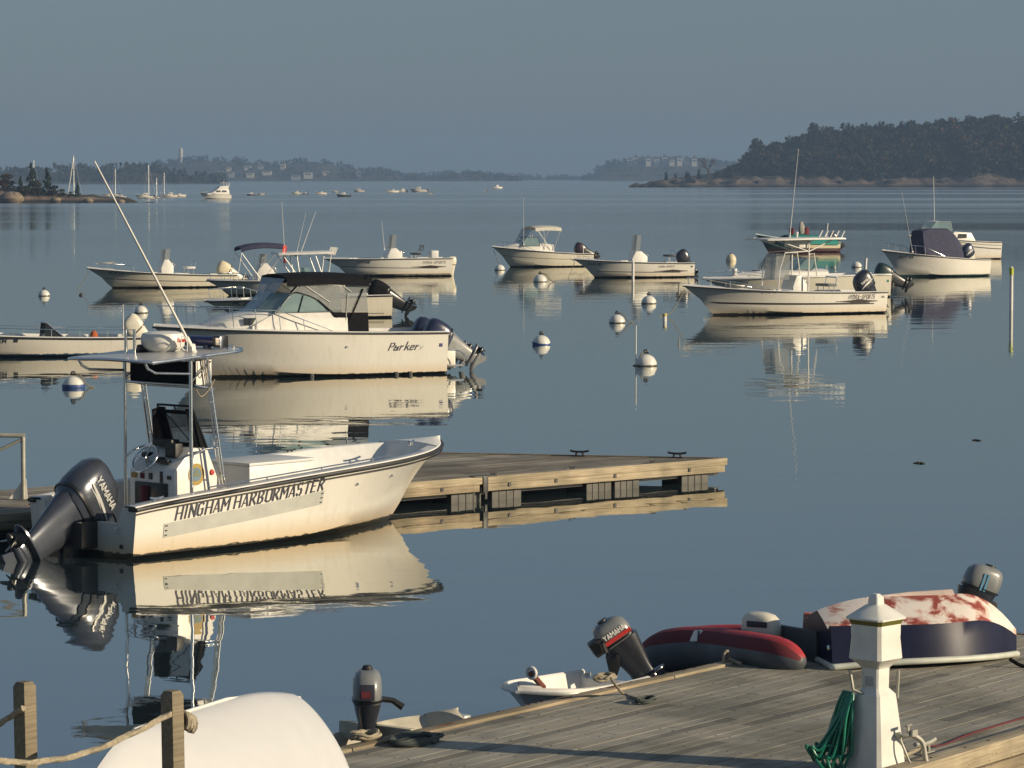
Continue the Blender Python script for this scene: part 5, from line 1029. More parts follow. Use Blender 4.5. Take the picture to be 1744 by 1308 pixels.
# ------------------------------------------------------------------ harbour master's centre-console workboat, moored at the float
def harbor_boat():
    rz = R(49.0)
    r = thing('patrol_boat', 'white open centre console boat lettered HINGHAM HARBORMASTER, tied at the brown float', 'boat', (-5.92, 45.10, 0), rz)
    f = Frame((-5.92, 45.10), rz)
    H = Hull(r, 7.33, 2.36, 0.70, 1.13, rake=1.15, t0=0.55, p=3.1, cap=0.22, sole=0.26, deck_t=0.90, flare=1.1, sheer=0.82, notch=(0.72, 0.22), chine=0.05, chine_b=0.52, bw=0.93, stern_w=0.93, rail_r=0.032, m=hull_mat('stained_work_hull', GEL, (0.03, 0.024, 0.012), 0.08, stain=(0.52, 0.33, 0.10), stain_amt=0.6))
    rp = [H.side(i / 30, 1) for i in range(31)]
    one('rub_strake', lambda b: b.tube([Vector((q.x, q.y + 0.012, q.z - 0.075)) for q in rp[:-1]] + [Vector((7.30, 0, 1.055))] + [Vector((q.x, -q.y - 0.012, q.z - 0.075)) for q in rp[-2::-1]], 0.012, 5), M_BLACK, r)
    lettering('lettering', 'HINGHAM HARBORMASTER', 0.168, H.place(0.72, 0.50, -1, 0.074), M_INK, H.o, fit=2.86, bold=0.235, contrast=0.42, serif=0.11, shear=0.22, gap=0.34)
    H.band('bare_patch', 0.52, 3.62, lambda x: 0.515 + 0.076 * (x - 0.75) - 0.135, lambda x: 0.10, mat('scuffed_grey_gelcoat', (0.47, 0.475, 0.43), 0.6, var=0.05, scale=5), -1)
    mb = MB()
    for x in (0.55, 0.57, 3.57, 3.59):
        for dz in (-0.20, -0.135, -0.07):
            q = H.place(x, 0.515 + 0.076 * (x - 0.75) + dz, -1)(0, 0, 0.004); mb.box(q, (0.018, 0.018, 0.018))
    mb.build('screws', M_INK, H.o)
    for x, z in ((4.35, 0.74), (5.2, 0.80)):
        q = H.place(x, z, -1)(0, 0, 0); one('through_hull', lambda b: b.lathe([(0.0, -0.02), (0.026, -0.02), (0.026, 0.015), (0.012, 0.015)], 10, q), M_CHROME, H.o)
    # transom fittings
    one('drain_plug', lambda b: b.box((-0.01, -0.80, 0.17), (0.03, 0.05, 0.05)), M_BLACK, H.o, bevel=0.01)
    one('tie_eye', lambda b: b.tube([(-0.02, -0.72, 0.36), (-0.07, -0.73, 0.35), (-0.08, -0.74, 0.42), (-0.02, -0.75, 0.44)], 0.012, 6), M_CHROME, H.o)
    # console with gauges, cubby, badge
    c = console(r, 1.30, 0.92, 0.78, 0.26, 1.12, ws_h=0, wheel=False)
    one('open_locker', lambda b: b.box((1.29, 0.0, 0.70), (0.03, 0.66, 0.42)), M_BLKPL, c, bevel=0.01)
    one('fire_extinguisher', lambda b: b.tube([(1.27, 0.10, 0.52), (1.27, 0.10, 0.86)], 0.07, 10), M_DKRED, c, smooth=60)
    for y, m, w, h in ((0.36, mat('brass_plate', (0.35, 0.22, 0.04), 0.4), 0.11, 0.07), (0.19, M_DKRED, 0.08, 0.08), (0.02, M_BLACK, 0.07, 0.09), (-0.20, M_BLACK, 0.05, 0.16), (-0.36, M_BLACK, 0.08, 0.05)):
        one('instrument', lambda b: b.box((1.295, y, 0.995), (0.02, w, h)), m, c, bevel=0.006)
    mb = MB()
    for sg in (-1,):
        mb.cur = 0; mb.lathe([(0.0, 0), (0.155, 0), (0.155, 0.006), (0.0, 0.006)], 28); mb.cur = 1; mb.lathe([(0.0, 0.007), (0.095, 0.007), (0.095, 0.010), (0.0, 0.010)], 24)
        mb.cur = 2; mb.prism([(-0.06, -0.03), (0.07, -0.03), (0.05, 0.01), (0.02, 0.01), (0.02, 0.06), (-0.02, 0.06), (-0.05, 0.0)], lambda u, v, t: Vector((u, v, t)), 0.0105, 0.013)
    mb.build('badge', [mat('gold_badge', (0.36, 0.25, 0.06), 0.5), mat('pale_blue_badge', (0.12, 0.20, 0.26), 0.5), mat('green_badge', (0.16, 0.18, 0.10), 0.5)], c, loc=(1.72, -0.46, 1.02), rot=(R(90), 0, 0))
    one('red_light', lambda b: b.lathe([(0.0, 0), (0.045, 0), (0.035, 0.02), (0.0, 0.025)], 12), M_RED, c, loc=(2.02, -0.462, 1.03), rot=(R(90), 0, 0))
    mb = MB(); cc = Vector((1.27, 0.10, 1.24)); ax = Vector((0.80, 0, -0.6)); sd = Vector((0, 1, 0)); up = ax.cross(sd)
    mb.tube([cc + (sd * math.cos(a * math.pi / 12) + up * math.sin(a * math.pi / 12)) * 0.22 for a in range(24)], 0.016, 8, closed=True)
    for a in (0.2, 1.46, 2.7, 3.97, 5.2): mb.tube([cc, cc + (sd * math.cos(a) + up * math.sin(a)) * 0.22], 0.010, 6)
    mb.tube([cc, cc + ax * 0.2], 0.03, 8); mb.build('steering_wheel', M_CHROME, r, smooth=60)
    mb = MB()
    for x, y, z, sx, sy, sz in ((1.50, 0.30, 1.26, 0.12, 0.14, 0.10), (1.42, -0.05, 1.22, 0.10, 0.12, 0.08), (1.52, -0.22, 1.36, 0.14, 0.22, 0.20), (1.40, -0.18, 1.20, 0.08, 0.16, 0.06), (1.62, 0.05, 1.45, 0.16, 0.40, 0.10)): mb.box((x, y, z), (sx, sy, sz))
    mb.build('throttle_and_radio', M_BLACK, c, bevel=0.015)
    # canvas-and-clear-vinyl wind screen in a black frame
    x0, x1, zb, zt = 1.98, 1.74, 1.36, 1.97
    cor = lambda f, y: Vector((x0 + (x1 - x0) * f, y * (0.40 - 0.05 * f), zb + (zt - zb) * f))
    ws = one('windscreen', lambda b: b.sheet([[cor(0.10, -0.62), cor(0.10, 0.62)], [cor(0.80, -0.62), cor(0.80, 0.62)]], 0.008), M_VINYL, r)
    mb = MB()
    for sg in (1, -1): mb.sheet([[cor(0, sg * 0.62), cor(0, sg * 1.0)], [cor(0.94, sg * 0.62), cor(0.94, sg * 1.0)]], 0.02)
    mb.sheet([[cor(0.80, -0.62), cor(0.80, 0.62)], [cor(0.88, -0.62), cor(0.88, 0.62)]], 0.02); mb.sheet([[cor(0.0, -0.62), cor(0.0, 0.62)], [cor(0.11, -0.62), cor(0.11, 0.62)]], 0.02)
    for sg in (1, -1): mb.sheet([[cor(0, sg), cor(0.94, sg)], [cor(0, sg) - Vector((0.28, 0, 0.05)), cor(0.94, sg) - Vector((0.12, 0, 0.03))]], 0.012)
    mb.build('canvas_surround', M_CANVAS, ws)
    mb = MB(); mb.tube(bez([cor(0, 1.05), cor(0.5, 1.03), cor(0.95, 1.0), cor(1.0, 0.85), cor(1.0, 0), cor(1.0, -0.85), cor(0.95, -1.0), cor(0.5, -1.03), cor(0, -1.05)], 4), 0.018, 6); mb.tube([cor(0.78, 0.6), cor(0.1, -0.35)], 0.008, 5); mb.tube([cor(1, 0), cor(0.88, 0)], 0.012, 5)
    mb.build('frame', M_BLKPL, ws)
    # T-top
    yl = 0.68
    mb = MB()
    for sg in (1, -1):
        mb.tube([(1.42, sg * yl, 0.28), (1.42, sg * yl, 2.64)], 0.026, 8)
        mb.tube([(2.16, sg * yl, 0.28), (1.72, sg * yl, 2.72)], 0.026, 8); mb.tube([(2.08, sg * yl, 0.28), (1.66, sg * yl, 2.72)], 0.014, 6)
        mb.tube([(1.42, sg * yl, 1.22), (1.52, sg * yl * 0.9, 1.32), (1.75, sg * yl * 0.9, 1.38), (1.98, sg * yl, 1.40)], 0.016, 6)
        mb.tube([(1.42, sg * yl, 2.46), (0.75, sg * yl, 2.50), (0.62, sg * yl, 2.56), (0.55, sg * yl, 2.66)], 0.02, 8)
        mb.tube([(1.50, sg * yl, 2.30), (1.86, sg * yl, 2.22)], 0.014, 6); mb.tube([(1.44, sg * yl, 2.36), (1.80, sg * yl, 2.62)], 0.012, 6)
        for z in (1.0, 1.55, 2.05): mb.tube([(2.16 - 0.44 * (z - 0.28) / 2.44, sg * yl, z), (2.08 - 0.42 * (z - 0.28) / 2.44, sg * yl, z)], 0.012, 5)
    mb.tube([(1.42, -yl, 2.30), (1.42, yl, 2.30)], 0.02, 8); mb.tube([(1.80, -yl, 2.24), (1.80, yl, 2.24)], 0.02, 8)
    tf = mb.build('roof_frame', M_CHROME, r, smooth=60)
    def zt_(x, y): return 2.665 + 0.055 * (x - 0.46) + 0.03 * (1 - (y / 0.85) ** 2) - 0.03 * max(0, 1.0 - x) * (abs(y) < 0.6)
    mb = MB(); rows = []
    for i in range(17):
        u = i / 16; x = 0.54 + 1.86 * u; hw = 0.86 * min(1, (1 - max(0, (u - 0.86) / 0.14) ** 3 * 0.16)) - 0.03 * u
        rows.append([Vector((x, hw * (k / 6), zt_(x, hw * k / 6))) for k in range(-6, 7)])
    mb.sheet(rows, 0.04); top = mb.build('roof', mat('grey_white_fibreglass', (0.52, 0.52, 0.50), 0.32, coat=0.3, var=0.06), r, bevel=0.0, smooth=50)
    edge = [q[0] for q in rows] + rows[-1][1:] + [q[-1] for q in rows[-2::-1]] + rows[0][-2:0:-1]
    one('roof_rim', lambda b: b.tube([q - Vector((0, 0, 0.015)) for q in edge], 0.024, 6, closed=True), M_CHROME, top, smooth=60)
    mb = MB()
    for sg in (1, -1): mb.tube([(2.18, sg * 0.62, 2.76), (2.20, sg * 0.62, 2.82), (2.32, sg * 0.60, 2.82), (2.34, sg * 0.60, 2.76)], 0.012, 6)
    mb.build('grab_handles', M_CHROME, top, smooth=60)
    mb = MB(); mb.loft([[Vector((x, y, z)) for x, y, z in ((xa, -0.60, za), (xa, 0.60, za), (xb, 0.60, za), (xb, -0.60, za))] for xa, xb, za in ((1.44, 1.80, 2.60), (1.44, 1.78, 2.50), (1.44, 1.80, 2.32), (1.50, 1.74, 2.27))])
    mb.build('life_jacket_bag', M_CANVAS, r, bevel=0.03)
    one('electronics_box', lambda b: b.box((1.72, -0.615, 2.47), (0.30, 0.03, 0.36)), M_WHITE, r, bevel=0.008)
    mb = MB(); mb.tube(bez([(1.62, -0.70, 2.64), (1.64, -0.72, 2.46), (1.70, -0.72, 2.44), (1.74, -0.70, 2.66)], 6), 0.008, 5); mb.tube(bez([(1.50, -0.70, 2.24), (1.56, -0.73, 2.14), (1.70, -0.72, 2.20), (1.86, -0.70, 2.36)], 6), 0.008, 5); mb.build('wiring', M_ROPE, r)
    mb = MB(); mb.lathe([(0.16, 2.70), (0.20, 2.74), (0.27, 2.79), (0.305, 2.83), (0.305, 2.86), (0.31, 2.865), (0.31, 2.95), (0.29, 3.0), (0.20, 3.025), (0.0, 3.03)], 28, (1.53, 0.0, 0)); mb.box((1.53, 0, 2.72), (0.34, 0.22, 0.06))
    rad = mb.build('radar_dome', M_WHITE, r, smooth=50)
    def cyl(u, v, t):
        a = R(-92) + u / 0.31; return Vector((1.53 + (0.311 + t) * math.cos(a), (0.311 + t) * math.sin(a), 2.885 + v))
    lettering('lettering', 'Raymarine'.replace('R', 'R'), 0.055, cyl, M_RED, rad, bold=0.2, shear=0.15, fit=0.32)
    mb = MB(); mb.tube([(2.08, 0.56, 2.875), (2.12, -0.54, 2.875)], 0.075, 12); mb.box((2.1, 0.3, 2.79), (0.08, 0.1, 0.06)); mb.box((2.1, -0.3, 2.79), (0.08, 0.1, 0.06)); lb = mb.build('blue_light_bar', M_BLUELAMP, r, bevel=0.01)
    one('spot_lamp', lambda b: b.box((2.11, -0.56, 2.88), (0.17, 0.16, 0.17)), M_BLKPL, lb, bevel=0.02); one('lamp_glass', lambda b: b.box((2.045, -0.60, 2.885), (0.05, 0.10, 0.11)), M_CHROME, lb, bevel=0.01)
    antenna(r, (1.62, -0.50, 2.80), (-0.19, -0.52, 5.41), 0.020)
    one('antenna_mount', lambda b: (b.lathe([(0.05, 0), (0.05, 0.03), (0.03, 0.05), (0.03, 0.12), (0.0, 0.13)], 10, (1.64, -0.5, 2.74)), b.tube(bez([(1.45, -0.52, 2.78), (1.38, -0.52, 2.86), (1.42, -0.52, 2.98), (1.50, -0.52, 2.90), (1.50, -0.52, 2.76)], 5), 0.008, 5)), M_WHITE, r)
    mb = MB()
    for y in (0.30, 0.12): mb.tube([(1.10, y, 2.68), (1.10, y, 3.06)], 0.022, 8)
    mb.build('rod_holder', M_CHROME, r, smooth=60)
    one('horn', lambda b: (b.tube([(1.20, 0.16, 2.80), (1.36, 0.10, 2.80)], 0.05, 8), b.box((1.30, 0.2, 2.74), (0.16, 0.10, 0.08))), M_BLACK, r)
    # bow box / casting deck and seat
    bx = one('seat_box', lambda b: b.box((3.42, 0.0, 0.66), (1.30, 0.92, 0.80)), M_DECK, r, bevel=0.02)
    one('seat_cushion', lambda b: b.box((3.42, 0, 1.085), (1.34, 0.96, 0.045)), mat('pale_grey_vinyl', (0.62, 0.63, 0.62), 0.5), bx, bevel=0.015)
    one('latch', lambda b: b.box((2.76, 0.10, 0.92), (0.03, 0.10, 0.06)), M_BLACK, bx, bevel=0.008)
    cleat(r, (6.35, -0.30, 1.135), 0.9, M_CHROME, yaw=0.4); cleat(r, (5.0, 0.95, 1.03), 0.8, M_BLACK, yaw=-0.3)
    mb = MB()
    gr = [H.side(t, 1) for t in [0.20 + 0.05 * i for i in range(11)]]
    mb.tube([Vector((q.x, -(q.y - 0.16), q.z + 0.075)) for q in gr], 0.011, 6)
    for q in gr[::3]: mb.tube([Vector((q.x, -(q.y - 0.16), q.z + 0.03)), Vector((q.x, -(q.y - 0.16), q.z + 0.075))], 0.012, 6)
    mb.build('hand_rail', M_CHROME, r)
    cleat(r, (0.45, -1.02, 0.76), 0.9, M_CHROME)
    # big four-stroke outboard, tilted up
    outboard(r, (-0.10, 0.02, 0.18), 1.14, 58, M_ENGGREY, M_ENGGREY, text='YAMAHA', text_m=M_SILV, stripes=True, label='large blue-grey outboard tilted up with silver stripes')
    one('rigging_hose', lambda b: (b.tube(bez([(0.16, 0.12, 0.62), (0.34, 0.16, 0.72), (0.5, 0.14, 0.5), (0.6, 0.12, 0.30)], 6), 0.025, 7), b.tube(bez([(0.14, -0.05, 0.60), (0.32, -0.10, 0.66), (0.46, -0.14, 0.5), (0.56, -0.1, 0.30)], 6), 0.014, 6)), M_BLACK, r)
    one('motor_well_box', lambda b: b.box((-0.06, 0.0, 0.30), (0.46, 0.62, 0.36)), M_BLACK, r, bevel=0.02)
    return r
harbor_boat()
# ------------------------------------------------------------------ the moored boats (all lie with their bows to the left and a little towards us)
def moored(name, label, px, py, a, B, bow_px, fs, fb, group='boats lying at moorings', **kw):
    rz = math.pi + R(a); o = locate(px, py, rz, B, 1); o.z = 0
    L = length_to(o, rz, bow_px, fb); r = thing(name, label, 'boat', o, rz, group)
    f = Frame(o, rz)
    H = Hull(r, L, B, fs, fb, **kw)
    H.g = f.at
    return r, H, f.at
def panel(root, name, pts, y, th, m, parent=None, both=True, bevel=0):
    """flat panel with real thickness: profile points (x, z) stood at y (and -y)"""
    res = []
    for sg in ((1, -1) if both else (1,)):
        mb = MB(); mb.prism([(q[0], q[-1]) for q in pts], lambda u, v, t: Vector((u, sg * (y + t), v)), 0, th)
        res.append(mb.build(name, m, parent or root, bevel=bevel, smooth=30))
    return res
def bolt_rope(H, tip, sag=0.1, m=None, r=0.015, start=None):
    """mooring pendant from the stem head down to the water"""
    a = start or Vector((H.Ln - 0.05, 0, H.fb - 0.15)); b = Vector(tip); mid = (a + b) / 2 - Vector((0, 0, sag))
    mb = MB(); mb.tube(bez([a, mid, b], 6), r, 6); return mb.build('mooring_line', m or M_ROPEG, H.root)
def numbers(H, text, x, z, h=0.11, m=None, sg=1):
    return lettering('registration', text, h, H.place(x, z, sg), m or M_INK, H.o, bold=0.22, gap=0.35)
def arrow_stripe(H, z0, m, x_end=0.35):
    """long thin side stripe swelling into a pointed flash aft"""
    L = H.Ln
    H.band('side_stripe', 0.8, L * 0.87, lambda x: z0 + 0.10 * (x / L) ** 2 * 1.3, lambda x: 0.016, m, 1)
    H.band('side_flash', x_end, x_end + 1.9, lambda x: z0 + 0.07, lambda x: 0.012 + 0.075 * max(0, 1 - abs(x - x_end - 0.85) / 0.95) ** 1.6, m, 1, th=0.006)
M_STRIPE = mat('dark_brown_stripe', (0.035, 0.025, 0.022), 0.4)
M_GREYST = mat('grey_hull_stripe', (0.22, 0.21, 0.18), 0.5)

# --- walkaround cabin boat with a black canvas top
r, H, g = moored('cabin_boat', 'white walkaround cabin boat with black canvas top and clear side curtains', 765, 637, 24, 2.6, 262, 1.10, 1.34, t0=0.45, p=2.6, deck_t=0.42, sole=0.35, rake=1.2, notch=(0.45, 0.1), chine_b=0.5, draft=0.35, sheer=1.6, rail_r=0.03)
lettering('lettering', 'Parker', 0.19, H.place(g(664, 600, 1.3).x, 0.66, 1), M_INK, H.o, fit=0.86, bold=0.2, contrast=0.55, shear=0.45, gap=0.12)
lettering('lettering', 'y', 0.16, H.place(g(716, 601, 1.3).x, 0.66, 1), M_INK, H.o, fit=0.10, bold=0.05, shear=0.6)
H.band('registration_sticker', 0.16, 0.26, lambda x: 0.77, lambda x: 0.045, mat('navy_sticker', (0.05, 0.06, 0.16), 0.5), 1)
for px in (534, 677, 701):
    q = g(px, 641, 1.2); one('bottom_fitting', lambda b: b.box((q.x, H.side(q.x / H.Ln, 0.1).y + 0.02, 0.03), (0.10, 0.05, 0.12)), M_BLACK, H.o, bevel=0.01)
one('through_hull', lambda b: b.lathe([(0.0, 0), (0.03, 0), (0.03, 0.02), (0.0, 0.02)], 8), M_CHROME, H.o, loc=H.place(g(592, 596, 1.3).x, 0.78, 1)(0, 0, 0), rot=(R(-90), 0, 0))
xa, xf = g(590, 560, .9).x, g(352, 560, .5).x
zd = lambda x: H.side(x / H.Ln, 1).z + 0.06
mb = MB(); rows = []
for i in range(19):
    u = i / 18; x = xa + (xf - xa) * u; k = math.sin(min(1, (1 - u) * 2.2) * math.pi / 2)
    w = min(0.98, H.side(x / H.Ln, 1).y - 0.28) * (1 if u < 0.9 else 1 - (u - 0.9) * 4); top = zd(x) + 0.02 + 0.40 * k
    rows.append([Vector((x, sg * wy, z)) for sg, wy, z in ((1, w + 0.05, zd(x) - 0.08), (1, w, zd(x) + (top - zd(x)) * 0.75), (1, w * 0.88, top), (1, w * 0.4, top + 0.035), (-1, w * 0.4, top + 0.035), (-1, w * 0.88, top), (-1, w, zd(x) + (top - zd(x)) * 0.75), (-1, w + 0.05, zd(x) - 0.08))])
mb.loft(rows); trunk = mb.build('cabin_trunk', M_WHITE, r, smooth=30)
q0, q1 = g(416, 570, .92), g(444, 557, .92)
wy = min(0.98, H.side((q0.x + q1.x) / 2 / H.Ln, 1).y - 0.28)
panel(trunk, 'port_light', [(q0.x, zd(q0.x) + 0.07), (q1.x, zd(q0.x) + 0.07), (q1.x, zd(q0.x) + 0.26), (q0.x, zd(q0.x) + 0.26)], wy + 0.005, 0.02, M_SMOKE, trunk, bevel=0.01)
# helm coaming that carries the windscreen
yc = 0.98; G = lambda px, py: g(px, py, yc)
A_, B_, C_, D_ = G(468, 534), G(562, 532), G(592, 574), G(430, 556)
panel(r, 'helm_coaming', [(D_.x, D_.z), (A_.x, A_.z), (B_.x, B_.z), (C_.x, C_.z), (D_.x, C_.z)], yc - 0.04, 0.04, M_WHITE)
fx = lambda z: A_.x + (z - A_.z) * -0.75
zt = G(497, 499).z
ws = one('windscreen', lambda b: b.sheet([[Vector((A_.x + 0.42, -0.52, A_.z)), Vector((A_.x + 0.42, 0, A_.z)), Vector((A_.x + 0.42, 0.52, A_.z)), Vector((A_.x, yc, A_.z))], [Vector((G(497, 499).x + 0.36, -0.5, zt)), Vector((G(497, 499).x + 0.36, 0, zt)), Vector((G(497, 499).x + 0.36, 0.5, zt)), Vector((G(497, 499).x, yc, zt))]], 0.01), M_GLASS, r, smooth=0)
one('windscreen_base', lambda b: b.sheet([[Vector((A_.x + 0.44, -0.6, A_.z)), Vector((A_.x + 0.44, 0.6, A_.z)), Vector((A_.x, yc, A_.z))], [Vector((A_.x + 0.78, -0.6, A_.z - 0.34)), Vector((A_.x + 0.78, 0.6, A_.z - 0.34)), Vector((A_.x + 0.4, yc, A_.z - 0.34))]], 0.03), M_WHITE, r)
side = [G(470, 533), G(497, 500), G(520, 502), G(540, 511), G(560, 530)]
sw = panel(ws, 'side_window', [(q.x, q.z) for q in side], yc - 0.01, 0.012, M_GLASS)
mb = MB()
for sg in (1, -1):
    pts = [Vector((q.x, sg * (yc + 0.005), q.z)) for q in bez(side, 5)]; mb.tube(pts, 0.016, 6)
    q1, q2 = G(508, 532), G(516, 503); mb.tube([Vector((q1.x, sg * (yc + 0.005), q1.z)), Vector((q2.x, sg * (yc + 0.005), q2.z))], 0.02, 6)
for y in (-0.5, 0.5): mb.tube([Vector((A_.x + 0.42, y, A_.z)), Vector((G(497, 499).x + 0.36, y, zt))], 0.014, 6)
mb.build('window_frame', M_BLKPL, ws)
mb = MB()
for sg in (1, -1): mb.tube([Vector((A_.x, sg * yc, A_.z)), Vector((G(510, 483).x, sg * yc, G(510, 483).z))], 0.02, 6); q1, q2 = G(507, 478), G(562, 515); mb.tube([Vector((q1.x, sg * yc, q1.z)), Vector((q2.x, sg * yc, q2.z))], 0.012, 6); q1, q2 = G(588, 560), G(592, 500); mb.tube([Vector((q1.x, sg * yc, q1.z)), Vector((q2.x, sg * yc, q2.z))], 0.014, 6); q1, q2 = G(578, 482), G(598, 497); mb.tube([Vector((q1.x, sg * yc, q1.z)), Vector((q2.x, sg * yc, q2.z))], 0.012, 6)
mb.build('canvas_bows', M_ALU, r)
# canvas top with rounded edges, front and side curtains
F0, F1 = G(488, 480), G(628, 480); zt2 = G(560, 474).z
mb = MB(); rows = []
for i in range(9):
    u = i / 8; x = F0.x + (F1.x - F0.x) * u; z = zt2 + 0.05 * math.sin(u * math.pi) - 0.03 * u
    rows.append([Vector((x, y, z + dz)) for y, dz in ((-1.02, -0.20), (-1.0, -0.06), (-0.9, 0.02), (-0.45, 0.07), (0, 0.09), (0.45, 0.07), (0.9, 0.02), (1.0, -0.06), (1.02, -0.20))])
mb.sheet(rows, 0.02); mb.tube([Vector((F1.x, y, zt2 - 0.06)) for y in (-1.0, -0.5, 0, 0.5, 1.0)], 0.10, 8)
cv = mb.build('canvas_top', M_CANVAS, r, smooth=50)
cur = [G(494, 492), G(500, 484), G(624, 490), G(627, 531), G(566, 531), G(541, 511), G(520, 502), G(497, 500)]
panel(cv, 'clear_curtain', [(q.x, q.z) for q in cur], yc - 0.02, 0.010, M_VINYL)
low = [G(563, 532), G(627, 532), G(629, 575), G(593, 575), G(588, 560)]
panel(cv, 'black_curtain', [(q.x, q.z) for q in low], yc - 0.02, 0.014, M_CANVAS)
fc = [Vector((F0.x + 0.02, -0.9, zt2)), Vector((F0.x + 0.02, 0.9, zt2))]
one('front_curtain', lambda b: b.sheet([fc, [Vector((G(497, 499).x + 0.36, -0.7, zt)), Vector((G(497, 499).x + 0.36, 0.7, zt))]], 0.01), M_VINYL, cv)
for sg in (1, -1):
    for pp in ((G(618, 492), G(593, 550)), (G(510, 482), G(494, 500)), (G(541, 511), G(575, 540))): one('curtain_seam', lambda mb: mb.tube([Vector((pp[0].x, sg * (yc + 0.012), pp[0].z)), Vector((pp[1].x, sg * (yc + 0.012), pp[1].z))], 0.022, 6), M_CANVAS, cv)
bow_rail(r, H, 0.42, 0.985, 0.52, 7, inset=0.14, r=0.014, fall=0.35)
mb = MB(); mb.box((0.55, 0, 0.92), (0.50, 1.5, 0.28)); mb.build('aft_seat', M_WHITE, r, bevel=0.03)
outboard(r, (-0.30, 0.20, 0.40), 1.05, 60, mat('navy_engine_paint', (0.02, 0.026, 0.06), 0.3, coat=0.4), M_ENGLT, yaw=0.0, label='navy outboard tilted up clear of the water', stripes=True)
outboard(r, (-0.30, -0.55, 0.42), 1.05, 62, MATS['navy_engine_paint'], M_ENGLT, label='second navy outboard beside it')
mb = MB(); mb.tube(bez([(-0.02, 0.85, 0.62), (-0.45, 0.86, 0.58), (-0.62, 0.85, 0.40), (-0.50, 0.82, 0.22), (-0.10, 0.80, 0.22)], 5), 0.016, 6); mb.box((-0.35, 0.72, 0.20), (0.40, 0.40, 0.03)); mb.build('swim_ladder', M_CHROME, r)
one('stern_bracket', lambda b: b.box((-0.24, -0.15, 0.36), (0.46, 1.4, 0.5)), M_HULL, r, bevel=0.04)

# --- open boat at the left edge with a long side rail
r, H, g = moored('open_boat', 'low white open boat with blue bottom and long side rail, cut by the left edge', 244, 606, 18, 2.2, -170, 0.52, 0.80, t0=0.5, p=3.0, m=M_HULLB, sole=0.22, deck_t=0.9, cap=0.16, notch=(0.5, 0.1), chine_b=0.4)
numbers(H, '3385 EM', g(16, 585, 1.1).x + 0.75, 0.44, 0.10); H.band('registration_sticker', g(31, 585, 1.1).x, g(24, 585, 1.1).x, lambda x: 0.50, lambda x: 0.05, M_INK, 1)
console(r, g(108, 580, 0).x, 0.80, 0.60, 0.22, 0.42, ws_h=0, wheel=False)
q0, q1, q2 = g(107, 575, 0), g(74, 552, 0), g(74, 578, 0)
one('windshield', lambda b: b.sheet([[Vector((q0.x, y, q0.z)) for y in (-0.45, 0, 0.45)], [Vector((q1.x + 0.05 - 0.1 * abs(y), y * 0.85, q1.z + 0.06)) for y in (-0.45, 0, 0.45)]], 0.02), M_SMOKE, r)
panel(r, 'windshield_wing', [(q0.x, q0.z), (q1.x, q1.z + 0.05), (q1.x + 0.06, q2.z)], 0.42, 0.015, M_SMOKE)
one('windshield_frame', lambda b: (b.tube([(q0.x, 0.46, q0.z), (q1.x, 0.40, q1.z + 0.07), (q1.x + 0.05, 0, q1.z + 0.08), (q1.x, -0.40, q1.z + 0.07), (q0.x, -0.46, q0.z)], 0.02, 6)), M_CHROME, r)
mb = MB()
for sg in (1, -1):
    pts = [H.side(t, 1) for t in [0.03 + 0.06 * i for i in range(15)]]; mb.tube([Vector((q.x, sg * (q.y - 0.08), q.z + 0.24)) for q in pts], 0.013, 6)
    for q in pts[::2]: mb.tube([Vector((q.x, sg * (q.y - 0.08), q.z)), Vector((q.x, sg * (q.y - 0.08), q.z + 0.24))], 0.012, 6)
mb.build('side_rail', M_CHROME, r)
q = g(160, 578, 0.3); one('orange_life_jacket', lambda b: b.loft([superring(q.x, 0.3, 0.25 + z, a, b2, 10, 2.4) for z, a, b2 in ((0, 0.22, 0.28), (0.2, 0.26, 0.30), (0.40, 0.20, 0.2), (0.46, 0.10, 0.1))]), mat('orange_fabric', (0.40, 0.09, 0.02), 0.8), r)
outboard(r, (0.10, 0.28, 0.40), 0.78, 45, M_ENGWH, M_ENGWH, label='white outboard'); outboard(r, (0.05, -0.25, 0.42), 0.72, 35, M_ENGWH, M_ENGWH, label='second white outboard')
antenna(r, (0.5, 0.6, 0.6), (0.5, 0.6, 1.5), 0.02, M_ALU)

# --- centre console with a cream covered outboard
r, H, g = moored('center_console_boat', 'white centre console boat with a cream cover over its raised outboard', 404, 489, 22, 2.2, 149, 0.56, 0.92, m=M_HULLF, t0=0.45, p=2.5, sole=0.3, rake=1.2, sheer=1.8)
H.band('side_stripe', 1.0, H.Ln * 0.9, lambda x: 0.28 + 0.22 * (x / H.Ln) ** 2, lambda x: 0.014, M_STRIPE)
numbers(H, '3325 EK', g(190, 470, 1.0).x, 0.66, 0.10)
c = console(r, g(292, 470).x, 0.8, 0.55, 0.3, 1.0, ws_h=0.50)
leaning_post(r, g(322, 470).x, 0.8, 0.3, 0.62)
rail(r, [H.side(t, 1) + Vector((-0.02, -0.06, 0.30)) for t in (0.72, 0.8, 0.88, 0.95)], [(H.side(t, 1) + Vector((-0.05, -0.06, 0)), H.side(t, 1) + Vector((-0.02, -0.06, 0.3))) for t in (0.72, 0.88)])
rail(r, [Vector((H.side(t, 1).x - 0.02, -H.side(t, 1).y + 0.06, H.side(t, 1).z + 0.30)) for t in (0.72, 0.8, 0.88, 0.95)], [], name='bow_rail')
one('anchor', lambda b: (b.tube([(H.Ln - 1.3, 0, 1.2), (H.Ln - 0.4, 0, 1.14)], 0.03, 6), b.box((H.Ln - 0.9, 0, 1.16), (0.5, 0.25, 0.04))), M_GALV, r)
outboard(r, (0.12, 0, 0.30), 0.95, 62, M_CREAM, M_ENGWH, cover=M_CREAM, label='raised outboard under a cream cover')
bolt_rope(H, (H.Ln + 0.5, 0.0, 0.0))

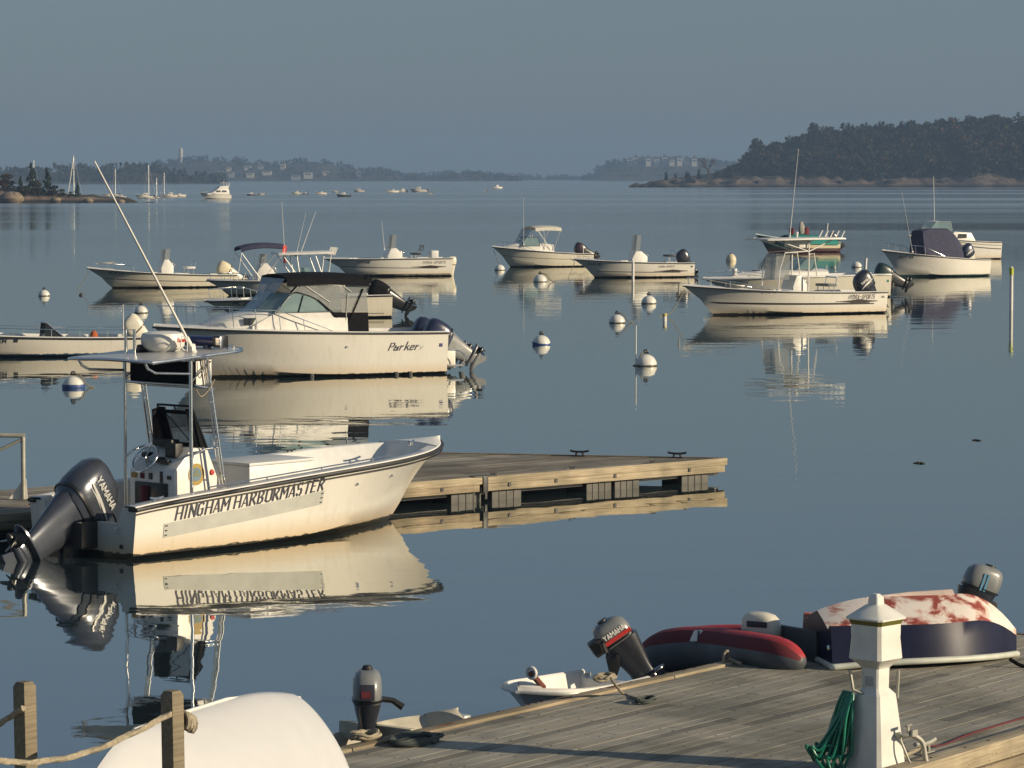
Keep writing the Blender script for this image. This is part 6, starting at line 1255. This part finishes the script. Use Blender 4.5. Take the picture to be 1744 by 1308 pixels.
# --- boat with navy bimini behind the cabin boat
r, H, g = moored('console_boat', 'white console boat with navy bimini awning, partly behind the grey hulled boat', 588, 503, 14, 2.2, 352, 0.62, 0.66, t0=0.45, p=2.8, sole=0.28, sheer=1.5)
c = console(r, g(464, 490).x, 0.95, 0.70, 0.28, 1.12, ws_h=0.42)
q0, q1 = g(405, 424), g(480, 424)
mb = MB(); rows = []
for i in range(9):
    u = i / 8; x = q0.x + (q1.x - q0.x) * u; z = g(440, 422).z + 0.10 * math.sin(u * math.pi * 0.8 + 0.3) - 0.10 * (1 - u) ** 4
    rows.append([Vector((x, y, z + 0.09 * (1 - (y / 0.9) ** 2) - (0.10 if abs(y) > 0.85 else 0))) for y in (-0.9, -0.84, -0.4, 0, 0.4, 0.84, 0.9)])
mb.sheet(rows, 0.05); bm_ = mb.build('bimini_awning', M_NAVY, r)
mb = MB()
for sg in (1, -1):
    for px in (406, 478): mb.tube([(g(px, 430).x, sg * 0.88, g(px, 430).z), (g(440, 490).x, sg * 0.98, 0.66)], 0.014, 6)
    mb.tube([(g(406, 430).x, sg * 0.88, g(406, 430).z), (g(398, 490).x, sg * 0.98, 0.68)], 0.012, 6)
mb.build('awning_frame', M_ALU, r)
bow_rail(r, H, 0.55, 0.985, 0.30, 4, inset=0.1, r=0.012); rail(r, [(g(428, 0).x, 0.4, 0.3), (g(428, 0).x, 0.4, 2.0)], [], 0.02, name='light_pole')
mb = MB(); q = g(458, 470); mb.box((q.x, 0, 0.75), (0.5, 0.9, 0.5)); mb.build('helm_seat', M_WHITE, r, bevel=0.05)

# --- grey-shaded boat with hard top and rod holders
r, H, g = moored('hardtop_boat', 'white boat with a small hard top carrying rod holders, half hidden by the cabin boat', 669, 541, 14, 2.4, 349, 0.82, 0.62, m=M_HULLF, t0=0.45, p=2.6, sole=0.3, sheer=1.5, rake=1.3, chine_b=0.45)
numbers(H, 'MC 2085 AW', g(402, 514, 1.1).x, 0.50, 0.13); H.band('registration_sticker', g(441, 514, 1.1).x, g(435, 514, 1.1).x, lambda x: 0.57, lambda x: 0.06, M_RED, 1)
bow_rail(r, H, 0.60, 0.985, 0.42, 5, inset=0.1, r=0.012)
H.band('side_stripe', 0.3, H.Ln * 0.9, lambda x: 0.16 + 0.2 * (x / H.Ln) ** 2, lambda x: 0.018, M_GREYST)
c = console(r, g(540, 500).x, 0.95, 0.75, 0.3, 1.05, ws_h=0.5, ws_m=M_GLASS)
q0, q1 = g(468, 436), g(562, 432)
mb = MB(); mb.sheet([[Vector((q0.x + (q1.x - q0.x) * u, y, g(515, 434).z + 0.05 * u + 0.04 * (1 - (y / 0.85) ** 2))) for y in (-0.85, -0.4, 0, 0.4, 0.85)] for u in (0, 0.33, 0.66, 1)], 0.07); ht = mb.build('hard_top', M_WHITE, r, bevel=0.02)
mb = MB(); zt = g(515, 434).z - 0.02
for sg in (1, -1):
    mb.tube([(g(512, 0).x, sg * 0.6, 0.32), (g(498, 0).x, sg * 0.7, zt)], 0.022, 6); mb.tube([(g(545, 0).x, sg * 0.6, 0.32), (g(556, 0).x, sg * 0.7, zt)], 0.022, 6); mb.tube([(g(548, 0).x, sg * 0.62, 1.2), (g(530, 0).x, sg * 0.7, zt)], 0.016, 6); mb.tube([(g(505, 0).x, sg * 0.65, 1.4), (g(475, 0).x, sg * 0.7, zt)], 0.016, 6)
for xx in (g(498, 0).x, g(556, 0).x): mb.tube([(xx, -0.72, zt), (xx, 0.72, zt)], 0.02, 6)
mb.build('top_frame', M_ALU, r)
for k in range(5): one('rod_holder', lambda b: b.tube([(q1.x - 0.05, -0.6 + 0.3 * k, zt + 0.02), (q1.x - 0.16, -0.6 + 0.3 * k, zt + 0.30)], 0.025, 8), M_WHITE, ht)
antenna(r, (g(480, 434).x, 0.6, zt), g(480, 344, 0.6), 0.012); antenna(r, (g(500, 434).x, 0.5, zt), g(521, 362, 0.5), 0.010); antenna(r, (g(515, 430).x, -0.5, zt), g(538, 360, -0.5), 0.012)
q = g(480, 432, 0.6); mb = MB()
rows = [[Vector((q.x - 0.04 - 0.03 * k + 0.03 * math.sin(j * 1.1 + k), 0.6 + 0.03 * math.sin(j * 0.9 + k), q.z + 0.30 - 0.13 * j)) for k in range(5)] for j in range(6)]
mb.sheet(rows, 0.006); fl = mb.build('flag', M_RED, r)
one('white_stripe', lambda b: b.sheet([[p + Vector((0, 0.012, 0)) for p in rr] for rr in rows[2:4]], 0.03), M_WHITE, fl)
outboard(r, (0.05, 0.0, 0.36), 1.05, 62, M_ENGDK, M_BLKPL, cover=M_CANVAS, label='black outboard tilted high with its propeller showing')

# --- centre console with dark side flash, upper middle
r, H, g = moored('center_console_boat', 'white centre console boat with dark side flash, farthest of the left group', 771, 470, 17, 2.3, 554, 0.92, 0.90, t0=0.45, p=2.5, sole=0.4, sheer=2.0, rake=1.3, notch=(0.4, 0.15))
arrow_stripe(H, 0.42, M_STRIPE, 0.35); H.band('lower_stripe', 0.1, H.Ln * 0.7, lambda x: 0.11, lambda x: 0.02, M_STRIPE)
lettering('lettering', 'HYDRA-SPORTS', 0.12, H.place(g(720, 455, 1.1).x, 0.66, 1), M_GREYST, H.o, fit=1.25, bold=0.2, shear=0.3)
numbers(H, '2071 KR', g(612, 450, 1.1).x, 0.70, 0.10)
c = console(r, g(682, 440).x, 0.85, 0.75, 0.4, 1.05, ws_h=0.72)
leaning_post(r, g(708, 440).x, 0.85, 0.4, 0.75, M_BLACK); one('aft_seat', lambda b: b.box((g(738, 440).x, 0, 1.10), (0.4, 0.7, 0.45)), M_WHITE, r, bevel=0.06)
for k in range(4): one('rod_holder', lambda b: b.tube([(g(716, 0).x, -0.36 + 0.24 * k, 1.30), (g(718, 0).x, -0.36 + 0.24 * k, 1.62)], 0.02, 6), M_BLACK, r)
antenna(r, (g(652, 440).x, 0.35, 1.4), g(650, 377, 0.35), 0.012)
outboard(r, (0.02, 0, 0.42), 0.70, 0, M_ENGWH, M_ENGWH, label='white outboard')

# --- cuddy boat with pale bimini
r, H, g = moored('cuddy_boat', 'white cuddy cabin boat with a pale folding awning on white legs', 1012, 454, 22, 2.2, 839, 0.72, 1.16, t0=0.42, p=2.4, deck_t=0.5, sole=0.35, rake=1.1, sheer=1.5, m=M_HULLF)
H.band('side_stripe', 0.2, H.Ln * 0.95, lambda x: 0.42 + 0.30 * (x / H.Ln) ** 2, lambda x: 0.016, M_GREYST)
lettering('lettering', 'Wahoo', 0.16, H.place(g(978, 442, 1.1).x, 0.36, 1), M_GREYST, H.o, fit=0.9, bold=0.10, shear=0.5) if False else None
H.band('script_scroll', 0.3, 1.5, lambda x: 0.42 + 0.08 * math.sin(x * 9), lambda x: 0.022, M_GREYST)
def cuddy(r, H, xa, xf, h, wmax, m=None):
    mb = MB(); rows = []
    for i in range(15):
        u = i / 14; x = xa + (xf - xa) * u; k = math.sin(min(1, (1 - u) * 1.9) * math.pi / 2); zb = H.side(x / H.Ln, 1).z
        w = min(wmax, H.side(x / H.Ln, 1).y - 0.22); w = max(w, 0.06); top = zb + 0.05 + h * k
        rows.append([Vector((x, sg * a, z)) for sg, a, z in ((1, w + 0.04, zb - 0.05), (1, w, zb + (top - zb) * 0.7), (1, w * 0.85, top), (1, w * 0.3, top + 0.03), (-1, w * 0.3, top + 0.03), (-1, w * 0.85, top), (-1, w, zb + (top - zb) * 0.7), (-1, w + 0.04, zb - 0.05))])
    mb.loft(rows); return mb.build('cabin_trunk', m or M_WHITE, r, smooth=30)
cuddy(r, H, g(943, 430, .8).x, g(858, 430, .3).x, 0.40, 0.85)
def raked_screen(r, x0, x1, zb, zt, w, m=None, fm=None, back=0.9):
    """wrap-round windscreen: x0 base, x1 top (aft), side wings running aft"""
    rows = [[Vector((x0 - back, -w, zb)), Vector((x0, -w * 0.8, zb)), Vector((x0 + 0.12, 0, zb)), Vector((x0, w * 0.8, zb)), Vector((x0 - back, w, zb))], [Vector((x1 - back * 0.6, -w * 0.95, zt)), Vector((x1, -w * 0.75, zt)), Vector((x1 + 0.10, 0, zt)), Vector((x1, w * 0.75, zt)), Vector((x1 - back * 0.6, w * 0.95, zt))]]
    o = one('windshield', lambda b: b.sheet(rows, 0.01), m or M_GLASS, r, smooth=0)
    mb = MB(); mb.tube(rows[1], 0.016, 6); mb.tube(rows[0], 0.014, 6)
    for a, b in zip(*rows): mb.tube([a, b], 0.014, 6)
    mb.build('windshield_frame', fm or M_BLKPL, o)
    return o
zb = g(895, 419, .6).z
raked_screen(r, g(880, 0).x, g(890, 0).x, zb, g(895, 404, .6).z, 0.85, back=1.1)
def awning(r, x0, x1, z, w, m, legs, th=0.03, crown=0.10, drop=0.10, fm=None, name='bimini_awning'):
    rows = []
    for i in range(7):
        u = i / 6; x = x0 + (x1 - x0) * u
        rows.append([Vector((x, y * w, z + crown * (1 - y * y) + 0.05 * math.sin(u * math.pi) - (drop if abs(y) > 0.99 else 0))) for y in (-1, -0.97, -0.5, 0, 0.5, 0.97, 1)])
    mb = MB(); mb.sheet(rows, th); o = mb.build(name, m, r)
    mb = MB()
    for sg in (1, -1):
        for (xt, xb, zb2) in legs: mb.tube([(xt, sg * w * 0.97, z), (xb, sg * w * 1.02, zb2)], 0.018, 6)
    mb.build('awning_frame', fm or M_ALU, r)
    return o
awning(r, g(902, 390).x, g(946, 390).x, g(925, 389).z, 0.9, mat('pale_canvas', (0.60, 0.58, 0.50), 0.85), [(g(946, 0).x, g(932, 0).x, 0.95), (g(916, 0).x, g(918, 0).x, 1.0), (g(904, 0).x, g(928, 0).x, 1.0)], drop=0.16)
one('front_curtain', lambda b: b.sheet([[Vector((g(890, 0).x, -0.75, g(895, 404).z)), Vector((g(890, 0).x, 0.75, g(895, 404).z))], [Vector((g(898, 0).x, -0.8, g(925, 389).z)), Vector((g(898, 0).x, 0.8, g(925, 389).z))]], 0.01), M_VINYL, r)
antenna(r, (g(884, 410).x, 0.7, 1.3), g(892, 337, 0.7), 0.012)
bow_rail(r, H, 0.62, 0.985, 0.34, 4, inset=0.1, r=0.010)
outboard(r, (0.22, 0.0, 0.52), 0.92, 66, mat('maroon_black_engine', (0.03, 0.016, 0.02), 0.3, coat=0.4), M_BLKPL, label='dark outboard raised behind the transom')
rail(r, [(g(986, 0).x, 0.7, 0.7), (g(986, 0).x, 0.7, 1.25)], [], 0.025, M_WHITE, name='light_pole')
bolt_rope(H, (H.Ln - 0.6, -0.2, 0.0))

# --- centre console, tall windshield
r, H, g = moored('center_console_boat', 'white centre console boat with a tall smoked windshield and dark flash near its stern', 1184, 472, 20, 2.2, 977, 0.72, 0.95, t0=0.45, p=2.5, sole=0.32, rake=1.2, sheer=1.7)
arrow_stripe(H, 0.26, M_STRIPE, 0.4); numbers(H, '3412 KE', g(1010, 455, 1.0).x, 0.66, 0.10)
lettering('lettering', 'HYDRA-SPORTS', 0.09, H.place(g(1122, 455, 1.1).x, 0.52, 1), M_GREYST, H.o, fit=0.9, bold=0.2, shear=0.3)
H.band('registration_sticker', 0.12, 0.24, lambda x: 0.55, lambda x: 0.04, M_INK, 1)
c = console(r, g(1098, 440).x, 0.8, 0.80, 0.32, 1.02, ws_h=0.85)
leaning_post(r, g(1140, 440).x, 0.8, 0.32, 0.78, M_BLACK)
outboard(r, (0.32, 0, 0.50), 0.92, 35, M_ENGDK, M_ENGDK, label='dark outboard at the stern')
bow_rail(r, H, 0.80, 0.97, 0.16, 2, inset=0.08, r=0.010)
bolt_rope(H, (H.Ln + 0.35, 0.1, 0.0), 0.05); one('folded_seat', lambda b: b.box((g(1062, 0).x, 0, 0.85), (0.4, 0.5, 0.06)), M_WHITE, r, bevel=0.02)

# --- centre console with T-top, nearest on the right
r, H, g = moored('center_console_boat', 'white centre console boat with tall T-top, nearest boat on the right', 1513, 533, 26, 2.5, 1164, 0.80, 1.12, t0=0.45, p=2.5, sole=0.35, rake=1.3, sheer=2.2, cap=0.2)
arrow_stripe(H, 0.40, M_STRIPE, 0.45); H.band('side_stripe', 0.6, H.Ln * 0.86, lambda x: 0.37 + 0.13 * (x / H.Ln) ** 2, lambda x: 0.022, M_STRIPE)
lettering('lettering', 'HYDRA-SPORTS', 0.15, H.place(g(1443, 509, 1.1).x, 0.56, 1), M_INK, H.o, fit=1.2, bold=0.2, shear=0.35)
H.band('registration_sticker', 0.15, 0.28, lambda x: 0.62, lambda x: 0.04, M_GREYST, 1)
numbers(H, '2718 KF', g(1298, 500, 1.1).x, 0.84, 0.10, M_GREYST)
H.band('spray_rail', H.Ln * 0.45, H.Ln * 0.86, lambda x: 0.10 + 0.62 * max(0, (x / H.Ln - 0.45)) ** 1.4, lambda x: 0.012, M_GREYST)
bow_rail(r, H, 0.50, 0.985, 0.30, 5, inset=0.1, r=0.013, fall=0.75)
cx = g(1364, 480).x
c = console(r, cx, 0.9, 0.55, 0.35, 1.10, ws_h=0)
z0, z1 = g(1325, 476).z, g(1325, 432).z
one('windshield_curtain', lambda b: b.sheet([[Vector((g(1336, 0).x, 0.46, z0)), Vector((g(1312, 0).x, 0.40, z0)), Vector((g(1312, 0).x, -0.40, z0)), Vector((g(1336, 0).x, -0.46, z0))], [Vector((g(1338, 0).x, 0.44, z1)), Vector((g(1316, 0).x, 0.38, z1)), Vector((g(1316, 0).x, -0.38, z1)), Vector((g(1338, 0).x, -0.44, z1))]], 0.02), M_VINYL, r)
zt = g(1355, 405).z; xa, xf = g(1420, 0).x, g(1290, 0).x
mb = MB(); mb.sheet([[Vector((xa + (xf - xa) * u, y * (1 - 0.15 * max(0, u - 0.8) * 5), zt + 0.03 * (1 - y * y) - 0.03 * u * u)) for y in (-1.0, -0.6, 0, 0.6, 1.0)] for u in (0, 0.2, 0.5, 0.8, 1.0)], 0.06)
tp = mb.build('hard_top', M_WHITE, r, bevel=0.015)
mb = MB(); yl = 0.62
for sg in (1, -1):
    mb.tube([(cx + 0.05, sg * yl, 0.37), (cx + 0.02, sg * yl, zt)], 0.03, 8)
    mb.tube([(g(1312, 0).x, sg * yl, 0.37), (g(1316, 0).x, sg * yl, 1.7), (g(1325, 0).x, sg * yl, zt - 0.55), (cx + 0.05, sg * yl, zt - 0.50)], 0.024, 8)
    mb.tube([(cx, sg * yl, zt - 0.5), (g(1412, 0).x, sg * yl, zt)], 0.024, 8); mb.tube([(cx, sg * yl, zt - 0.62), (cx - 0.2, sg * yl, zt - 0.58), (cx - 0.34, sg * yl, 1.45)], 0.022, 8)
    mb.tube([(cx + 0.04, sg * yl, zt - 0.5), (g(1300, 0).x, sg * yl, zt)], 0.02, 8)
for xx in (cx + 0.03, g(1410, 0).x): mb.tube([(xx, -yl, zt - 0.01), (xx, yl, zt - 0.01)], 0.024, 8)
mb.tube([(cx + 0.03, -yl, zt - 0.5), (cx + 0.03, yl, zt - 0.5)], 0.022, 8)
mb.build('top_frame', M_WHITE, r)
one('electronics_box', lambda b: b.box((cx + 0.20, 0.0, zt - 0.22), (0.42, 1.1, 0.30)), M_WHITE, tp, bevel=0.03)
for k in range(5): one('rod_holder', lambda b: b.tube([(xa + 0.1, -0.8 + 0.4 * k, zt), (xa - 0.05, -0.8 + 0.4 * k, zt + 0.26)], 0.028, 8), M_WHITE, tp)
one('navigation_lamp', lambda b: b.lathe([(0.04, 0), (0.04, 0.10), (0.05, 0.12), (0.05, 0.20), (0, 0.22)], 8, (cx + 0.3, 0.2, zt + 0.02)), M_WHITE, tp)
antenna(r, (g(1354, 400).x, -0.4, zt), g(1360, 253, -0.4), 0.018)
lp = leaning_post(r, g(1407, 480).x, 0.95, 0.35, 0.72, mat('grey_canvas', (0.16, 0.17, 0.17), 0.8))
one('cooler_seat', lambda b: b.box((g(1394, 0).x, 0, 0.72), (0.5, 0.8, 0.26)), mat('grey_plastic', (0.26, 0.26, 0.26), 0.6), r, bevel=0.05)
outboard(r, (0.46, 0.05, 0.52), 1.08, 36, M_ENGDK, M_ENGDK, stripes=True, text='YAMAHA', label='dark outboard with silver stripes')
bolt_rope(H, (H.Ln + 1.2, 0.3, 0.0), 0.3, r=0.02); one('anchor_roller', lambda b: b.tube(bez([(H.Ln - 0.3, 0, 1.2), (H.Ln + 0.12, 0, 1.22), (H.Ln + 0.2, 0, 1.05), (H.Ln + 0.18, 0, 0.80)], 4), 0.03, 6), M_GALV, r)

# --- low bowrider behind it
r, H, g = moored('runabout_boat', 'low white runabout behind the T-top boat with its dark outboard tilted up', 1519, 506, 20, 2.4, 1198, 0.98, 0.84, m=M_HULLF, t0=0.4, p=2.4, deck_t=0.45, sole=0.4, rake=1.4, sheer=1.2, rail_m=M_ALU)
cuddy(r, H, g(1395, 465).x, g(1225, 465).x, 0.22, 0.95)
raked_screen(r, g(1345, 0).x, g(1366, 0).x, 1.2, 1.72, 0.9, back=0.7)
bow_rail(r, H, 0.62, 0.97, 0.26, 3, inset=0.1, r=0.012)
for px in (1248, 1256): one('deck_hatch', lambda b: b.box((g(px, 0).x, 0.3 if px < 1250 else -0.2, 1.14), (0.12, 0.30, 0.26)), M_WHITE, r, bevel=0.02)
numbers(H, '2204 K', g(1262, 470, 1.0).x, 0.64, 0.09); one('coiled_line', lambda b: [b.tube([(g(1290, 0).x + 0.16 * math.cos(a * 0.6), 0.16 * math.sin(a * 0.6), 1.12 + 0.02 * k) for a in range(11)], 0.03, 5, closed=False) for k in range(3)], M_NAVY, r)
outboard(r, (-0.42, 0.0, 0.46), 1.05, 66, mat('dark_green_engine', (0.010, 0.03, 0.03), 0.35), M_BLKPL, label='dark green outboard tilted far out of the water')
H.band('registration_sticker', 0.12, 0.22, lambda x: 0.7, lambda x: 0.05, M_TEAL, 1)

# --- dark green workboat with teal cover
M_GREENHULL = hull_mat('dark_green_hull', (0.012, 0.05, 0.055), (0.07, 0.018, 0.018), 0.22, stain_amt=0.1)
r, H, g = moored('work_boat', 'dark green workboat with teal cockpit cover and red brown bottom', 1433, 429, 24, 2.2, 1287, 0.66, 1.22, m=M_GREENHULL, t0=0.4, p=2.3, deck_t=0.45, sole=0.3, rake=1.0, rail_m=M_TEAL, sheer=2.0)
H.band('cream_side', 0.05, H.Ln * 0.62, lambda x: 0.42 + 0.10 * (x / H.Ln) ** 2, lambda x: 0.15, M_CREAM); H.band('white_bow_panel', H.Ln * 0.80, H.Ln * 0.92, lambda x: 0.78, lambda x: 0.14, mat('pale_grey_paint', (0.40, 0.40, 0.36), 0.5))
mb = MB(); rows = []
for i in range(9):
    u = i / 8; x = 0.25 + (H.Ln * 0.62 - 0.25) * u; q = H.side(x / H.Ln, 1); hh = 0.30 + 0.18 * math.sin(u * math.pi)
    rows.append([Vector((x, sg * w_ * (q.y + 0.02), q.z + dz)) for sg, w_, dz in ((1, 1.02, -0.18), (1, 1.0, 0.05), (1, 0.55, hh * 0.75), (1, 0.0, hh), (-1, 0.55, hh * 0.75), (-1, 1.0, 0.05), (-1, 1.02, -0.18))])
mb.sheet(rows, 0.02); mb.build('teal_cover', M_TEAL, r)
one('folded_sail', lambda b: b.loft([superring(g(1367, 395).x + dx, 0, z, a, a * 0.7, 10, 2.2) for z, a, dx in ((1.25, 0.5, 0), (1.5, 0.55, 0.03), (1.8, 0.40, 0.08), (2.1, 0.16, 0.1))]), mat('grey_sailcloth', (0.36, 0.34, 0.30), 0.9), r)
one('red_gear_bag', lambda b: b.loft([superring(x, 0, z, 0.3, 0.5, 10, 2.4) for x, z in ((g(1350, 0).x, 1.2), (g(1351, 0).x, 1.65))]), M_DKRED, r); one('maroon_cover', lambda b: b.loft([superring(g(1374, 0).x, 0, z, a, 0.5, 10, 2.4) for z, a in ((1.1, 0.5), (1.5, 0.5), (1.7, 0.3))]), M_DKRED, r)
rail(r, [(g(1407, 0).x, 0.2, 0.7), (g(1410, 0).x, 0.2, g(1409, 380).z)], [], 0.03, M_WHITE, name='mast_light')
outboard(r, (0.0, 0, 0.55), 0.8, 50, M_ENGDK, M_BLKPL, label='dark outboard')

# --- boat with navy console cover
r, H, g = moored('center_console_boat', 'white centre console boat with a navy canvas cover draped over its console', 1689, 470, 28, 2.4, 1503, 0.86, 1.36, m=M_HULLG, t0=0.42, p=2.6, sole=0.4, rake=1.0, sheer=1.6, cap=0.22, deck_t=0.8)
x0, x1 = g(1562, 410).x, g(1628, 410).x; zt = g(1590, 389).z
mb = MB(); rows = []
for i in range(7):
    u = i / 6; x = x0 + (x1 - x0) * u; k = 1 - max(0, (u - 0.7) / 0.3) ** 1.2 * 0.5; top = 0.9 + (zt - 0.9) * k
    if i == 0: top -= 0.1
    rows.append([Vector((x, y, z)) for y, z in ((0.78, 0.95), (0.62 + 0.05 * (i % 2), 0.95 + (top - 0.95) * 0.5), (0.50, top - 0.05), (0.30, top), (-0.30, top), (-0.50, top - 0.05), (-0.62, 0.95 + (top - 0.95) * 0.5), (-0.78, 0.95))])
mb.loft(rows); mb.build('console_cover', M_NAVY, r, smooth=25)
bow_rail(r, H, 0.48, 0.985, 0.42, 6, inset=0.12, r=0.016, fall=0.4)
antenna(r, (g(1545, 412).x, 0.5, 1.3), g(1536, 328, 0.5), 0.013); numbers(H, '2617 KS', g(1542, 443, 1.0).x, 0.98, 0.11, M_GREYST)
outboard(r, (0.85, 0, 0.74), 0.95, 30, mat('navy_engine_paint', (0.02, 0.026, 0.06), 0.3), M_ENGWH, stripes=True, label='navy and white outboard')
one('stern_light', lambda b: b.tube([(g(1631, 0).x, 0.2, 1.0), (g(1631, 0).x, 0.2, 1.5)], 0.04, 8), M_WHITE, r)

# --- cuddy boat at the far right
r, H, g = moored('cuddy_boat', 'white cuddy boat with twin dark side lines, behind the navy covered boat', 1707, 441, 22, 2.3, 1548, 1.05, 1.45, t0=0.42, p=2.4, deck_t=0.5, sole=0.5, rake=1.1, sheer=1.4)
H.band('side_line', 0.05, H.Ln * 0.9, lambda x: 0.86 + 0.30 * min(1, x / H.Ln * 1.6) ** 1.5, lambda x: 0.022, M_GREYST); H.band('side_line', 0.05, H.Ln * 0.9, lambda x: 0.64 + 0.36 * min(1, x / H.Ln * 1.6) ** 1.5, lambda x: 0.03, M_STRIPE)
cb = one('cabin_side', lambda b: b.loft([[Vector((x, y, z)) for x, y, z in ((g(1652, 0).x - 0.1, w, 1.1), (g(1646, 0).x, w * 0.95, g(1640, 396).z), (g(1618, 0).x, w * 0.95, g(1640, 394).z), (g(1606, 0).x, w, 1.3))] for w in (-0.9, -0.85, 0.85, 0.9)]), M_WHITE, r, bevel=0.03)
panel(r, 'cabin_window', [(g(1638, 0).x, g(1638, 405).z), (g(1621, 0).x, g(1638, 406).z), (g(1624, 0).x, g(1638, 398).z), (g(1638, 0).x, g(1638, 398).z)], 0.875, 0.02, M_SMOKE, cb)
cuddy(r, H, g(1608, 0).x, H.Ln * 0.93, 0.42, 0.9)
raked_screen(r, g(1578, 0).x, g(1590, 0).x, g(1600, 392).z, g(1600, 377).z, 0.85, back=1.5, fm=M_ALU)
antenna(r, (g(1588, 380).x, 0.3, 1.9), g(1590, 300, 0.3), 0.02)
bow_rail(r, H, 0.6, 0.985, 0.36, 5, inset=0.1, r=0.012)
outboard(r, (0.0, 0.0, 0.48), 0.60, 0, M_ENGWH, M_ENGWH, label='white outboard')

# --- mooring buoys and spars
def buoy(px, py, d, label, band=None, top=True, rope=1, shape=1.0, m=None, lean=0):
    c = P(px, py); k = d * (c.y / FPX) / 2
    r = thing('mooring_buoy', label, 'buoy', (c.x, c.y, 0), 0, 'mooring buoys')
    mb = MB(); prof = [(k * math.sin(math.pi * i / 14), k * shape * (-math.cos(math.pi * i / 14) * 0.98) + k * 0.06) for i in range(15)]
    mb.lathe(prof, 22); mb.build('float', m or M_BUOY, r, rot=(R(lean), R(lean * 0.7), 0), smooth=60)
    if band: one('blue_band', lambda b: b.lathe([(k * 1.0, -0.06 * k), (k * 1.02, -0.02 * k), (k * 1.02, 0.22 * k), (k * 0.99, 0.26 * k)], 22, (0, 0, 0.04 * k)), band, r, rot=(R(lean), R(lean * 0.7), 0), smooth=60)
    if top: one('shackle', lambda b: (b.tube([(-0.22 * k, 0, 1.12 * k), (-0.1 * k, 0, 1.42 * k), (0.1 * k, 0, 1.42 * k), (0.22 * k, 0, 1.12 * k)], 0.09 * k, 6), b.box((0, 0, 1.18 * k), (0.5 * k, 0.4 * k, 0.14 * k))), M_BLACK, r)
    if rope: one('pennant_line', lambda b: b.tube(bez([(0, 0, 1.25 * k), (0.7 * k * rope, -0.25 * k, 1.05 * k), (1.25 * k * rope, -0.2 * k, 0.25 * k), (1.9 * k * rope, 0.1 * k, 0.0)], 5), 0.07 * k, 5), M_ROPEG, r)
    return r
M_BUOY = hull_mat('white_buoy_plastic', (0.74, 0.73, 0.68), (0.05, 0.045, 0.03), 0.03, stain=(0.4, 0.36, 0.2), stain_amt=0.25, rough=0.45)
M_BLUEBAND = mat('blue_band_paint', (0.03, 0.07, 0.22), 0.5)
buoy(75, 504, 20, 'small white mooring buoy near the left edge, upper', None, rope=0)
buoy(125, 660, 38, 'white mooring buoy with blue lower band, left below the open boat', M_BLUEBAND, rope=1)
buoy(240, 533, 24, 'white mooring buoy behind the radar dome', None, rope=0)
buoy(851, 460, 18, 'white mooring buoy under the bow of the cuddy boat with pale awning', None, rope=0, top=False)
buoy(920, 480, 24, 'white mooring buoy with a line arched over it, below the cuddy boat', None, rope=1.2)
buoy(1105, 517, 26, 'white mooring buoy left of the T-top boat bow', None, rope=0)
buoy(1051, 550, 28, 'white mooring buoy with dark line trailing right, in open water', None, rope=1.1)
buoy(922, 587, 31, 'white mooring buoy with a dark blue band in the middle of the harbour', M_BLUEBAND, rope=0, lean=8)
buoy(1100, 623, 38, 'largest white mooring buoy, nearest in open water beside a thin spar', None, rope=-0.6)
buoy(1459, 455, 18, 'white mooring buoy behind the T-top boat stern', None, rope=0, top=False)
buoy(1245, 444, 18, 'tan mooring buoy standing tall behind the low runabout', None, rope=0, shape=1.3, m=M_CREAM)
buoy(138, 503, 7, 'tiny dark float near the left edge', None, rope=0, top=False, m=M_BLACK)
def spar(px, py, top_py, w, label, m=None, tip=None, tip_f=0.2, lean=0.0, name='spar_buoy'):
    c = P(px, py); k = w * c.y / FPX / 2; h = (py - top_py) * c.y / FPX
    r = thing(name, label, 'spar buoy', (c.x, c.y, 0), 0, 'winter spars and stakes')
    mb = MB(); mb.tube([(0, 0, -0.6), (lean * h * 0.5, 0, h * 0.5), (lean * h * (1 - tip_f), 0, h * (1 - tip_f if tip else 1.0))], [k, k, k * 0.95], 10); mb.build('pole', m or M_WHITE, r)
    if tip: one('tip', lambda b: b.tube([(lean * h * (1 - tip_f), 0, h * (1 - tip_f)), (lean * h, 0, h)], k * 1.15, 10), tip, r)
    one('cap', lambda b: b.tube([(lean * h, 0, h), (lean * h, 0, h * 1.03)], [k * 0.9, k * 0.4], 10), m or M_WHITE, r)
    return r
spar(1722, 528, 456, 6.5, 'white stake with a yellow green top at the right edge', tip=mat('lime_paint', (0.50, 0.55, 0.03), 0.5), tip_f=0.17)
spar(1083, 623, 556, 2.2, 'thin white spar standing beside the largest buoy')
spar(1132, 547, 534, 7, 'short yellow white spar right of the trailing line buoy', tip=mat('pale_yellow_paint', (0.60, 0.50, 0.12), 0.5), tip_f=0.3)
spar(1473, 460, 440, 5, 'white spar with float head behind the T-top boat stern', lean=0.12)
spar(1078, 479, 446, 5, 'white spar standing against the hull of the tall windshield boat')
